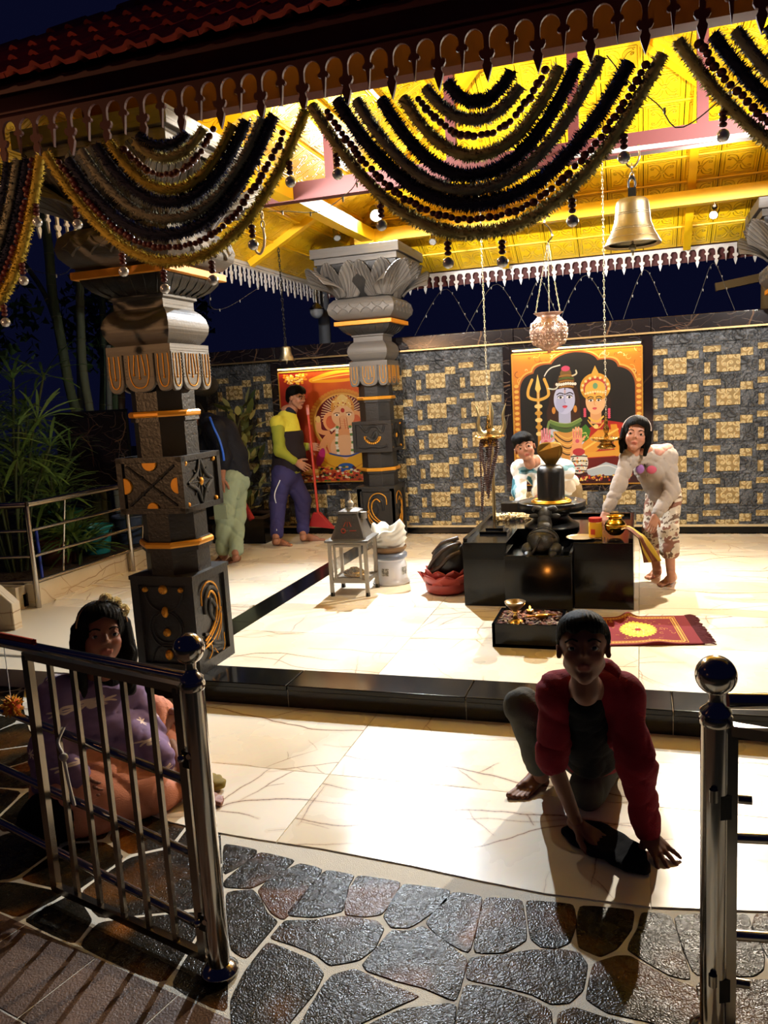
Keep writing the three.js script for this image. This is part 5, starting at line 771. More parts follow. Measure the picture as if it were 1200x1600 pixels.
{
  // rug
  const tex = canvasTex(1024, 820, (c, w, h) => {
    const R = rng(12); c.fillStyle = '#7c121a'; c.fillRect(0, 0, w, h); c.strokeStyle = '#d9a637'; c.lineWidth = 8; c.strokeRect(64, 40, w - 210, h - 80); c.strokeRect(116, 92, w - 314, h - 184);
    for (let i = 0; i < 46; i++) { c.fillStyle = i % 2 ? '#e0b04a' : '#b9832a'; const u = i / 46; c.beginPath(); c.arc(90 + u * (w - 262), 66, 12, 0, 7); c.fill(); c.beginPath(); c.arc(90 + u * (w - 262), h - 66, 12, 0, 7); c.fill(); }
    for (let i = 0; i < 36; i++) { c.fillStyle = i % 2 ? '#e0b04a' : '#b9832a'; const u = i / 36; c.beginPath(); c.arc(90, 70 + u * (h - 140), 12, 0, 7); c.fill(); c.beginPath(); c.arc(w - 172, 70 + u * (h - 140), 12, 0, 7); c.fill(); }
    const cx = 430, cy = h / 2; for (let i = 0; i < 26; i++) { const a = i / 26 * 6.283; c.fillStyle = '#e8bf3c'; c.beginPath(); c.ellipse(cx + Math.cos(a) * 130, cy + Math.sin(a) * 150, 70, 26, a, 0, 7); c.fill(); } c.fillStyle = '#edc94a'; c.beginPath(); c.ellipse(cx, cy, 140, 160, 0, 0, 7); c.fill();
    for (let i = 0; i < 70; i++) { const a = R() * 6.28, r = R() * 150; c.fillStyle = ['#3b2410', '#8a1c1a', '#fff0c0'][i % 3]; c.beginPath(); c.ellipse(cx + Math.cos(a) * r, cy + Math.sin(a) * r * 1.1, 10, 4, a, 0, 7); c.fill(); } c.fillStyle = '#9d1c1e'; c.beginPath(); c.arc(cx, cy, 34, 0, 7); c.fill();
    c.strokeStyle = '#c88f35'; c.lineWidth = 5; for (let i = 0; i < 60; i++) { const x = 140 + R() * (w - 360), y = 110 + R() * (h - 220); if (Math.hypot(x - cx, y - cy) < 230) continue; c.beginPath(); c.arc(x, y, 10 + R() * 18, R() * 6, R() * 6 + 3.6); c.stroke(); }
  });
  const A = V(-0.29, 0, -5.13), B = V(0.262, 0, -5.235), C = V(0.335, 0, -4.672), D = V(-0.235, 0, -4.565), N = 40, K = 32, pos = [], uv = [], idx = [];
  for (let s = 0; s < 2; s++) for (let j = 0; j <= K; j++) for (let i = 0; i <= N; i++) { const u = i / N, v = j / K, p = A.clone().lerp(B, u).lerp(D.clone().lerp(C, u), v); let y = 0.008 + 0.005 * (fbm(u * 5, v * 5, 1) - 0.3); y += 0.03 * Math.exp(-Math.pow((u - 0.36) / 0.07, 2)) * Math.exp(-Math.pow(v / 0.22, 2)) + 0.012 * Math.exp(-Math.pow((u - 0.55) / 0.12, 2)) * Math.exp(-Math.pow((v - 1) / 0.2, 2)); pos.push(p.x, s ? 0.0015 : y, p.z); uv.push(u, 1 - v); }
  const o = (N + 1) * (K + 1); for (let j = 0; j < K; j++) for (let i = 0; i < N; i++) { const a = j * (N + 1) + i; idx.push(a, a + N + 1, a + 1, a + 1, a + N + 1, a + N + 2, o + a, o + a + 1, o + a + N + 1, o + a + 1, o + a + N + 2, o + a + N + 1); }
  const rim = []; const edge = (f) => { for (const q of f) idx.push(...q); }; for (let i = 0; i < N; i++) { const a = K * (N + 1) + i; idx.push(a, o + a, a + 1, a + 1, o + a, o + a + 1); idx.push(i + 1, o + i, i, i + 1, o + i + 1, o + i); } for (let j = 0; j < K; j++) { const a = j * (N + 1), b = a + N; idx.push(a, o + a, a + N + 1, a + N + 1, o + a, o + a + N + 1); idx.push(b + N + 1, o + b, b, b + N + 1, o + b + N + 1, o + b); }
  const g = new THREE.BufferGeometry(); g.setAttribute('position', new THREE.Float32BufferAttribute(pos, 3)); g.setAttribute('uv', new THREE.Float32BufferAttribute(uv, 2)); g.setIndex(idx); g.computeVertexNormals();
  const t = thing('prayer_rug', 'maroon rug with yellow medallion on the marble floor', 'rug', [0, 0, 0]); part('rug_body', g, std(0xffffff, 0.95, 0, { map: tex, bumpMap: rep(fineTex, 6), bumpScale: 0.002 }), t);
  const R = rng(6), fr = []; for (let i = 0; i < 90; i++) { const u = i / 89, p = B.clone().lerp(C, u), d = V(1, 0, -0.1).normalize(), e = p.clone().addScaledVector(d, 0.05 + R() * 0.02); fr.push(tube([[p.x - 0.01, 0.008, p.z], [(p.x + e.x) / 2, 0.012, (p.z + e.z) / 2 + (R() - 0.5) * 0.01], [e.x, 0.003, e.z + (R() - 0.5) * 0.012]], 0.0025, 4, 4)); } part('fringe', fr, std(0x571018, 0.95), t);
}

// ---------------------------------------------------------------- framed prints on the wall
const couplePrint = canvasTex(1056, 1076, (c, w, h) => {
  const E = (x, y, rx, ry, col, rot = 0) => { c.fillStyle = col; c.beginPath(); c.ellipse(x, y, rx, ry, rot, 0, 7); c.fill(); };
  const PO = (pts, col) => { c.fillStyle = col; c.beginPath(); pts.forEach((p, i) => i ? c.lineTo(p[0], p[1]) : c.moveTo(p[0], p[1])); c.closePath(); c.fill(); };
  const S = (pts, col, lw) => { c.strokeStyle = col; c.lineWidth = lw; c.lineCap = 'round'; c.lineJoin = 'round'; c.beginPath(); c.moveTo(...pts[0]); for (let i = 1; i < pts.length - 1; i++) c.quadraticCurveTo(pts[i][0], pts[i][1], (pts[i][0] + pts[i + 1][0]) / 2, (pts[i][1] + pts[i + 1][1]) / 2); c.lineTo(...pts[pts.length - 1]); c.stroke(); };
  const R = rng(101); c.fillStyle = '#d8851f'; c.fillRect(0, 0, w, h);
  for (let i = 0; i < 420; i++) { const x = R() * w, y = R() * h; c.strokeStyle = ['#f6c766', '#8a4310', '#b5651a', '#ffe0a0'][R() * 4 | 0]; c.lineWidth = 3 + R() * 4; c.beginPath(); c.arc(x, y, 6 + R() * 20, R() * 6, R() * 6 + 2 + R() * 2); c.stroke(); }
  const arch = o => { c.beginPath(); c.moveTo(60 - o, h); c.lineTo(60 - o, 320); c.quadraticCurveTo(60 - o, 180 - o, 180 - o, 165 - o); c.quadraticCurveTo(190 - o, 90 - o, 330 - o, 100 - o); c.quadraticCurveTo(380, 20 - o, 520, 15 - o); c.quadraticCurveTo(670, 20 - o, 705 + o, 90 - o); c.quadraticCurveTo(850 + o, 70 - o, 865 + o, 150 - o); c.quadraticCurveTo(995 + o, 170 - o, 1000 + o, 310); c.lineTo(1000 + o, h); c.closePath(); };
  arch(22); c.fillStyle = '#f2b552'; c.fill(); arch(12); c.fillStyle = '#a8581a'; c.fill(); arch(0); c.fillStyle = '#17130f'; c.fill();
  for (const x of [8, 1006]) { c.fillStyle = '#b8661c'; c.fillRect(x, 250, 46, h); for (let y = 260; y < h; y += 44) E(x + 23, y, 20, 14, '#f0b850'); }
  // trident
  c.lineCap = 'round'; S([[215, 240], [212, 500], [215, 760]], '#c98a2a', 26); S([[213, 220], [213, 480]], '#ffe3a0', 8); PO([[213, 170], [238, 290], [213, 330], [188, 290]], '#f5cf6d'); S([[213, 380], [130, 370], [125, 300], [165, 215]], '#e8b24a', 24); S([[213, 380], [300, 365], [302, 300], [268, 215]], '#e8b24a', 24); for (let i = 0; i < 5; i++) E(213, 430 + i * 56, 34 - i * 2, 18, i % 2 ? '#d19a3a' : '#f4d585');
  // male figure: hair, body, face
  E(430, 420, 128, 190, '#3a2013'); E(420, 500, 140, 150, '#3a2013');
  PO([[190, 1000], [215, 720], [300, 620], [560, 620], [640, 760], [600, 1010]], '#c9cfe0'); PO([[330, 640], [540, 640], [560, 820], [430, 900], [360, 800]], '#d99a4a'); for (let i = 0; i < 6; i++) S([[350 - i * 2, 640 + i * 20], [440, 730 + i * 30], [540 + i * 2, 640 + i * 20]], i % 2 ? '#3c2a1c' : '#f0c060', 9);
  c.fillStyle = '#b4b8d8'; c.fillRect(380, 470, 100, 110); E(430, 385, 88, 118, '#c5c8ea'); E(400, 420, 40, 70, '#b4b8de');
  S([[320, 590], [430, 660], [545, 585]], '#45602f', 34); S([[310, 560], [430, 620], [560, 555]], '#6d8a44', 26); S([[310, 545], [430, 600], [560, 540]], '#9fb36a', 7); S([[300, 560], [270, 640], [330, 690]], '#7c9650', 20);
  E(340, 470, 15, 28, '#d9903a'); E(518, 465, 15, 28, '#d9903a');
  const face = (x, y, s, skin, dark) => { for (const k of [-1, 1]) { E(x + k * 36 * s, y - 8 * s, 24 * s, 11 * s, '#f6f2ee'); E(x + k * 36 * s, y - 7 * s, 10 * s, 10 * s, '#1a1110'); S([[x + k * 14 * s, y - 20 * s], [x + k * 36 * s, y - 26 * s], [x + k * 60 * s, y - 12 * s]], '#1b1210', 6 * s); S([[x + k * 12 * s, y - 34 * s], [x + k * 40 * s, y - 48 * s], [x + k * 66 * s, y - 30 * s]], '#20140f', 8 * s); } S([[x - 4 * s, y - 15 * s], [x - 8 * s, y + 34 * s], [x + 6 * s, y + 38 * s]], dark, 5 * s); E(x - 2 * s, y + 66 * s, 22 * s, 8 * s, '#c02a3c'); E(x - 2 * s, y + 73 * s, 15 * s, 7 * s, '#e25866'); };
  face(436, 375, 1, '#c5c8ea', '#8f95c4'); S([[436, 300], [436, 345]], '#3b2a20', 10); E(436, 322, 7, 16, '#caa');
  PO([[330, 310], [350, 250], [430, 230], [520, 250], [545, 320], [440, 290]], '#3a2013'); E(448, 235, 70, 60, '#5a3a1c'); E(446, 180, 46, 44, '#7a5a2a'); for (let i = 0; i < 5; i++) S([[395, 200 + i * 22], [448, 188 + i * 22], [505, 200 + i * 22]], i % 2 ? '#4d6a2c' : '#a5742c', 12); E(446, 140, 36, 22, '#c8486a'); for (let i = 0; i < 9; i++) E(370 + i * 19, 262 + Math.sin(i) * 3, 11, 12, '#f3ece0'); S([[270, 190], [300, 130], [400, 110]], '#e9e6d8', 9); S([[300, 290], [360, 310], [390, 255]], '#d9dcc8', 12); S([[500, 200], [540, 190], [530, 160]], '#d8cfae', 12);
  // female figure
  PO([[560, 900], [600, 640], [740, 560], [900, 590], [960, 760], [980, 900]], '#b3261f'); PO([[800, 600], [905, 600], [960, 800], [980, 1000], [860, 980]], '#e3952a'); PO([[850, 600], [900, 600], [950, 800], [900, 820]], '#c4321f'); PO([[520, 660], [600, 590], [640, 640], [620, 720], [540, 740]], '#3d7a24'); for (let i = 0; i < 20; i++) E(540 + R() * 80, 620 + R() * 100, 5, 5, '#d7e070'); PO([[560, 760], [700, 640], [860, 640], [700, 800], [600, 860]], '#e29a35'); S([[570, 800], [700, 720], [860, 640]], '#f6cc62', 14);
  E(590, 430, 26, 50, '#2a1510'); E(782, 440, 26, 80, '#2a1510'); c.fillStyle = '#e4a670'; c.fillRect(640, 490, 90, 100); E(684, 410, 80, 106, '#f3ba86'); E(684, 300, 122, 112, '#d79c33'); E(684, 305, 96, 84, '#c0463a'); E(684, 318, 84, 72, '#e8b44e'); PO([[684, 130], [712, 190], [700, 215], [668, 215], [656, 190]], '#e2aa44'); for (let i = 0; i < 9; i++) { const a = Math.PI + i / 8 * Math.PI; E(684 + Math.cos(a) * 108, 318 + Math.sin(a) * 96, 11, 11, '#ffe29a'); } E(684, 290, 20, 24, '#6fa37a'); for (let i = 0; i < 9; i++) E(604 + i * 20, 348 - Math.sin(i / 8 * 3.14) * 12, 9, 9, '#fbe3a8');
  face(678, 410, 0.86, '#f3ba86', '#c4824e'); E(680, 350, 6, 8, '#b01c1c'); S([[630, 540], [684, 590], [745, 535]], '#f0c050', 14); S([[620, 560], [684, 660], [770, 555]], '#e7b04a', 10); E(684, 612, 20, 18, '#f7d984'); for (let i = 0; i < 5; i++) { E(596, 470 + i * 14, 12, 9, '#d8506a'); E(792, 480 + i * 16, 12, 9, '#d8506a'); }
  // raised palms
  for (const [x, y, col] of [[268, 690, '#e79aa0'], [530, 690, '#f0a97a']]) { E(x, y + 30, 42, 46, col); for (let i = 0; i < 4; i++) S([[x - 30 + i * 20, y + 10], [x - 32 + i * 22, y - 60 - (i === 1 || i === 2 ? 14 : 0)]], col, 17); S([[x + 36, y + 30], [x + 62, y]], col, 17); for (let i = 0; i < 4; i++) S([[x - 28 + i * 19, y + 6], [x - 30 + i * 21, y - 40]], '#d4536a', 5); E(x, y + 34, 16, 16, '#d4536a'); PO([[x - 44, y + 60], [x + 44, y + 60], [x + 20, y + 220], [x - 80, y + 220]], col === '#e79aa0' ? '#c5cade' : '#eca56e'); }
  // foreground
  PO([[560, 870], [1000, 850], [1000, 960], [560, 960]], '#6b1512'); PO([[600, 820], [880, 800], [880, 850], [600, 860]], '#e5a53c'); PO([[0, 1000], [1056, 960], [1056, 1076], [0, 1076]], '#3a0f10');
  E(540, 900, 76, 90, '#e8e2d2'); for (let i = 0; i < 4; i++) S([[476, 850 + i * 40], [540, 842 + i * 40], [606, 850 + i * 40]], '#4a4540', 11); E(540, 812, 50, 30, '#b8303a'); for (let i = 0; i < 30; i++) E(480 + R() * 120, 860 + R() * 120, 7, 6, ['#c33', '#e8b83a', '#555', '#fff'][i % 4]); PO([[600, 970], [760, 900], [850, 930], [930, 1010], [620, 1010]], '#b9c6cf'); S([[610, 960], [750, 915], [840, 950], [920, 1000]], '#e8eef0', 10);
  for (let i = 0; i < 90; i++) E(470 + R() * 500, 1000 + R() * 50, 9, 7, ['#e0a030', '#c8402a', '#f4d070', '#7a1c30'][i % 4]);
});
const elephantPrint = canvasTex(900, 1290, (c, w, h) => {
  const E = (x, y, rx, ry, col, rot = 0) => { c.fillStyle = col; c.beginPath(); c.ellipse(x, y, rx, ry, rot, 0, 7); c.fill(); };
  const S = (pts, col, lw) => { c.strokeStyle = col; c.lineWidth = lw; c.lineCap = 'round'; c.lineJoin = 'round'; c.beginPath(); c.moveTo(...pts[0]); for (let i = 1; i < pts.length - 1; i++) c.quadraticCurveTo(pts[i][0], pts[i][1], (pts[i][0] + pts[i + 1][0]) / 2, (pts[i][1] + pts[i + 1][1]) / 2); c.lineTo(...pts[pts.length - 1]); c.stroke(); };
  const R = rng(201); c.fillStyle = '#b4331d'; c.fillRect(0, 0, w, h);
  for (let i = 0; i < 240; i++) { const x = R() * w, y = R() * h, r = 60 + R() * 140, g = c.createRadialGradient(x, y, 0, x, y, r), col = x > 300 && y < 420 ? '232,120,36' : x < 260 ? '120,16,22' : '206,84,34'; g.addColorStop(0, `rgba(${col},.25)`); g.addColorStop(1, `rgba(${col},0)`); c.fillStyle = g; c.fillRect(x - r, y - r, 2 * r, 2 * r); }
  S([[340, 110], [560, 20], [900, 30]], '#f3b52a', 40); S([[350, 120], [600, 140], [900, 110]], '#f0a81f', 34); S([[360, 116], [600, 70], [900, 66]], '#fbd75e', 10); for (let i = 0; i < 60; i++) E(60 + R() * 240, 30 + R() * 110, 14, 12, ['#f6c33a', '#e88f20', '#ffe48a'][i % 3]);
  const cx = 640, cy = 600; E(cx, cy, 315, 345, '#c98532'); E(cx, cy, 295, 325, '#e5ae55'); E(cx, cy, 278, 308, '#6d1320'); for (let i = 0; i < 44; i++) { const a = i / 44 * 6.283; S([[cx + Math.cos(a) * 120, 520 + Math.sin(a) * 130], [cx + Math.cos(a) * 215, 520 + Math.sin(a) * 225]], '#efd9a6', 9); }
  for (let i = 0; i < 30; i++) { const a = Math.PI + i / 29 * Math.PI; E(cx + Math.cos(a) * 330, cy + Math.sin(a) * 360, 20, 16, '#d88f35'); }
  // crown, ears, head, trunk
  E(cx + 10, 440, 120, 150, '#d9903a'); E(cx + 10, 410, 90, 110, '#edb765'); E(cx + 10, 350, 50, 60, '#f2ca7e'); for (let i = 0; i < 40; i++) E(cx - 90 + R() * 200, 330 + R() * 140, 8, 8, ['#fbe2a0', '#b5532a', '#f5c660'][i % 3]);
  E(cx - 120, 590, 80, 110, '#eda368'); E(cx + 140, 590, 80, 110, '#eda368'); E(cx - 120, 600, 50, 75, '#d9683f'); E(cx + 140, 600, 50, 75, '#d9683f'); E(cx + 10, 540, 118, 120, '#f4bd8a');
  S([[cx + 10, 570], [cx + 14, 700], [cx + 50, 800], [cx + 30, 862], [cx - 42, 862], [cx - 54, 800], [cx - 14, 786]], '#b9602f', 80); S([[cx + 10, 560], [cx + 14, 700], [cx + 50, 800], [cx + 30, 860], [cx - 40, 860], [cx - 50, 800], [cx - 10, 790]], '#f0b07c', 66); S([[cx + 20, 570], [cx + 28, 700], [cx + 60, 800]], '#e07c4c', 10); for (let i = 0; i < 8; i++) S([[cx - 20, 590 + i * 26], [cx + 14, 598 + i * 26], [cx + 46, 590 + i * 26]], '#d8814e', 4); for (const k of [-1, 1]) { E(cx + 10 + k * 62, 520, 24, 14, '#fff4e0'); E(cx + 10 + k * 62, 521, 10, 11, '#2a1510'); S([[cx + 10 + k * 34, 500], [cx + 10 + k * 64, 490], [cx + 10 + k * 94, 506]], '#5c2b18', 7); }
  E(cx + 10, 470, 20, 26, '#c0392b'); S([[cx - 60, 660], [cx - 120, 690]], '#f6ead0', 22); S([[cx + 80, 660], [cx + 130, 690]], '#f6ead0', 22);
  // body, arms, garlands, lap
  E(cx + 10, 870, 180, 190, '#efa46c'); E(cx + 10, 900, 150, 150, '#f6bd8c'); S([[cx - 150, 760], [cx - 240, 860], [cx - 200, 960]], '#efa46c', 70); S([[cx + 170, 760], [cx + 250, 860], [cx + 220, 960]], '#efa46c', 70); S([[cx - 160, 720], [cx - 250, 720], [cx - 250, 600]], '#efa46c', 54); S([[cx + 180, 720], [cx + 250, 700], [cx + 250, 600]], '#efa46c', 54); E(cx - 250, 560, 26, 40, '#e8c070');
  for (const k of [-1, 1]) for (let i = 0; i < 12; i++) E(cx + 10 + k * (84 - Math.abs(i - 6) * 3), 660 + i * 30, 17, 15, i % 3 ? '#f6efe0' : '#5a8a4a');
  E(cx - 130, 1060, 170, 90, '#eeb02c', 0.3); E(cx + 150, 1060, 160, 90, '#eeb02c', -0.3); S([[cx - 250, 1020], [cx - 130, 1120], [cx - 20, 1150]], '#d98f1c', 14); S([[cx + 260, 1020], [cx + 150, 1120], [cx + 30, 1150]], '#d98f1c', 14); E(cx + 10, 1130, 90, 54, '#2a5aa8'); S([[cx - 150, 960], [cx + 10, 1020], [cx + 170, 950]], '#34509a', 20); E(cx - 250, 1000, 40, 110, '#d0327a', 0.3); E(cx + 260, 1000, 40, 110, '#d0327a', -0.3);
  for (let i = 0; i < 190; i++) E(150 + R() * 750, 1120 + R() * 160, 16, 12, ['#d8402f', '#f0b84a', '#7b1420', '#f6e6c0', '#3c6b30', '#e0793a', '#33100f'][i % 7]);
  E(300, 1180, 100, 30, '#d9862f'); E(300, 1160, 80, 24, '#f0b860');
});
function framedPrint(label, x0, x1, y0, y1, tex) {
  const o = thing('deity_poster', label, 'poster', [(x0 + x1) / 2, y0, WZ + 0.026]), w = x1 - x0, h = y1 - y0;
  part('print', norm(new THREE.PlaneGeometry(w, h).translate(0, h / 2, 0.008)), std(0xd8d8d8, 0.35, 0, { map: tex }), o); part('backing_board', box(w, h, 0.014, 0, h / 2, 0), std(0x221a14, 0.7), o);
  part('frame', [box(0.012, h, 0.02, -w / 2, h / 2, 0.004), box(0.012, h, 0.02, w / 2, h / 2, 0.004), box(w, 0.012, 0.02, 0, 0, 0.004), box(w, 0.012, 0.02, 0, h, 0.004)], std(0xb78432, 0.4, 0.5), o);
  const l = thing('picture_light', label.startsWith('print of an') ? 'warm light bar above the elephant-headed deity poster' : 'warm light bar above the deity couple poster', 'lamp', [(x0 + x1) / 2, y1 + 0.03, WZ + 0.075]);
  part('housing', box(w, 0.02, 0.03, 0, 0.018, -0.02), M.blackIron, l); part('tube', box(w - 0.02, 0.012, 0.016, 0, 0.002, -0.02), new THREE.MeshStandardMaterial({ color: 0xffffff, emissive: 0xffc878, emissiveIntensity: 7 }), l, 'glowing warm tube');
  const ra = new THREE.RectAreaLight(0xffd8a0, 40, w - 0.02, 0.02); ra.position.set(0, -0.006, -0.02); ra.lookAt(0, -1, -0.12); l.add(ra);
}
framedPrint('poster of a blue deity and a crowned goddess with trident', -1.222, 0.017, 0.5, 1.818, couplePrint);
framedPrint('print of an elephant-headed deity on red behind the standing man', -3.787, -2.78, 0.58, 1.793, elephantPrint);

// ---------------------------------------------------------------- festoon garlands under the front eave
{
  const GZ = PC.z + EV + 0.055;
  const gm = { cream: std(0xb7a869, 0.9, 0, { side: THREE.DoubleSide }), navy: std(0x151833, 0.9, 0, { side: THREE.DoubleSide }), yellow: std(0xc2a63c, 0.9, 0, { side: THREE.DoubleSide }), grey: std(0x8d8872, 0.9, 0, { side: THREE.DoubleSide }), red: std(0x571a16, 0.5), silver: phy(0xd2d4d8, 0.2, 0.55) };  // navy tufts: backlit darkness and blue flare haze put into the colour
  const R = rng(303);
  function sagCurve(A, B, bottomY) { const m = (A.y + B.y) / 2, sag = m - bottomY; return u => V(lerp(A.x, B.x, u), lerp(A.y, B.y, u) - sag * (1 - Math.pow(Math.abs(2 * u - 1), 2.15)), lerp(A.z, B.z, u)); }
  function fluffy(f, r) {
    const len = (() => { let L = 0, p = f(0); for (let i = 1; i <= 40; i++) { const q = f(i / 40); L += q.distanceTo(p); p = q; } return L; })();
    const n = Math.round(len * 2600), pos = new Float32Array(n * 9), nor = new Float32Array(n * 9); const t = V(), a = V(), b = V(), d = V();
    for (let i = 0; i < n; i++) {
      const u = R(), p = f(u), q = f(Math.min(1, u + 0.01)), p0 = f(Math.max(0, u - 0.01)); t.copy(q).sub(p0).normalize(); a.set(0, 0, 1); b.copy(t).cross(a).normalize(); const an = R() * 6.283; d.copy(a).multiplyScalar(Math.cos(an)).addScaledVector(b, Math.sin(an)).addScaledVector(t, (R() - 0.5) * 0.9).normalize();
      const L = r * (0.72 + R() * 0.42), w = 0.0045, sd = t.clone().addScaledVector(b, (R() - 0.5)).normalize();
      const base = p.clone().addScaledVector(d, r * 0.3), tip = p.clone().addScaledVector(d, L), o = i * 9;
      pos.set([base.x + sd.x * w, base.y + sd.y * w, base.z + sd.z * w, base.x - sd.x * w, base.y - sd.y * w, base.z - sd.z * w, tip.x, tip.y, tip.z], o);
      for (let k = 0; k < 3; k++) nor.set([d.x, d.y, d.z], o + k * 3);
    }
    const g = new THREE.BufferGeometry(); g.setAttribute('position', new THREE.BufferAttribute(pos, 3)); g.setAttribute('normal', new THREE.BufferAttribute(nor, 3));
    const core = new THREE.TubeGeometry(new THREE.CatmullRomCurve3([...Array(25)].map((_, i) => f(i / 24))), 48, r * 0.62, 8);
    return norm([g, core]);
  }
  function beads(f, r) { let L = 0, p = f(0), last = f(0); const gs = []; for (let i = 1; i <= 400; i++) { const q = f(i / 400); L += q.distanceTo(p); p = q; if (L > r * 1.55) { L = 0; gs.push(new THREE.IcosahedronGeometry(r * (0.85 + R() * 0.35), 1).scale(1, 0.9, 1).translate(q.x + (R() - 0.5) * r * 0.5, q.y + (R() - 0.5) * r * 0.5, q.z + (R() - 0.5) * r * 0.4)); } } return gs; }
  const drop = [rod(V(0, 0, 0), V(0, -0.02, 0), 0.002), ...[0, 1, 2].map(i => new THREE.IcosahedronGeometry(0.0125 - i * 0.0004, 1).scale(1.15, 0.8, 1.15).translate(0, -0.022 - i * 0.017, 0))], ball = sph(0.021, 0, -0.09, 0, 14), dropG = norm(drop);
  function swag(label, strands, pend) {
    const o = thing('festoon_garland', label, 'garland', [0, 0, 0], 0, 'festoon garlands under the front eave');
    strands.forEach(([A, B, by, kind, r], i) => { const f = sagCurve(A, B, by); const isB = kind === 'red'; part(isB ? 'bead_strand' : 'fluffy_strand', isB ? beads(f, r) : fluffy(f, r), gm[kind], o); o.userData['f' + i] = undefined; delete o.userData['f' + i]; if (i === 0) pend.forEach(u => { const p = f(u); const d = part('pendant', dropG, gm.red, o, 'red beads with a silver ball'); d.position.set(p.x, p.y - r * 0.7, p.z); part('silver_ball', ball, gm.silver, d); }); });
    return o;
  }
  const px = (l) => l.map(([xl, yl, xr, yr, xm, ym, kind, r], i) => { const z = GZ + (i % 2) * 0.012 - i * 0.002; return [atZ(xl, yl, z), atZ(xr, yr, z), atZ(xm, ym, z).y, kind, r]; });
  const mid = px([[487, 165, 1035, 85, 765, 362, 'cream', 0.032], [505, 165, 1012, 95, 765, 340, 'red', 0.0145], [527, 157, 983, 98, 765, 316, 'navy', 0.036], [557, 157, 938, 90, 760, 294, 'grey', 0.031], [596, 155, 903, 95, 755, 272, 'navy', 0.034], [630, 153, 874, 105, 755, 241, 'cream', 0.031], [649, 145, 855, 104, 750, 212, 'red', 0.0145], [665, 137, 813, 135, 745, 186, 'grey', 0.03], [699, 129, 799, 112, 742, 160, 'navy', 0.032]]);
  swag('large middle festoon of garlands above the far pillar and bell', mid, [0.07, 0.2, 0.4, 0.56, 0.76, 0.9]);
  const lef = px([[72, 240, 478, 172, 262, 410, 'yellow', 0.03], [88, 245, 446, 200, 262, 388, 'red', 0.0145], [108, 250, 428, 180, 265, 366, 'navy', 0.034], [128, 235, 410, 185, 265, 342, 'grey', 0.03], [152, 228, 385, 188, 268, 316, 'navy', 0.032], [172, 222, 364, 194, 268, 296, 'yellow', 0.029], [190, 226, 332, 202, 266, 272, 'red', 0.0145], [212, 222, 318, 200, 266, 246, 'cream', 0.028], [216, 212, 292, 208, 256, 228, 'navy', 0.028]]);
  swag('left festoon of garlands in front of the near pillar', lef, [0.1, 0.27, 0.43, 0.62, 0.78, 0.93]);
  const mk = (x0, x1, yt, yb) => { const kinds = ['cream', 'red', 'navy', 'grey', 'navy', 'cream', 'red', 'cream', 'navy'], ins = [0, 0.045, 0.1, 0.16, 0.25, 0.33, 0.38, 0.43, 0.49], w = x1 - x0, H = yt - yb, fr = [1, 0.92, 0.83, 0.74, 0.65, 0.5, 0.38, 0.27, 0.16]; return kinds.map((k, i) => { const z = GZ + (i % 2) * 0.012 - i * 0.002, q = ins[i] * w / 1.28; return [V(x0 + q, yt, z), V(x1 - q, yt - 0.01, z), yt - H * fr[i], k, k === 'red' ? 0.0145 : 0.031]; }); };
  const yB = mid[0][2];
  swag('festoon of garlands running out at the right edge', mk(0.125, 1.5, 2.585, yB), [0.1, 0.22, 0.4, 0.6, 0.78, 0.92]);
  const L0 = mk(-3.3, lef[0][0].x - 0.03, 2.59, yB - 0.1); L0[0][3] = 'yellow'; L0[5][3] = 'yellow';
  swag('festoon of garlands running out at the left edge', L0, [0.12, 0.3, 0.5, 0.68, 0.82, 0.94]);
  // unlit fairy-light wires
  const wire = (pts, label) => { const o = thing('fairy_light_wire', label, 'string lights', [0, 0, 0], 0, 'unlit fairy light wires'); const cv = new THREE.CatmullRomCurve3(pts); part('wire', new THREE.TubeGeometry(cv, 30, 0.0024, 5), std(0x4a4946, 0.5), o); const n = Math.max(2, Math.round(cv.getLength() / 0.25)); for (let i = 1; i < n; i++) { const p = cv.getPointAt(i / n); part('bulb', [cyl(0.004, 0.006, 0.022, p.x + 0.008, p.y - 0.008, p.z, 6)], std(0x9a978e, 0.4), o); } };
  const names = ['beside the far pillar', 'left of the chain of the beaded lamp', 'left of the copper pot', 'right of the copper pot', 'below the large bell', 'near the right pillar'];
  [[655, 700, 735], [735, 790, 815], [815, 828, 870], [880, 905, 950], [980, 990, 1035], [1090, 1100, 1140]].forEach(([a, m, b], i) => { const z = -8.3, zt = PC.z - EV; const top = atZ((a + b) / 2, 440 - i * 9, zt).setY(2.6); wire([atZ(a - 6, 540 - i * 9, z).setY(2.09), atZ(a + 6, 500 - i * 9, z), top, atZ(b - 4, 500 - i * 9, z), atZ(b + 8, 540 - i * 9, z).setY(2.09)], 'thin wire of unlit fairy lights hanging ' + names[i]); });
  wire([V(PC.x - EV, 2.6, -4.6), atZ(100, 428, -4.8), atZ(20, 420, -4.8), V(-5.6, 2.5, -4.7)], 'thin wire of unlit fairy lights at the upper left');
  wire([V(PC.x - EV, 2.58, -6.3), atZ(330, 480, -6.6), atZ(350, 482, -6.8), V(PC.x - EV, 2.58, -7.2)], 'thin wire of unlit fairy lights below the left eave');
  wire([atZ(420, 330, -4.4), atZ(445, 330, -4.2), atZ(500, 330, -4.1), atZ(545, 300, -4.0), atZ(560, 240, -3.2)], 'dark wire with small bulbs looping below the left festoon');
  wire([V(-0.1, 2.6, -3.02), atZ(985, 130, -3.1), atZ(1030, 165, -3.15), atZ(1060, 200, -3.2), V(0.5, 2.6, -3.02)], 'dark wire with small bulbs crossing behind the right festoon');
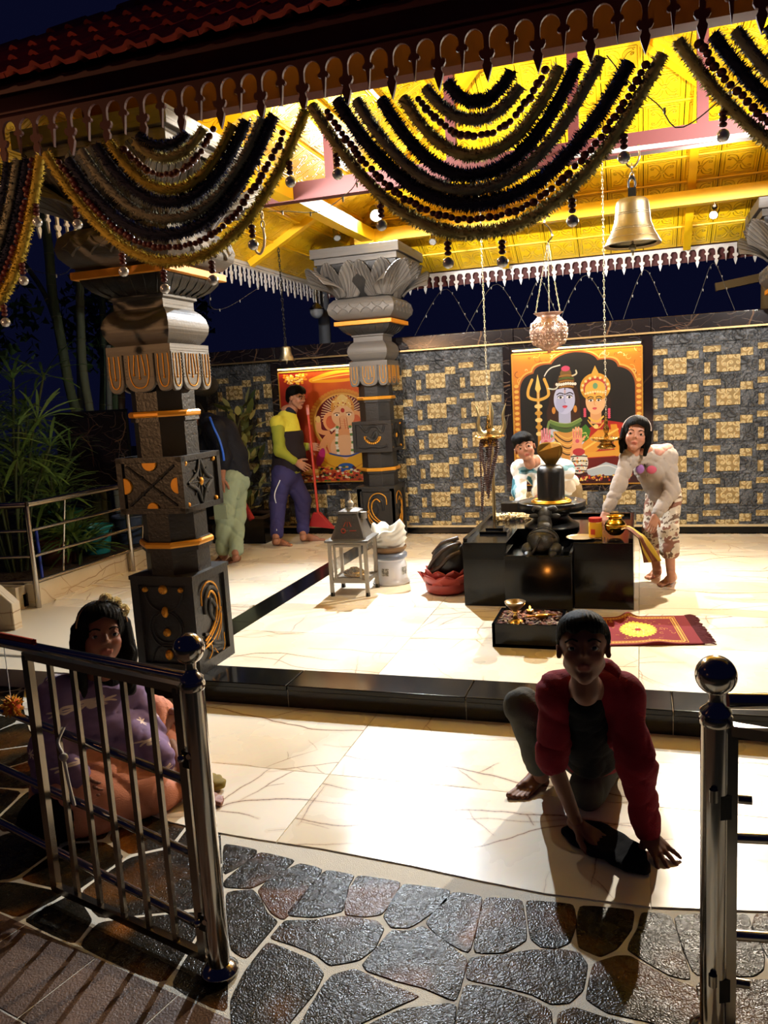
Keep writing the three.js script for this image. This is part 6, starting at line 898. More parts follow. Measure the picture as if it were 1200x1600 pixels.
  const lb = thing('hanging_bulb', 'small bright white bulb hanging behind the festoon valance', 'bulb', atZ(440, 172, -4.3).toArray()); part('bulb', sph(0.018, 0, 0, 0, 12), new THREE.MeshStandardMaterial({ color: 0xffffff, emissive: 0xffffff, emissiveIntensity: 30 }), lb); part('socket', cyl(0.012, 0.012, 0.04, 0, 0.035, 0, 10), M.blackIron, lb); part('cord', rod(V(0, 0.05, 0), V(0, 0.5, 0), 0.003), M.blackIron, lb); const pl = new THREE.PointLight(0xfff4e0, 1.5, 0, 2); pl.castShadow = true; lb.add(pl);
}

// ---------------------------------------------------------------- garden at the left and behind
{
  const R = rng(404);
  const cane = (label, pts, r, col) => { if (!label.includes('branch')) pts.unshift(pts[0].clone().setY(0.08));  const o = thing('bamboo_cane', label, 'bamboo', [0, 0, 0], 0, 'bamboo canes behind the left railing'); const cv = new THREE.CatmullRomCurve3(pts), L = cv.getLength(), n = Math.round(L / 0.38); part('cane', new THREE.TubeGeometry(cv, 30, r, 12), std(col, 0.6, 0, { bumpMap: rep(grainTex, 1, 6), bumpScale: 0.004 }), o); for (let i = 1; i < n; i++) { const p = cv.getPointAt(i / n), t = cv.getTangentAt(i / n); part('node', tor(r, 0.006, 14, 6).rotateX(Math.PI / 2).applyQuaternion(new THREE.Quaternion().setFromUnitVectors(V(0, 1, 0), t)).translate(p.x, p.y, p.z), std(0x6d6a4d, 0.7), o); } };
  const C = (px, t) => px.map(p => atD(p[0], p[1], t));
  cane('forked bamboo cane leaning left at the upper left', [...C([[140, 700], [112, 620], [95, 530], [82, 460], [75, 380], [60, 300]], 9.2)], 0.055, 0x4f5a3c);
  cane('pale upright bamboo cane left of the near pillar', [...C([[150, 690], [140, 640], [130, 580], [126, 500], [124, 420], [122, 330]], 9.4)], 0.05, 0x6d7257);
  cane('thin green bamboo cane nearest the near pillar', [...C([[158, 690], [160, 640], [162, 560], [160, 480], [158, 400]], 10)], 0.04, 0x39492f);
  cane('short grey bamboo cane beside the glass panel', [...C([[172, 680], [171, 640], [170, 600], [169, 540]], 9.8)], 0.035, 0x7a7c72);
  cane('dark slanting bamboo branch at the upper left', [...C([[92, 520], [70, 460], [40, 415], [10, 380]], 9.2)], 0.028, 0x3a4030);
  for (const [i, x] of [[0, 182], [1, 192], [2, 128]]) cane(['stout green bamboo cane close to the near pillar', 'dull brown bamboo cane touching the near pillar', 'blue-grey bamboo cane behind the pale one'][i], [...C([[x, 690], [x - 2, 620], [x - 3, 560], [x - 4, 480]], 10.4)], 0.045, [0x445a35, 0x5a4632, 0x56605c][i]);
  // fan-leaved shrubs
  const fan = (n, L, rr) => { const pos = []; for (let i = 0; i < n; i++) { const a = i / n * 6.283 + R() * 0.4, el = 0.15 + R() * 0.9 - 0.3, l = L * (0.7 + R() * 0.5); let p = V(0, 0, 0), d = V(Math.cos(a) * Math.cos(el), Math.sin(el) + 0.25, Math.sin(a) * Math.cos(el)).normalize(); const sd = d.clone().cross(V(0, 1, 0)).normalize(); const N = 4; let pw = 0.002; for (let k = 0; k < N; k++) { const q = p.clone().addScaledVector(d, l / N), w = rr * Math.sin((k + 1) / (N + 0.3) * Math.PI) + 0.0005; const A = p.clone().addScaledVector(sd, pw), B = p.clone().addScaledVector(sd, -pw), Cc = q.clone().addScaledVector(sd, w), D = q.clone().addScaledVector(sd, -w); for (const v of [A, B, Cc, B, D, Cc]) pos.push(v.x, v.y, v.z); p = q; pw = w; d.y -= 0.22; d.normalize(); } } const g = new THREE.BufferGeometry(); g.setAttribute('position', new THREE.Float32BufferAttribute(pos, 3)); g.computeVertexNormals(); return norm(g); };
  const fans = [fan(16, 0.34, 0.011), fan(20, 0.28, 0.009), fan(14, 0.4, 0.012)], lm = [0x5a7a38, 0x76944c, 0x4c6a30].map(c => std(c, 0.7, 0, { side: THREE.DoubleSide }));
  const shrub = (label, base, n, H, spread) => { const o = thing('umbrella_palm', label, 'plant', base.toArray(), 0, 'feathery garden plants behind the left railing'); for (let i = 0; i < n; i++) { const a = R() * 6.28, s = spread * Math.sqrt(R()), h = H * (0.35 + 0.65 * R()), tip = V(Math.cos(a) * s, h, Math.sin(a) * s); part('stem', tube([V(Math.cos(a) * s * 0.2, 0, Math.sin(a) * s * 0.2), tip.clone().multiplyScalar(0.55).add(V(-s * 0.05, 0.05, 0)), tip], 0.012, 12, 6), std(0x3f4a2a, 0.8), o); for (let k = 0; k < 2; k++) { const f = part('leaf_fan', fans[(i + k) % 3], lm[(i + k * 2) % 3], o); f.position.copy(tip).multiplyScalar(1 - k * 0.22); f.rotation.set((R() - 0.5) * 0.6, R() * 6, (R() - 0.5) * 0.6); f.scale.setScalar(0.9 + R() * 0.5); } } return o; };
  shrub('large feathery palm plant at the left edge', atD(20, 830, 7.2).setY(0.1), 15, 1.75, 0.45); shrub('feathery palm plant standing right of the large one', atD(78, 800, 9.0).setY(0.1), 11, 1.35, 0.5); shrub('low feathery plant in front of the dark glass panel', atD(88, 790, 7.7).setY(0.1), 7, 0.85, 0.22); shrub('small tuft of feathery leaves beside the teal bucket', atD(118, 820, 7.4).setY(0.1), 4, 0.3, 0.12);
  // dark glazed panel on legs
  const o = thing('glazed_panel', 'dark glossy glazed panel on a stand behind the left railing', 'panel', atD(155, 770, 9).setY(0.1).toArray(), 0.3); part('glass', rbox(0.78, 0.86, 0.02, 0.004, 0, 0.95, 0), M.darkMarble, o); part('frame', [box(0.025, 0.9, 0.03, -0.4, 0.95, 0), box(0.025, 0.9, 0.03, 0.4, 0.95, 0), box(0.83, 0.02, 0.03, 0, 1.39, 0), box(0.83, 0.02, 0.03, 0, 0.51, 0)], M.darkSteel, o); for (const s of [-1, 1]) part('leg', box(0.03, 0.55, 0.03, s * 0.36, 0.26, 0), M.darkSteel, o);  // mottled brown veining of the pane is painted reflection of lit things
  const bucket = (label, p, r, h, col) => { const b = thing('bucket', label, 'bucket', p.toArray(), 0.4, 'buckets behind the left railing'); part('bucket_body', lathe([[0, 0.005], [r * 0.72, 0], [r * 0.74, 0.01], [r * 0.98, h * 0.92], [r * 1.06, h * 0.93], [r * 1.06, h], [r * 0.97, h], [r * 0.7, 0.02], [0, 0.02]], 32), std(col, 0.4), b); part('handle', tube([[-r, h * 0.92, 0], [-r * 0.8, h * 0.6, r * 0.8], [0, h * 0.45, r * 1.12], [r * 0.8, h * 0.6, r * 0.8], [r, h * 0.92, 0]], 0.008, 24, 6), M.blackIron, b); };
  bucket('teal plastic bucket with a black handle behind the left railing', atD(150, 836, 7.9).setY(0.1), 0.16, 0.28, 0x2f9aa0); bucket('dark green bucket under the glazed panel', atD(100, 824, 8.1).setY(0.1), 0.19, 0.42, 0x1d6b58); bucket('blue-grey tub half hidden by the near pillar', atD(205, 825, 8.4).setY(0.1), 0.18, 0.3, 0x49566e);
  const pot = solo('clay_pot', lathe([[0, 0], [0.14, 0], [0.19, 0.2], [0.2, 0.24], [0.17, 0.24], [0.15, 0.2], [0, 0.18]], 28).translate(...atD(90, 850, 7.5).setY(0.1).toArray()), std(0x7b4630, 0.85), 'reddish brown clay pot by the blue stick behind the railing', 'pot'); 
  solo('blue_stick', rod(atD(56, 825, 6.9), atD(64, 884, 6.7).setY(0.11), 0.013), std(0x2440b4, 0.5), 'bright blue plastic stick leaning behind the left railing', 'stick');
  // granite planter with a climbing plant beside the standing man
  const P = thing('planter_box', 'black granite planter trough by the left wall', 'planter', [-4.12, 0, -7.74]); part('trough', uvM([box(0.62, 0.27, 0.03, 0, 0.135, 0.19), box(0.62, 0.27, 0.03, 0, 0.135, -0.19), box(0.03, 0.27, 0.4, -0.3, 0.135, 0), box(0.03, 0.27, 0.4, 0.3, 0.135, 0)]), M.granite, P); part('rim', uvM([box(0.66, 0.025, 0.05, 0, 0.28, 0.19), box(0.66, 0.025, 0.05, 0, 0.28, -0.19), box(0.05, 0.025, 0.4, -0.3, 0.28, 0), box(0.05, 0.025, 0.4, 0.3, 0.28, 0)]), std(0x4a382c, 0.4), P); part('soil', box(0.58, 0.2, 0.36, 0, 0.12, 0), std(0x8a6a4c, 0.95), P);
  const pl = thing('climbing_plant', 'leafy variegated climber growing in the black planter', 'plant', [-4.12, 0.22, -7.74]); const leafS = new THREE.Shape(); leafS.moveTo(0, 0); leafS.bezierCurveTo(0.05, 0.02, 0.045, 0.09, 0, 0.14); leafS.bezierCurveTo(-0.045, 0.09, -0.05, 0.02, 0, 0); const lg = new THREE.ShapeGeometry(leafS, 6); { const p = lg.attributes.position; for (let i = 0; i < p.count; i++) p.setZ(i, -Math.abs(p.getX(i)) * 0.5 - p.getY(i) * p.getY(i) * 2.2); lg.computeVertexNormals(); } const lfm = [0x8a8a4c, 0x4a5a30, 0x6d7440, 0xa8a46a].map(c => std(c, 0.5, 0, { side: THREE.DoubleSide })); const lgn = norm(lg);
  part('moss_pole', cyl(0.03, 0.025, 1.15, 0, 0.6, 0, 10), std(0x2a2013, 0.95), pl); for (let i = 0; i < 3; i++) part('stem', tube([[0.05 * i - 0.05, 0, 0], [0.1 * Math.sin(i), 0.4, 0.04], [-0.06, 0.8, 0.03], [0.05, 1.15, 0.02]], 0.008, 20, 6), std(0x4d4a2a, 0.8), pl);
  for (let i = 0; i < 120; i++) { const y = 0.06 + R() * 1.2, a = R() * 6.28, r = 0.04 + R() * (0.2 - 0.09 * Math.abs(y - 0.6)); const l = part('leaf', lgn, lfm[R() * 4 | 0], pl); l.position.set(Math.cos(a) * r, y, Math.sin(a) * r * 0.8); l.rotation.set(0.5 + R() * 1.4, -a + Math.PI / 2 + (R() - 0.5), 0, 'YXZ'); l.scale.setScalar(0.7 + R() * 0.8); }
  solo('red_cloth', tube([atZ(375, 778, -7.45), atZ(382, 790, -7.42), atZ(390, 805, -7.4), atZ(394, 812, -7.4)], 0.035, 16, 7), std(0xa3251c, 0.8, 0, { bumpMap: rep(grainTex, 3), bumpScale: 0.01 }), 'red and gold cloth bundle hanging at the planter', 'cloth');
  const sp = new THREE.SphereGeometry(0.16, 20, 14).scale(1, 0.75, 1); solo('woven_basket', norm(sp).translate(...atD(318, 602, 8.6).toArray()), std(0x5a5248, 0.95, 0, { bumpMap: rep(fineTex, 6), bumpScale: 0.03 }), 'dark woven basket above the bending man in dark jacket', 'basket');
  // things behind the wall and a flood lamp at the eave corner
  solo('concrete_post', rod(V(-3.55, 0, -8.9), V(-3.5, 2.85, -8.9), 0.07), std(0x5d6068, 0.8), 'grey post standing behind the wall under the eave corner', 'post'); solo('timber_post', [rod(V(1.25, 0, -9.2), V(1.25, 2.45, -9.2), 0.07), bar(V(0.75, 2.4, -9.2), V(1.5, 2.5, -9.2), 0.08, 0.08)], std(0x5e4a26, 0.8), 'timber post with crossbar behind the wall at right', 'post');
  const cl = thing('eave_lamp', 'round glass lamp hanging at the far eave corner', 'lamp', atD(495, 487, 8.9).toArray()); part('globe', sph(0.075, 0, 0, 0, 20), phy(0xcfd3da, 0.1, 0, { transmission: 0.6, thickness: 0, roughness: 0.2 }), cl); part('cap', lathe([[0.075, 0.02], [0.085, 0.03], [0.04, 0.08], [0.015, 0.1], [0.015, 0.62]], 20), M.darkSteel, cl);
  // trees far behind in the dark
  for (const [i, x, z, s] of [[0, -7.5, -11, 1.2], [1, -9, -8.5, 1.5]]) { const t = thing('garden_tree', ['dim tree behind the bamboo at the left', 'dim tree at the far left edge'][i], 'tree', [x, -0.1, z]); part('trunk', tube([[0, 0, 0], [0.1, 1.2, 0], [0, 2.6, 0.1]], 0.11, 16, 8), std(0x3a2d20, 0.9), t); const pos = []; for (let k = 0; k < 1800; k++) { const u = R() * 2 - 1, a = R() * 6.28, rr = Math.pow(R(), 0.4) * s, sq = Math.sqrt(1 - u * u), c = V(Math.cos(a) * sq * rr, 3 + u * rr * 0.8, Math.sin(a) * sq * rr); for (let q = 0; q < 3; q++) pos.push(c.x + (R() - 0.5) * 0.2, c.y + (R() - 0.5) * 0.2, c.z + (R() - 0.5) * 0.2); } const g = new THREE.BufferGeometry(); g.setAttribute('position', new THREE.Float32BufferAttribute(pos, 3)); g.computeVertexNormals(); const f = part('foliage', g, lm[2], t); f.userData.kind = 'stuff'; }
}

// ---------------------------------------------------------------- figures: distance fields meshed by surface nets
const cap = (a, b, ra, rb = ra) => ({ a: a.clone ? a.clone() : V(...a), b: b.clone ? b.clone() : V(...b), ra, rb });
const ellp = (c, r, q) => ({ e: 1, c: c.clone ? c.clone() : V(...c), r, q: q ? q.clone().invert() : null });
function evalPrims(P, k, x, y, z) {
  let d = 1e9;
  for (const p of P) {
    let v;
    if (p.e) {
      let X = x - p.c.x, Y = y - p.c.y, Z = z - p.c.z;
      if (p.q) { const q = p.q, tx = 2 * (q.y * Z - q.z * Y), ty = 2 * (q.z * X - q.x * Z), tz = 2 * (q.x * Y - q.y * X); const nx = X + q.w * tx + q.y * tz - q.z * ty, ny = Y + q.w * ty + q.z * tx - q.x * tz, nz = Z + q.w * tz + q.x * ty - q.y * tx; X = nx; Y = ny; Z = nz; }
      const a = X / p.r[0], b = Y / p.r[1], c = Z / p.r[2], k0 = Math.sqrt(a * a + b * b + c * c), a2 = a / p.r[0], b2 = b / p.r[1], c2 = c / p.r[2], k1 = Math.sqrt(a2 * a2 + b2 * b2 + c2 * c2);
      v = k1 > 1e-6 ? k0 * (k0 - 1) / k1 : -Math.min(...p.r);
    } else {
      const ax = x - p.a.x, ay = y - p.a.y, az = z - p.a.z, bx = p.b.x - p.a.x, by = p.b.y - p.a.y, bz = p.b.z - p.a.z, L = bx * bx + by * by + bz * bz;
      const h = L > 0 ? clamp((ax * bx + ay * by + az * bz) / L, 0, 1) : 0, dx = ax - bx * h, dy = ay - by * h, dz = az - bz * h;
      v = Math.sqrt(dx * dx + dy * dy + dz * dz) - (p.ra + (p.rb - p.ra) * h);
    }
    if (p.sub) { const h = clamp(0.5 - 0.5 * (v + d) / (p.k || k), 0, 1); d = d + (-v - d) * h + (p.k || k) * h * (1 - h); continue; }
    const kk = p.k || k, h = clamp(0.5 + 0.5 * (v - d) / kk, 0, 1); d = v + (d - v) * h - kk * h * (1 - h);
  }
  return d;
}
function sdfMesh(P, cell, o = {}) {
  const k = o.k || 0.02, lo = V(1e9, 1e9, 1e9), hi = V(-1e9, -1e9, -1e9);
  for (const p of P) { if (p.sub) continue; if (p.e) { const m = Math.max(...p.r); lo.min(p.c.clone().addScalar(-m)); hi.max(p.c.clone().addScalar(m)); } else { const m = Math.max(p.ra, p.rb); lo.min(p.a.clone().addScalar(-m)).min(p.b.clone().addScalar(-m)); hi.max(p.a.clone().addScalar(m)).max(p.b.clone().addScalar(m)); } }
  const pad = cell * 3 + (o.pad || 0.01); lo.addScalar(-pad); hi.addScalar(pad);
  const B = 4, nx = Math.ceil((hi.x - lo.x) / cell / B) * B + 1, ny = Math.ceil((hi.y - lo.y) / cell / B) * B + 1, nz = Math.ceil((hi.z - lo.z) / cell / B) * B + 1;
  const f = new Float32Array(nx * ny * nz).fill(1), S = (i, j, l) => (l * ny + j) * nx + i, fn = (x, y, z) => { let d = evalPrims(P, k, x, y, z); if (o.mod) d = o.mod(x, y, z, d); return d; };
  const reach = cell * B * 0.95 + (o.slack || 0.03);
  for (let l = 0; l < nz; l += B) for (let j = 0; j < ny; j += B) for (let i = 0; i < nx; i += B) {
    const c = evalPrims(P, k, lo.x + (i + B / 2) * cell, lo.y + (j + B / 2) * cell, lo.z + (l + B / 2) * cell), far = Math.abs(c) > reach;
    for (let c3 = l; c3 < Math.min(nz, l + B); c3++) for (let c2 = j; c2 < Math.min(ny, j + B); c2++) for (let c1 = i; c1 < Math.min(nx, i + B); c1++) f[S(c1, c2, c3)] = far ? c : fn(lo.x + c1 * cell, lo.y + c2 * cell, lo.z + c3 * cell);
  }
  const id = new Int32Array(nx * ny * nz).fill(-1), pos = [], idx = [];
  for (let l = 0; l < nz - 1; l++) for (let j = 0; j < ny - 1; j++) for (let i = 0; i < nx - 1; i++) {
    let n = 0, sx = 0, sy = 0, sz = 0, m = 0; const v = [];
    for (let q = 0; q < 8; q++) { const w = f[S(i + (q & 1), j + (q >> 1 & 1), l + (q >> 2))]; v.push(w); if (w < 0) m++; }
    if (m === 0 || m === 8) continue;
    for (let q = 0; q < 8; q++) for (const b of [1, 2, 4]) { if (q & b) continue; const r = q | b; if ((v[q] < 0) === (v[r] < 0)) continue; const t = v[q] / (v[q] - v[r]); sx += (q & 1) + (b === 1 ? t : 0); sy += (q >> 1 & 1) + (b === 2 ? t : 0); sz += (q >> 2) + (b === 4 ? t : 0); n++; }
    id[S(i, j, l)] = pos.length / 3; pos.push(lo.x + (i + sx / n) * cell, lo.y + (j + sy / n) * cell, lo.z + (l + sz / n) * cell);
  }
  for (let l = 1; l < nz - 1; l++) for (let j = 1; j < ny - 1; j++) for (let i = 1; i < nx - 1; i++) {
    const a = f[S(i, j, l)] < 0;
    const quad = (p, q, r, s, flip) => { if (p < 0 || q < 0 || r < 0 || s < 0) return; flip ? idx.push(p, r, q, p, s, r) : idx.push(p, q, r, p, r, s); };
    if (a !== (f[S(i + 1, j, l)] < 0)) quad(id[S(i, j - 1, l - 1)], id[S(i, j, l - 1)], id[S(i, j, l)], id[S(i, j - 1, l)], !a);
    if (a !== (f[S(i, j + 1, l)] < 0)) quad(id[S(i - 1, j, l - 1)], id[S(i - 1, j, l)], id[S(i, j, l)], id[S(i, j, l - 1)], !a);
    if (a !== (f[S(i, j, l + 1)] < 0)) quad(id[S(i - 1, j - 1, l)], id[S(i, j - 1, l)], id[S(i, j, l)], id[S(i - 1, j, l)], !a);
  }
  const g = new THREE.BufferGeometry(); g.setAttribute('position', new THREE.Float32BufferAttribute(pos, 3)); g.setIndex(idx); g.computeVertexNormals();
  if (o.color) { const n = pos.length / 3, c = new Float32Array(n * 3); for (let i = 0; i < n; i++) c.set(o.color(pos[i * 3], pos[i * 3 + 1], pos[i * 3 + 2]), i * 3); g.setAttribute('color', new THREE.BufferAttribute(c, 3)); }
  const uv = new Float32Array(pos.length / 3 * 2); for (let i = 0; i < pos.length / 3; i++) { uv[i * 2] = pos[i * 3] + pos[i * 3 + 2] * 0.7; uv[i * 2 + 1] = pos[i * 3 + 1]; } g.setAttribute('uv', new THREE.BufferAttribute(uv, 2));
  return g;
}
const lin = hex => { const c = new THREE.Color(hex); return [c.r, c.g, c.b]; };
const mixc = (a, b, t) => [lerp(a[0], b[0], t), lerp(a[1], b[1], t), lerp(a[2], b[2], t)];
const folds = (amp, fr, seed = 0) => (x, y, z, d) => { const w = noise3(x * fr * 0.6 + seed, y * fr * 0.6, z * fr * 0.6) * 5, r = Math.abs(Math.sin((y * 1.25 + x * 0.7 - z * 0.5) * fr * 1.7 + w)), s = Math.abs(Math.sin((y * 0.8 - x * 0.9 + z * 0.6) * fr * 2.3 + w * 1.7)); return d + amp * 1.5 * (fbm(x * fr + seed, y * fr, z * fr, 2) - 0.4) + amp * 1.25 * (Math.pow(1 - r, 3) - 0.15) + amp * 0.8 * (Math.pow(1 - s, 4) - 0.1); };

// head in its own frame: chin at y = 0, crown at y = 1, facing +z
function headPrims(child) {
  const P = [ellp([0, 0.63, -0.07], [0.355, 0.37, 0.43]), ellp([0, 0.36, 0.1], [child ? 0.285 : 0.275, 0.33, 0.29])];
  for (const s of [-1, 1]) { P.push(cap([s * 0.2, 0.27, 0.02], [s * 0.03, 0.08, 0.25], 0.1, 0.085), ellp([s * 0.15, 0.355, 0.25], [0.12, 0.11, 0.11])); }
  P.push(cap([0, 0.075, 0.27], [0, 0.08, 0.28], 0.085), cap([-0.16, 0.585, 0.3], [0.16, 0.585, 0.3], 0.065));
  for (const s of [-1, 1]) P.push({ ...ellp([s * 0.155, 0.49, 0.445], [0.095, 0.06, 0.085]), sub: 1, k: 0.05 });
  P.push({ ...cap([0, 0.54, 0.35], [0, 0.4, child ? 0.425 : 0.45], 0.034, 0.047), k: 0.035 }); for (const s of [-1, 1]) P.push({ ...cap([s * 0.045, 0.378, 0.385], [s * 0.05, 0.385, 0.37], 0.034), k: 0.02 });
  P.push({ ...cap([-0.085, 0.228, 0.352], [0, 0.243, 0.385], 0.022, 0.03), k: 0.015 }, { ...cap([0.085, 0.228, 0.352], [0, 0.243, 0.385], 0.022, 0.03), k: 0.015 }, { ...cap([-0.065, 0.19, 0.352], [0.065, 0.19, 0.352], 0.03), k: 0.015 }, { ...cap([-0.1, 0.214, 0.4], [0.1, 0.214, 0.4], 0.011), sub: 1, k: 0.012 });
  for (const s of [-1, 1]) { P.push({ ...cap([s * 0.225, 0.485, 0.315], [s * 0.155, 0.535, 0.37], 0.02), k: 0.012 }, { ...cap([s * 0.155, 0.535, 0.37], [s * 0.085, 0.49, 0.35], 0.02), k: 0.012 }, { ...cap([s * 0.22, 0.475, 0.315], [s * 0.1, 0.452, 0.35], 0.018), k: 0.02 }); P.push({ ...ellp([s * 0.36, 0.45, -0.04], [0.04, 0.115, 0.075], new THREE.Quaternion().setFromEuler(new THREE.Euler(-0.2, s * 0.5, 0))), k: 0.03 }, { ...ellp([s * 0.4, 0.46, -0.01], [0.02, 0.065, 0.035]), sub: 1, k: 0.02 }); }
  P.push(cap([0, 0.22, -0.12], [0, -0.15, -0.16], 0.2, 0.2)); return P;
}
const headGeo = {};
function headGeometry(child, skin) {
  const key = child + skin; if (headGeo[key]) return headGeo[key].clone();
  const s = lin(skin), lip = mixc(s, lin('#a8463f'), 0.6), ch = mixc(s, lin('#b8523c'), 0.18);
  return (headGeo[key] = sdfMesh(headPrims(child), 0.021, { k: 0.06, slack: 0.12, color: (x, y, z) => { let c = s; const m = smooth(0.13, 0.06, Math.hypot(x * 0.95, (y - 0.213) * 1.9)) * (z > 0.28 ? 1 : 0); c = mixc(c, lip, m); const q = smooth(0.16, 0.03, Math.hypot(Math.abs(x) - 0.18, y - 0.34)) * (z > 0.1 ? 1 : 0); return mixc(c, ch, q); } })).clone();
}
function basis(fwd, up, at, s) { const z = fwd.clone().normalize(), x = up.clone().cross(z).normalize(), y = z.clone().cross(x); return new THREE.Matrix4().makeBasis(x, y, z).scale(V(s, s, s)).setPosition(at); }
const EYE_W = phy(0xa8a099, 0.4, 0, { specularIntensity: 0.5 }), EYE_D = std(0x130b08, 0.12), HAIR = phy(0x0b0807, 0.6, 0, { specularIntensity: 0.22, bumpMap: rep(fineTex, 6, 1), bumpScale: 0.002 });
// hair shell around the skull; spec.cut(p) > 0 where hair stops
function hairGeo(kind, cell = 0.022) {
  const P = [ellp([0, 0.655, -0.08], [0.4, 0.4, 0.47])];
  if (kind === 'short') P.push(ellp([0, 0.8, 0.06], [0.33, 0.25, 0.38]), ellp([0, 0.42, -0.28], [0.3, 0.3, 0.24]));
  if (kind === 'bowl') P.push(ellp([0, 0.83, 0.1], [0.37, 0.24, 0.4]), ellp([-0.05, 0.92, 0.02], [0.3, 0.18, 0.34]), ellp([0, 0.42, -0.28], [0.3, 0.3, 0.24]));
  if (kind === 'bob') { P.push(ellp([0, 0.8, 0.04], [0.36, 0.27, 0.4])); for (const s of [-1, 1]) P.push(cap([s * 0.36, 0.62, -0.02], [s * 0.38, 0.18, 0.02], 0.12, 0.1), cap([s * 0.37, 0.2, 0.0], [s * 0.36, -0.12, -0.02], 0.1, 0.06)); P.push(ellp([0, 0.2, -0.3], [0.38, 0.5, 0.22])); }
  if (kind === 'long') { P.push(ellp([0, 0.8, 0.04], [0.37, 0.28, 0.4])); for (const s of [-1, 1]) P.push(cap([s * 0.37, 0.62, -0.02], [s * 0.42, 0.1, -0.02], 0.13, 0.14), cap([s * 0.42, 0.1, -0.02], [s * 0.4, -0.55, -0.1], 0.14, 0.11)); P.push(ellp([0, 0.1, -0.34], [0.42, 0.7, 0.24]), cap([0, -0.1, -0.36], [0, -0.75, -0.42], 0.3, 0.2)); }
  return sdfMesh(P, cell, { k: 0.07, slack: 0.2, mod: (x, y, z, d) => {
    const a = Math.atan2(x, z + 0.1); let e = d + 0.007 * Math.sin(a * 46 + 5 * noise3(x * 6, y * 3, z * 6)) * (kind === 'bowl' ? 0.5 : 1) + 0.05 * (noise3(x * 7, y * 7, z * 7) - 0.5) * (kind === 'bowl' ? 1.3 : 0.35);
    let cut;
    if (kind === 'short' || kind === 'bowl') { const fr = kind === 'bowl' ? 0.68 : 0.72; const line = z > 0.12 ? fr - 0.08 * smooth(0.2, 0.33, Math.abs(x)) + 0.03 * Math.sin(x * 22 + 1) : z > -0.12 ? lerp(0.5, 0.62, smooth(-0.12, 0.12, z)) : lerp(0.16, 0.5, smooth(-0.4, -0.12, z)); cut = line - y; }
    else { const part = 0.72 + 0.09 * (1 - Math.min(1, Math.abs(x) / 0.2)); cut = z > 0.05 ? Math.min(part - y, 0.24 + 0.06 * (y < 0.4 ? 1 : 0) - Math.abs(x)) : z > -0.06 ? Math.min(0.6 - y, 0.3 - Math.abs(x)) : -1; }
    return Math.max(e, cut * 0.8);
  } });
}
function addHead(o, body, at, H, fwd, up, skin, hair, child = true, eyes = true) {
  const m = basis(fwd, up, at, H), parts = [];
  body.push(headGeometry(child, skin).applyMatrix4(m));
  const hr = part('hair', norm(hairGeo(hair)).applyMatrix4(m), HAIR, o);
  for (const s of [-1, 1]) {
    const e = part('eye', norm(ell(0.066, 0.042, 0.048, s * 0.155, 0.49, 0.32, 14)).applyMatrix4(m), EYE_W, o); part('iris', norm(ell(0.034, 0.037, 0.02, s * 0.155, 0.492, 0.357, 12)).applyMatrix4(m), EYE_D, e);
    part('eyebrow', norm(tube([[s * 0.07, 0.585, 0.372], [s * 0.15, 0.615, 0.365], [s * 0.25, 0.575, 0.3]], 0.014, 10, 5)).applyMatrix4(m), HAIR, o);
  }
  return { m, hr };
}
// hand: wrist, direction of the fingers, normal out of the back of the hand, sign of the thumb side
function handPrims(w, dir, back, thumb, s = 1, curl = 0.25, spread = 0.14, per) {
  const d = dir.clone().normalize(), b = back.clone().addScaledVector(d, -back.dot(d)).normalize(), sd = d.clone().cross(b).normalize().multiplyScalar(thumb), P = [];
  const at = (u, v, n) => w.clone().addScaledVector(d, u * s).addScaledVector(sd, v * s).addScaledVector(b, n * s);
  const K = [[0.078, 0.03], [0.082, 0.01], [0.078, -0.011], [0.07, -0.03]], L = [0.068, 0.076, 0.07, 0.054], r0 = 0.0088;
  P.push(cap(at(-0.02, 0, 0), at(0.012, 0, 0), 0.024 * s, 0.024 * s));
  K.forEach(([u, v]) => P.push({ ...cap(at(0.008, v * 0.55, 0), at(u, v, 0), 0.016 * s, 0.0125 * s), k: 0.01 }));
  K.forEach(([u, v], i) => { const sp = (1.5 - i) * spread, cu = curl + (per ? per[i] : 0); let p = at(u, v, 0.002), ang = cu * 0.4; const fd0 = d.clone().multiplyScalar(Math.cos(sp)).addScaledVector(sd, Math.sin(sp)); for (const [k, q] of [[0.46, 1], [0.3, 0.9], [0.24, 0.8]].entries ? [[0.46, 1], [0.3, 0.9], [0.24, 0.8]] : []) { const fd = fd0.clone().multiplyScalar(Math.cos(ang)).addScaledVector(b, -Math.sin(ang)), e = p.clone().addScaledVector(fd, L[i] * k * s); P.push({ ...cap(p, e, r0 * s * q * 1.02, r0 * s * (q - 0.08)), k: 0.0035 }); p = e; ang += cu; } });
  let p = at(0.014, 0.022, -0.004); const td = [d.clone().multiplyScalar(0.62).addScaledVector(sd, 0.78), d.clone().multiplyScalar(0.8).addScaledVector(sd, 0.6), d.clone().multiplyScalar(0.9).addScaledVector(sd, 0.4)]; [0.034, 0.028, 0.024].forEach((l, i) => { const e = p.clone().addScaledVector(td[i].normalize(), l * s).addScaledVector(b, -0.003 * s); P.push({ ...cap(p, e, (0.0135 - i * 0.0018) * s, (0.012 - i * 0.0018) * s), k: 0.006 }); p = e; });
  return P;
}
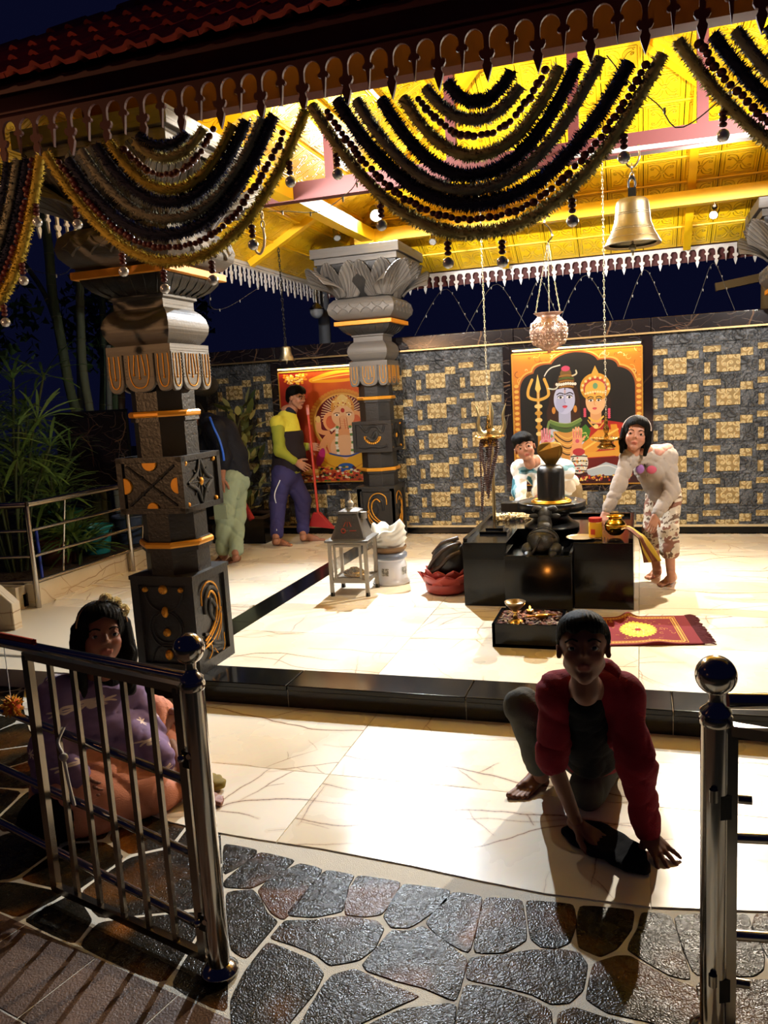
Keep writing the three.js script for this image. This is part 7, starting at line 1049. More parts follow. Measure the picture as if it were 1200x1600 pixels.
function footPrims(ankle, heel, toe, s = 1, side = 1) {
  const d = toe.clone().sub(heel).setY(0), L = d.length(); d.normalize(); const sd = V(-d.z, 0, d.x).multiplyScalar(side), g = heel.y, at = (u, v, y) => heel.clone().addScaledVector(d, u * L).addScaledVector(sd, v * s).setY(g + y * s), P = [];
  P.push(cap(ankle.clone().add(V(0, 0.05 * s, 0)), at(0.14, 0, 0.05), 0.034 * s, 0.036 * s), cap(at(0.08, 0, 0.03), at(0.4, 0, 0.032), 0.03 * s, 0.03 * s), cap(at(0.15, 0, 0.055), at(0.62, 0.006, 0.026), 0.032 * s, 0.024 * s), cap(at(0.4, 0.012, 0.022), at(0.72, 0.02, 0.018), 0.024 * s, 0.02 * s), cap(at(0.4, -0.012, 0.02), at(0.66, -0.024, 0.015), 0.022 * s, 0.018 * s));
  [[0.026, 1, 0.0125], [0.009, 0.99, 0.0095], [-0.006, 0.95, 0.009], [-0.02, 0.9, 0.0085], [-0.032, 0.84, 0.008]].forEach(([v, e, r]) => P.push({ ...cap(at(0.7, v * 0.95, 0.015), at(e, v * 1.1, r / s * 0.9), r * s * 1.1, r * s), k: 0.004 })); return P;
}
function figure(label, at) { const o = thing('person', label, 'person', at); o.userData.org = undefined; delete o.userData.org; return o; }
// shift every piece of a figure into the frame of its group
function settle(o) { const p = o.position.clone(); o.children.slice().forEach(c => c.traverse(q => { if (q.isMesh) q.geometry.translate(-p.x, -p.y, -p.z); })); return o; }
const clothMat = (hex, r = 0.85, b = 0.002) => phy(hex, r, 0, { specularIntensity: 0.3, bumpMap: rep(fineTex, 9), bumpScale: b });
const skinMat = new THREE.MeshPhysicalMaterial({ vertexColors: true, roughness: 0.55, sheen: 0.1 });
const skinOf = hex => { const s = lin(hex); return () => s; };

// ---------------------------------------------------------------- boy wiping the floor
{
  const J = (x, y, t) => atD(x, y, t), skin = '#7a4a34', sk = skinOf(skin);
  const o = figure('boy in maroon hoodie crouching and wiping the marble with a cloth', atY(905, 1245, DOWN).toArray());
  const chin = J(914, 1066, 2.60), sR = J(872, 1084, 2.80), sL = J(972, 1086, 2.80), neck = J(915, 1078, 2.76), chest = J(922, 1118, 2.92), belly = J(925, 1150, 3.08), pel = J(925, 1160, 3.28);
  const eR = J(862, 1186, 2.86), wR = atY(903, 1290, DOWN + 0.055), eL = J(994, 1192, 2.74), wL = atY(1012, 1303, DOWN + 0.05);
  const hR = J(895, 1165, 3.3), hL = J(950, 1165, 3.3), kR = J(817, 1104, 3.08), aR = atY(846, 1212, DOWN + 0.075), kL = atY(917, 1236, DOWN + 0.06), aL = atY(960, 1170, DOWN + 0.05);
  const hlR = atY(856, 1214, DOWN), toR = atY(804, 1250, DOWN);
  const body = [sdfMesh([cap(sR, eR, 0.042, 0.036), cap(eR, wR, 0.035, 0.022), cap(sL, eL, 0.042, 0.036), cap(eL, wL, 0.035, 0.022), cap(neck, chin.clone().lerp(neck, 0.4), 0.055, 0.05), cap(chest, belly, 0.11, 0.1), cap(neck, chest, 0.06, 0.11), cap(sR, sL, 0.05), cap(belly, pel, 0.1, 0.11), cap(hR, kR, 0.07, 0.052), cap(kR, aR, 0.05, 0.032), cap(hL, kL, 0.07, 0.054), cap(kL, aL, 0.05, 0.035)], 0.0105, { k: 0.03, color: sk })];
  const up = V(0, 1, 0);
  body.push(sdfMesh(handPrims(wR, atY(940, 1316, DOWN + 0.02).sub(wR), V(0.1, 1, 0.1), 1, 0.98, 0.28, 0.13), 0.0036, { k: 0.008, slack: 0.012, color: sk }));
  body.push(sdfMesh(handPrims(wL, atY(1042, 1342, DOWN + 0.012).sub(wL), V(0, 1, 0.15), 1, 0.98, 0.12, 0.26), 0.0036, { k: 0.008, slack: 0.012, color: sk }));
  body.push(sdfMesh(footPrims(aR, hlR, toR, 0.95, 1), 0.0042, { k: 0.014, slack: 0.02, color: sk }));
  const look = V(0, 1.42, 0).sub(chin).normalize();
  addHead(o, body, chin, 0.222, look, V(-0.02, 1, 0.12), skin, 'short');
  part('body', body, skinMat, o);
  const hood = clothMat(0x7a1626), nx = sL.clone().sub(sR).normalize();
  const cuffR = sR.clone().lerp(eR, 0.96), cuffL = eL.clone().lerp(wL, 0.9);
  part('hoodie', sdfMesh([cap(sR, cuffR, 0.064, 0.056), cap(sL, eL, 0.064, 0.06), cap(eL, cuffL, 0.06, 0.048), cap(sR, sL, 0.072), cap(neck.clone().add(V(0, -0.02, -0.05)), chest.clone().add(V(0, 0, -0.05)), 0.09, 0.14), cap(chest.clone().add(V(0, 0, -0.03)), belly.clone().add(V(0, 0.0, -0.02)), 0.145, 0.14), cap(belly, pel, 0.14, 0.15)], 0.0095, { k: 0.045, mod: folds(0.008, 12, 3) }), hood, o, 'maroon zip hoodie');
  part('hood', sdfMesh([cap(sR.clone().lerp(sL, 0.12).add(V(0, 0.035, 0.02)), neck.clone().add(V(-0.02, 0.03, -0.09)), 0.034, 0.045), cap(neck.clone().add(V(-0.02, 0.03, -0.09)), neck.clone().add(V(0.06, 0.025, -0.09)), 0.05), cap(neck.clone().add(V(0.06, 0.025, -0.09)), sR.clone().lerp(sL, 0.92).add(V(0, 0.03, 0.02)), 0.05, 0.036)], 0.008, { k: 0.03, mod: folds(0.005, 14, 9) }), hood, o, 'maroon hood behind the neck');
  part('cuff', sdfMesh([cap(cuffL.clone().lerp(eL, 0.12), cuffL.clone().lerp(wL, 0.5), 0.052, 0.043)], 0.007, { mod: folds(0.003, 20, 1) }), hood, o); part('cuff', sdfMesh([cap(cuffR.clone().lerp(sR, 0.12), cuffR.clone().lerp(eR, 1), 0.062, 0.058)], 0.007, { mod: folds(0.004, 20, 5) }), hood, o);
  part('shirt', sdfMesh([cap(neck.clone().add(V(0.0, -0.045, 0.035)), belly.clone().add(V(0, -0.02, 0.09)), 0.06, 0.1), cap(J(895, 1150, 2.95), J(945, 1165, 3.0), 0.07, 0.07)], 0.0095, { k: 0.03, mod: folds(0.005, 12, 7) }), clothMat(0x0d0d10), o, 'black shirt under the hoodie');
  part('jeans', sdfMesh([cap(pel, pel.clone().add(V(0, -0.02, 0)), 0.14), cap(hR, kR, 0.088, 0.068), cap(kR, kR.clone().lerp(aR, 0.8), 0.066, 0.052), cap(hL, kL, 0.088, 0.07), cap(kL, kL.clone().lerp(aL, 0.8), 0.064, 0.052)], 0.009, { k: 0.03, mod: folds(0.005, 12, 21) }), clothMat(0x4a4a44, 0.8), o, 'grey faded jeans');
  settle(o);
}
{
  // dark wiping cloth
  const A = [[880, 1303], [915, 1290], [950, 1300], [985, 1322], [1002, 1335], [1013, 1368], [985, 1366], [962, 1354], [945, 1345], [925, 1340], [915, 1328], [895, 1322]].map(p => atY(p[0], p[1], DOWN)), sh = polyShape(A.map(p => [p.x, -p.z])), g = new THREE.ShapeGeometry(sh);
  const lo = V(1e9, 0, 1e9), hi = V(-1e9, 0, -1e9); A.forEach(p => { lo.min(p); hi.max(p); }); const inside = (x, z) => { let c = false; for (let i = 0, j = A.length - 1; i < A.length; j = i++) if ((A[i].z > z) !== (A[j].z > z) && x < (A[j].x - A[i].x) * (z - A[i].z) / (A[j].z - A[i].z) + A[i].x) c = !c; return c; }; const prm = []; for (let i = 0; i < A.length; i++) prm.push(0);
  const P = []; const N = 30; for (let i = 0; i <= N; i++) for (let j = 0; j <= N; j++) { const x = lerp(lo.x, hi.x, i / N), z = lerp(lo.z, hi.z, j / N); if (inside(x, z)) P.push({ e: 1, c: V(x, DOWN + 0.008 + 0.012 * noise3(x * 24, 3, z * 24), z), r: [0.016, 0.008 + 0.006 * noise3(x * 30, 1, z * 30), 0.016], q: null }); }
  solo('wiping_cloth', sdfMesh(P, 0.006, { k: 0.008, slack: 0.02 }), clothMat(0x10131d, 0.9), 'crumpled dark navy cloth under the crouching boy\'s hand', 'cloth');
}
// ---------------------------------------------------------------- seated girl at the left
{
  const J = (x, y, t) => atD(x, y, t), skin = '#8a5540', sk = skinOf(skin);
  const o = figure('girl in lilac shawl and peach skirt sitting behind the barred gate', atY(150, 1262, DOWN).toArray());
  const chin = J(163, 1035, 3.20), neck = J(143, 1060, 3.28), sA = J(92, 1085, 3.16), sB = J(196, 1082, 3.36), chest = J(140, 1110, 3.28), belly = J(140, 1170, 3.3), pel = atY(140, 1240, DOWN + 0.11), knA = J(238, 1120, 3.52), ft = atY(295, 1228, DOWN + 0.05), hip = J(170, 1210, 3.35), knB = J(240, 1195, 3.3), elB = J(232, 1150, 3.42), hdB = J(272, 1118, 3.5), elA = J(80, 1165, 3.12), hdA = J(120, 1215, 3.1);
  const body = [sdfMesh([cap(neck, chin.clone().lerp(neck, 0.3), 0.05, 0.05), cap(neck, chest, 0.06, 0.1), cap(chest, belly, 0.105, 0.1), cap(sA, sB, 0.05), cap(belly, pel, 0.1, 0.13), cap(hip, knA, 0.075, 0.055), cap(knA, ft, 0.05, 0.033), cap(hip, knB, 0.075, 0.05), cap(knB, atY(270, 1225, DOWN + 0.05), 0.05, 0.035), cap(sB, elB, 0.042, 0.034), cap(elB, hdB, 0.033, 0.022), cap(sA, elA, 0.042, 0.034), cap(elA, hdA, 0.033, 0.022)], 0.011, { k: 0.03, color: sk })];
  body.push(sdfMesh(handPrims(hdB, V(0.4, -0.9, -0.2), V(0.3, 0.3, 0.8), 1, 0.85, 0.4, 0.08), 0.0042, { k: 0.008, slack: 0.012, color: sk }), sdfMesh(handPrims(hdA, V(0.8, -0.3, 0.2), V(-0.1, 0.4, 0.9), 1, 0.85, 0.5, 0.08), 0.0042, { k: 0.008, slack: 0.012, color: sk }), sdfMesh(footPrims(ft.clone().add(V(0, 0.03, 0)), ft.clone().setY(DOWN), ft.clone().add(V(0.17, 0, 0.02)).setY(DOWN), 0.85, 1), 0.0045, { k: 0.014, slack: 0.02, color: sk }));
  const look = V(0.35, 1.1, -0.3).sub(chin).normalize(), { m } = addHead(o, body, chin, 0.232, look, V(0.12, 1, 0.05), skin, 'long');
  part('body', body, skinMat, o);
  part('hairband', norm(tube([...Array(13)].map((_, i) => { const a = -1.5 + i / 12 * 3.0; return V(Math.sin(a) * 0.42, 0.62 + Math.cos(a) * 0.445, 0.12); }), 0.017, 30, 6)).applyMatrix4(m), std(0xb98a5a, 0.4, 0.4), o);
  const R = rng(9), fl = []; for (let k = 0; k < 3; k++) { const c = [V(0.1, 1.08, 0.12), V(0.24, 1.0, 0.14), V(0.36, 0.86, 0.14)][k]; for (let i = 0; i < 40; i++) { const u = R() * 2 - 1, t = R() * 6.28, s = Math.sqrt(1 - u * u), n = V(s * Math.cos(t), u, s * Math.sin(t)); fl.push(new THREE.CylinderGeometry(0.06, 0.012, 0.05, 7, 1, true).scale(1, 1, 0.35).applyQuaternion(new THREE.Quaternion().setFromUnitVectors(V(0, 1, 0), n)).translate(c.x + n.x * 0.085, c.y + n.y * 0.085, c.z + n.z * 0.085)); } }
  part('hair_flower', norm(fl).applyMatrix4(m), std(0xfff0c8, 0.8, 0, { side: THREE.DoubleSide }), o, 'cream flower clip in the hair');
  const peach = clothMat(0xd98e72, 0.7);
  part('skirt', sdfMesh([cap(belly, pel, 0.13, 0.18), cap(hip, knA, 0.12, 0.085), cap(knA, J(262, 1205, 3.46), 0.085, 0.09), cap(pel, atY(235, 1240, DOWN + 0.07), 0.15, 0.1), cap(pel, atY(85, 1235, DOWN + 0.08), 0.15, 0.1), cap(pel, atY(150, 1262, DOWN + 0.06), 0.14, 0.09), cap(atY(235, 1240, DOWN + 0.06), atY(268, 1238, DOWN + 0.04), 0.08, 0.05)], 0.0105, { k: 0.05, mod: (x, y, z, d) => Math.max(folds(0.013, 9, 4)(x, y, z, d), DOWN + 0.004 - y) }), peach, o, 'peach pink skirt spread on the floor');
  const sh = dataTex(256, 256, (u, v) => { const c = [120, 92, 128], n = tn(u, v, 8, 3, 71); let f = 0; for (const [a, b] of [[0.2, 0.3], [0.7, 0.15], [0.5, 0.6], [0.85, 0.75], [0.15, 0.8]]) { const x = u - a, y = v - b, r = Math.hypot(x, y), an = Math.atan2(y, x); if (r < 0.08 * (0.65 + 0.35 * Math.cos(an * 6))) f = 1; } return f ? [226, 198, 176] : [c[0] + 40 * (n - 0.5), c[1] + 30 * (n - 0.5), c[2] + 40 * (n - 0.5)]; }, true);
  part('shawl', sdfMesh([cap(neck.clone().add(V(0, -0.04, 0)), chest, 0.085, 0.135), cap(chest, belly, 0.135, 0.14), cap(sA, sB, 0.066), cap(sA, elA, 0.075, 0.07), cap(elA, hdA, 0.07, 0.06), cap(sB, elB, 0.072, 0.065), cap(elB, J(255, 1190, 3.36), 0.07, 0.05), cap(chest, J(250, 1185, 3.3), 0.1, 0.06), cap(J(75, 1190, 3.1), J(70, 1225, 3.12), 0.06, 0.05)], 0.0105, { k: 0.045, mod: folds(0.009, 10, 14) }), std(0xffffff, 0.85, 0, { map: rep(sh, 3.6) }), o, 'lilac shawl printed with pale flowers');
  settle(o);
  const bag = new THREE.SphereGeometry(1, 26, 18).scale(0.13, 0.1, 0.12); const p = bag.attributes.position; for (let i = 0; i < p.count; i++) { const k = 1 + 0.2 * (fbm(p.getX(i) * 16, p.getY(i) * 16, p.getZ(i) * 16) - 0.5); p.setXYZ(i, p.getX(i) * k, Math.max(-0.085, p.getY(i) * k), p.getZ(i) * k); } bag.computeVertexNormals(); const bp = atY(80, 1312, DOWN); solo('black_bag', norm(bag).translate(bp.x, DOWN + 0.086, bp.z - 0.02), clothMat(0x0b0a0c), 'soft black bag lying behind the seated girl', 'bag');
  const cp = atY(322, 1230, DOWN), P = []; const RR = rng(17); for (let i = 0; i < 26; i++) { const a = RR() * 6.28, r = Math.sqrt(RR()); P.push({ e: 1, c: V(cp.x + Math.cos(a) * r * 0.075, DOWN + 0.016 + RR() * 0.035 * (1 - r * 0.5), cp.z + Math.sin(a) * r * 0.05), r: [0.03, 0.013, 0.024], q: new THREE.Quaternion().setFromEuler(new THREE.Euler(RR() - 0.5, RR() * 6, RR() - 0.5)) }); } solo('golden_cloth', sdfMesh(P, 0.006, { k: 0.012, slack: 0.02 }), clothMat(0x8f7a32, 0.6), 'crumpled golden yellow cloth by the gate post on the marble', 'cloth');
}
// ---------------------------------------------------------------- man with the long-handled pan
{
  const T = 8.36, J = (x, y, t = T) => atD(x, y, t), skin = '#a9745a', sk = skinOf(skin), o = figure('man in yellow and black pullover walking with a red broom', atY(450, 853, 0).toArray());
  const chin = J(461, 637), neck = J(449, 644), sN = J(434, 661, T - 0.13), sF = J(452, 661, T + 0.15), chest = J(449, 680), belly = J(452, 712), pel = J(446, 735), eN = J(437, 704, T - 0.17), wN = J(463, 722, T - 0.14), eF = J(466, 700, T + 0.18), wF = J(483, 697, T + 0.12);
  const hN = J(442, 742, T - 0.07), hF = J(452, 742, T + 0.08), kN = J(434, 786, T - 0.06), aN = atY(432, 846, 0.075), kF = J(473, 782, T + 0.02), aF = atY(474, 840, 0.075);
  const body = [sdfMesh([cap(neck, chin.clone().lerp(neck, 0.4), 0.062, 0.06), cap(neck, chest, 0.07, 0.13), cap(chest, belly, 0.135, 0.135), cap(belly, pel, 0.13, 0.125), cap(sN, sF, 0.06), cap(sN, eN, 0.052, 0.042), cap(eN, wN, 0.042, 0.028), cap(sF, eF, 0.052, 0.042), cap(eF, wF, 0.042, 0.028), cap(hN, kN, 0.085, 0.058), cap(kN, aN, 0.056, 0.036), cap(hF, kF, 0.085, 0.058), cap(kF, aF, 0.056, 0.036)], 0.014, { k: 0.035, color: sk })];
  body.push(sdfMesh(handPrims(wN, V(0.75, -0.5, -0.2), V(0.2, 0.3, 0.9), -1, 1.05, 0.25, 0.08), 0.0055, { k: 0.01, slack: 0.015, color: sk }), sdfMesh(handPrims(wF, V(0.85, -0.1, 0.25), V(0, 0.25, 0.9), 1, 1.05, 0.9, 0.04), 0.0055, { k: 0.01, slack: 0.015, color: sk }));
  body.push(sdfMesh(footPrims(aN, atY(428, 852, 0), atY(457, 853, 0), 1.1, 1), 0.006, { k: 0.016, slack: 0.025, color: sk }), sdfMesh(footPrims(aF, atY(471, 846, 0), atY(507, 844, 0), 1.1, 1), 0.006, { k: 0.016, slack: 0.025, color: sk }));
  addHead(o, body, chin, 0.225, camRight.clone().add(V(-0.05, -0.15, 0.45)).normalize(), V(0.06, 1, 0), skin, 'short', false);
  part('body', body, skinMat, o);
  const ol = clothMat(0x9aa03c), ye = clothMat(0xd8cf4a), bk = clothMat(0x2a2328);
  part('sleeve', sdfMesh([cap(sN, eN, 0.074, 0.06), cap(eN, eN.clone().lerp(wN, 0.86), 0.062, 0.042)], 0.012, { k: 0.03, mod: folds(0.006, 11, 2) }), ol, o, 'olive sleeve'); part('sleeve', sdfMesh([cap(sF, eF, 0.074, 0.06), cap(eF, eF.clone().lerp(wF, 0.8), 0.06, 0.042)], 0.012, { k: 0.03, mod: folds(0.006, 11, 5) }), ol, o, 'olive sleeve');
  part('pullover', sdfMesh([cap(chest, belly, 0.162, 0.168), cap(belly, pel, 0.165, 0.15), cap(J(449, 668), chest, 0.13, 0.16)], 0.013, { k: 0.04, mod: (x, y, z, d) => Math.max(folds(0.006, 9, 8)(x, y, z, d), y - (chest.y + 0.045), pel.y - 0.02 - y) }), bk, o, 'dark body of the pullover');
  part('yoke', sdfMesh([cap(sN, sF, 0.084), cap(neck.clone().add(V(0, -0.05, 0)), chest, 0.1, 0.158)], 0.012, { k: 0.05, mod: (x, y, z, d) => Math.max(folds(0.004, 9, 8)(x, y, z, d), chest.y + 0.03 - y) }), ye, o, 'yellow shoulder panel'); part('collar', sdfMesh([cap(neck.clone().add(V(0.02, -0.005, 0)), neck.clone().add(V(-0.02, -0.02, 0)), 0.076)], 0.011), clothMat(0x232436), o); part('hem', sdfMesh([cap(pel.clone().add(V(0, -0.01, 0)), pel.clone().add(V(0, 0.0, 0)), 0.152)], 0.012, { mod: (x, y, z, d) => Math.max(d, Math.abs(y - pel.y + 0.01) - 0.03) }), ol, o);
  part('trousers', sdfMesh([cap(pel.clone().add(V(0, -0.03, 0)), pel.clone().add(V(0, -0.06, 0)), 0.148), cap(hN, kN, 0.118, 0.084), cap(kN, kN.clone().lerp(aN, 0.8), 0.086, 0.066), cap(hF, kF, 0.118, 0.084), cap(kF, kF.clone().lerp(aF, 0.78), 0.086, 0.066)], 0.0125, { k: 0.035, mod: folds(0.008, 8, 31) }), clothMat(0x3a3663, 0.8), o, 'purple-blue track trousers'); part('side_stripe', tube([hN.clone().add(V(0.02, -0.04, 0.118)), kN.clone().add(V(0.02, 0.1, 0.1)), kN.clone().add(V(0.03, -0.05, 0.084)), kN.clone().lerp(aN, 0.7).add(V(0.03, 0, 0.07))], 0.006, 20, 5), M.white, o);
  settle(o);
  const top = J(480, 633, T + 0.1), bot = J(497, 803, T + 0.02), b = thing('floor_broom', 'red long-handled floor wiper held by the standing man', 'broom', [bot.x, 0, bot.z]); part('handle', rod(top.clone().sub(b.position), bot.clone().sub(b.position), 0.014), std(0xc8402e, 0.4), b); part('grip', rod(top.clone().sub(b.position), top.clone().lerp(bot, 0.09).sub(b.position), 0.017), std(0xd88a86, 0.5), b);
  const hs = polyShape([[-0.1, 0], [0.17, -0.03], [0.02, 0.13], [-0.04, 0.13]]); part('head', extr(hs, 0.05, 0.008).translate(0, bot.y - 0.12, -0.02), std(0xa8272b, 0.45), b, 'red triangular head');
}
// ---------------------------------------------------------------- man bending behind the near pillar
{
  const T = 7.6, J = (x, y, t = T) => atD(x, y, t), skin = '#8d5c46', sk = skinOf(skin), o = figure('man in black jacket and sage cargo trousers bending behind the near pillar', atY(352, 879, 0).toArray());
  const pel = J(366, 738), belly = J(360, 710), chest = J(345, 678), neck = J(322, 657), chin = J(312, 662), sN = J(336, 670, T - 0.16), sF = J(332, 662, T + 0.18), eN = J(349, 715, T - 0.2), wN = J(347, 748, T - 0.18), eF = J(316, 700, T + 0.1), wF = J(300, 728, T + 0.05), hN = J(362, 748, T - 0.08), hF = J(370, 748, T + 0.08), kN = J(351, 806, T - 0.08), aN = atY(348, 868, 0.075), kF = J(370, 806, T + 0.06), aF = atY(368, 872, 0.075);
  const body = [sdfMesh([cap(neck, chin.clone().lerp(neck, 0.5), 0.06, 0.055), cap(neck, chest, 0.07, 0.12), cap(chest, belly, 0.13, 0.12), cap(belly, pel, 0.12), cap(sN, sF, 0.06), cap(sN, eN, 0.05, 0.04), cap(eN, wN, 0.04, 0.027), cap(sF, eF, 0.05, 0.04), cap(eF, wF, 0.04, 0.027), cap(hN, kN, 0.08, 0.055), cap(kN, aN, 0.053, 0.035), cap(hF, kF, 0.08, 0.055), cap(kF, aF, 0.053, 0.035)], 0.014, { k: 0.035, color: sk })];
  body.push(sdfMesh(handPrims(wN, V(-0.15, -1, 0.05), V(-0.2, 0, 0.9), -1, 1.05, 0.35, 0.06), 0.0055, { k: 0.01, slack: 0.015, color: sk }), sdfMesh(handPrims(wF, V(-0.5, -0.8, 0.05), V(0.1, 0.2, 0.9), 1, 1.05, 0.35, 0.06), 0.0055, { k: 0.01, slack: 0.015, color: sk }), sdfMesh(footPrims(aN, atY(352, 874, 0), atY(338, 882, 0), 1.0, 1), 0.006, { k: 0.016, slack: 0.025, color: sk }), sdfMesh(footPrims(aF, atY(374, 877, 0), atY(352, 881, 0), 1.0, 1), 0.006, { k: 0.016, slack: 0.025, color: sk }));
  addHead(o, body, chin, 0.22, V(-0.8, -0.6, 0.2), V(-0.6, 0.8, 0), skin, 'short', false); part('body', body, skinMat, o);
  const jk = clothMat(0x15161f, 0.6);
  part('jacket', sdfMesh([cap(neck.clone().lerp(chest, 0.15), chest, 0.1, 0.155), cap(chest, belly, 0.16, 0.155), cap(belly, pel, 0.155, 0.15), cap(sN, sF, 0.085), cap(sN, eN, 0.078, 0.062), cap(eN, eN.clone().lerp(wN, 0.35), 0.064, 0.056), cap(sF, eF, 0.078, 0.062), cap(eF, eF.clone().lerp(wF, 0.7), 0.06, 0.048)], 0.0125, { k: 0.04, mod: folds(0.006, 9, 41) }), jk, o, 'black jacket');
  const st = sN.clone().lerp(eN, 0), off = V(0.035, 0.02, 0.07); part('blue_stripe', [tube([J(328, 652, T - 0.2), J(334, 668, T - 0.265), J(343, 688, T - 0.28), J(348, 706, T - 0.275), J(350, 720, T - 0.265)], 0.011, 24, 6)], std(0x2a62d8, 0.5), o, 'bright blue sleeve stripe');
  const sage = clothMat(0x8c9a84, 0.85), tr = part('trousers', sdfMesh([cap(pel.clone().add(V(0, -0.02, 0)), pel.clone().add(V(0, -0.08, 0)), 0.142), cap(hN, kN, 0.11, 0.085), cap(kN, kN.clone().lerp(aN, 0.84), 0.086, 0.068), cap(hF, kF, 0.11, 0.085), cap(kF, kF.clone().lerp(aF, 0.84), 0.086, 0.068)], 0.012, { k: 0.03, mod: folds(0.009, 9, 51) }), sage, o, 'sage green cargo trousers');
  part('cargo_pocket', rbox(0.11, 0.15, 0.03, 0.01).rotateY(0.6).translate(...J(366, 768, T - 0.125).toArray()), sage, tr); part('cargo_pocket', rbox(0.13, 0.14, 0.03, 0.01).rotateY(0.2).translate(...J(345, 800, T - 0.165).toArray()), sage, tr); settle(o);
}
// ---------------------------------------------------------------- boy leaning behind the altar
{
  const J = (x, y, t = 6.75) => atD(x, y, t), skin = '#9d6a4f', sk = skinOf(skin), o = figure('boy in teal and white jacket leaning over behind the altar', atY(885, 838, 0).setZ(-7.0).toArray());
  const chin = J(826, 719, 6.62), neck = J(834, 722, 6.8), sA = J(812, 732, 6.78), sB = J(850, 724, 6.9), chest = J(845, 738, 6.92), belly = J(868, 748, 7.05), pel = J(882, 760, 7.15), eA = J(811, 768, 6.72), wA = J(817, 800, 6.62), eB = J(840, 768, 6.76), wB = J(842, 800, 6.7);
  const base = V(o.position.x, 0, o.position.z), hA = pel.clone().add(V(-0.07, -0.03, 0)), hB = pel.clone().add(V(0.07, -0.03, 0)), aA = V(pel.x - 0.09, 0.07, pel.z - 0.02), aB = V(pel.x + 0.09, 0.07, pel.z - 0.05), kA = hA.clone().lerp(aA, 0.5).add(V(0, 0, 0.05)), kB = hB.clone().lerp(aB, 0.5).add(V(0, 0, 0.05));
  const body = [sdfMesh([cap(neck, chin.clone().lerp(neck, 0.5), 0.052, 0.05), cap(neck, chest, 0.06, 0.1), cap(chest, belly, 0.1, 0.1), cap(belly, pel, 0.1, 0.11), cap(sA, sB, 0.05), cap(sA, eA, 0.042, 0.034), cap(eA, wA, 0.033, 0.024), cap(sB, eB, 0.042, 0.034), cap(eB, wB, 0.033, 0.024), cap(hA, kA, 0.07, 0.05), cap(kA, aA, 0.046, 0.03), cap(hB, kB, 0.07, 0.05), cap(kB, aB, 0.046, 0.03)], 0.0125, { k: 0.03, color: sk })];
  body.push(sdfMesh(handPrims(wA, V(0.1, -0.5, 0.8), V(0, 0.8, 0.5), 1, 0.85, 0.3, 0.08), 0.005, { k: 0.01, slack: 0.014, color: sk }), sdfMesh(handPrims(wB, V(0.1, -0.5, 0.8), V(0, 0.8, 0.5), -1, 0.85, 0.3, 0.08), 0.005, { k: 0.01, slack: 0.014, color: sk }), sdfMesh(footPrims(aA, aA.clone().setY(0), aA.clone().add(V(-0.02, 0, 0.17)).setY(0), 0.85, 1), 0.006, { k: 0.016, slack: 0.025, color: sk }), sdfMesh(footPrims(aB, aB.clone().setY(0), aB.clone().add(V(0.02, 0, 0.17)).setY(0), 0.85, -1), 0.006, { k: 0.016, slack: 0.025, color: sk }));
  addHead(o, body, chin, 0.225, V(0.05, 1.55, 0).sub(chin).normalize(), V(-0.28, 1, 0.05), skin, 'bowl'); part('body', body, skinMat, o);
  const jt = dataTex(256, 256, (u, v) => { const n = tn(u, v, 3, 4, 81); return n < 0.46 ? [36, 96, 110] : n < 0.5 ? [120, 160, 170] : n > 0.64 ? [206, 190, 166] : [222, 222, 218]; }, true);
  part('jacket', sdfMesh([cap(neck.clone().lerp(chest, 0.35), chest, 0.09, 0.13), cap(chest, belly, 0.135, 0.14), cap(belly, pel, 0.14, 0.135), cap(sA, sB, 0.07), cap(sA, eA, 0.066, 0.056), cap(eA, eA.clone().lerp(wA, 0.45), 0.056, 0.05), cap(sB, eB, 0.066, 0.054), cap(chest, J(880, 735, 6.95), 0.11, 0.1)], 0.011, { k: 0.035, mod: folds(0.007, 11, 61) }), std(0xffffff, 0.85, 0, { map: rep(jt, 2.1) }), o, 'teal, white and beige patterned jacket');
  part('trousers', sdfMesh([cap(pel, pel.clone().add(V(0, -0.05, 0)), 0.125), cap(hA, kA, 0.088, 0.064), cap(kA, kA.clone().lerp(aA, 0.85), 0.064, 0.05), cap(hB, kB, 0.088, 0.064), cap(kB, kB.clone().lerp(aB, 0.85), 0.064, 0.05)], 0.012, { k: 0.03, mod: folds(0.006, 10, 71) }), clothMat(0x8a7452), o, 'tan trousers'); settle(o);
}
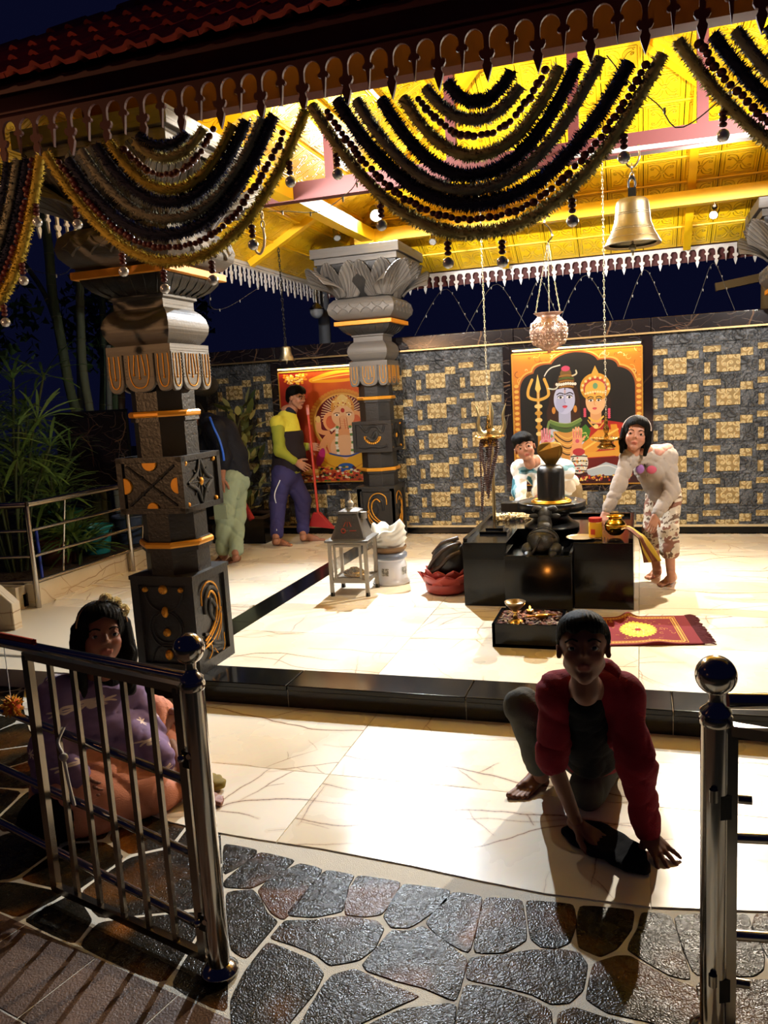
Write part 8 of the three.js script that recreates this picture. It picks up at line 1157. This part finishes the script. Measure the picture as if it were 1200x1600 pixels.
// ---------------------------------------------------------------- girl in the grey hoodie
{
  const J = (x, y, t = 5.92) => atD(x, y, t), skin = '#b98064', sk = skinOf(skin), o = figure('girl in grey hoodie bending at the right of the altar', atY(1033, 912, 0).toArray());
  const chin = J(990, 702, 5.66), neck = J(1008, 706, 5.78), sA = J(983, 716, 5.72), sB = J(1044, 713, 5.86), chest = J(1018, 730, 5.86), belly = J(1030, 750, 5.96), pel = J(1038, 770, 6.02), eA = J(968, 757, 5.68), wA = J(946, 801, 5.64), eB = J(1050, 768, 5.8), wB = J(1024, 806, 5.72);
  const hA = J(1026, 778, 6.06), hB = J(1046, 778, 5.98), kA = J(1018, 828, 6.02), aA = atY(1027, 896, 0.06), kB = J(1044, 830, 5.84), aB = atY(1049, 905, 0.06);
  const body = [sdfMesh([cap(neck, chin.clone().lerp(neck, 0.45), 0.048, 0.046), cap(neck, chest, 0.055, 0.1), cap(chest, belly, 0.1, 0.095), cap(belly, pel, 0.095, 0.11), cap(sA, sB, 0.046), cap(sA, eA, 0.04, 0.032), cap(eA, wA, 0.032, 0.021), cap(sB, eB, 0.04, 0.032), cap(eB, wB, 0.032, 0.021), cap(hA, kA, 0.07, 0.046), cap(kA, aA, 0.045, 0.029), cap(hB, kB, 0.07, 0.046), cap(kB, aB, 0.045, 0.029)], 0.011, { k: 0.028, color: sk })];
  body.push(sdfMesh(handPrims(wA, V(-0.15, -0.7, 0.6), V(-0.2, 0.6, 0.6), -1, 0.85, 0.3, 0.08), 0.0045, { k: 0.009, slack: 0.013, color: sk }), sdfMesh(handPrims(wB, V(-0.25, -0.95, 0.1), V(0.5, -0.1, 0.8), -1, 0.88, 0.3, 0.1), 0.0045, { k: 0.009, slack: 0.013, color: sk }), sdfMesh(footPrims(aA, atY(1030, 899, 0), atY(1010, 905, 0), 0.86, -1), 0.005, { k: 0.014, slack: 0.02, color: sk }), sdfMesh(footPrims(aB, atY(1054, 908, 0), atY(1029, 917, 0), 0.86, -1), 0.005, { k: 0.014, slack: 0.02, color: sk }));
  const { m } = addHead(o, body, chin, 0.225, V(-0.15, 1.35, 0).sub(chin).normalize(), V(0.16, 1, 0.02), skin, 'bob'); part('body', body, skinMat, o);
  part('hairband', norm(tube([...Array(13)].map((_, i) => { const a = -1.55 + i / 12 * 3.1; return V(Math.sin(a) * 0.43, 0.62 + Math.cos(a) * 0.44, 0.08); }), 0.02, 30, 6)).applyMatrix4(m), std(0xd8c3ba, 0.5), o, 'pale pink hairband');
  const gr = clothMat(0xb0a295, 0.9), h = part('hoodie', sdfMesh([cap(neck.clone().lerp(chest, 0.4), chest, 0.085, 0.122), cap(chest, belly, 0.125, 0.122), cap(belly, pel.clone().lerp(belly, 0.3), 0.12, 0.125), cap(sA, sB, 0.062), cap(sA, eA, 0.06, 0.05), cap(eA, eA.clone().lerp(wA, 0.88), 0.05, 0.04), cap(sB, eB, 0.062, 0.054), cap(eB, eB.clone().lerp(wB, 0.85), 0.054, 0.044)], 0.0095, { k: 0.03, mod: folds(0.0075, 13, 81) }), gr, o, 'grey zip hoodie');
  part('hood', sdfMesh([cap(J(1026, 707, 5.76), J(1042, 703, 5.88), 0.034, 0.042), cap(J(1042, 703, 5.88), J(1022, 703, 5.98), 0.042, 0.04)], 0.008, { k: 0.03, mod: folds(0.005, 14, 6) }), clothMat(0xdca08c), h, 'salmon pink hood lining');
  const em = []; part('print', [ell(0.03, 0.034, 0.012, 0, 0, 0, 12).translate(...J(1000, 733, 5.725).toArray())], std(0xa06fae, 0.7), h, 'purple and pink print'); part('print', [ell(0.036, 0.03, 0.012, 0, 0, 0, 12).translate(...J(1018, 734, 5.725).toArray())], std(0xc8566e, 0.7), h);
  part('zip', tube([J(1003, 716, 5.72), J(1008, 730, 5.722), J(1010, 745, 5.74)], 0.005, 10, 5), M.darkSteel, h);
  const pt = dataTex(256, 256, (u, v) => { const n = tn(u, v, 10, 3, 91), q = tn(u, v, 24, 2, 95); return n > 0.52 && q > 0.4 ? [104, 78, 58] : n < 0.34 ? [132, 86, 66] : q > 0.56 ? [96, 84, 70] : [206, 190, 166]; }, true);
  part('capri_trousers', sdfMesh([cap(pel, pel.clone().add(V(0, -0.05, 0)), 0.118), cap(hA, kA, 0.086, 0.066), cap(kA, kA.clone().lerp(aA, 0.32), 0.066, 0.064), cap(hB, kB, 0.088, 0.07), cap(kB, kB.clone().lerp(aB, 0.4), 0.07, 0.072)], 0.0095, { k: 0.025, mod: folds(0.006, 11, 91) }), std(0xffffff, 0.85, 0, { map: rep(pt, 2.6) }), o, 'cream and brown printed capri trousers');
  settle(o);
}

renderer.render(scene, camera);
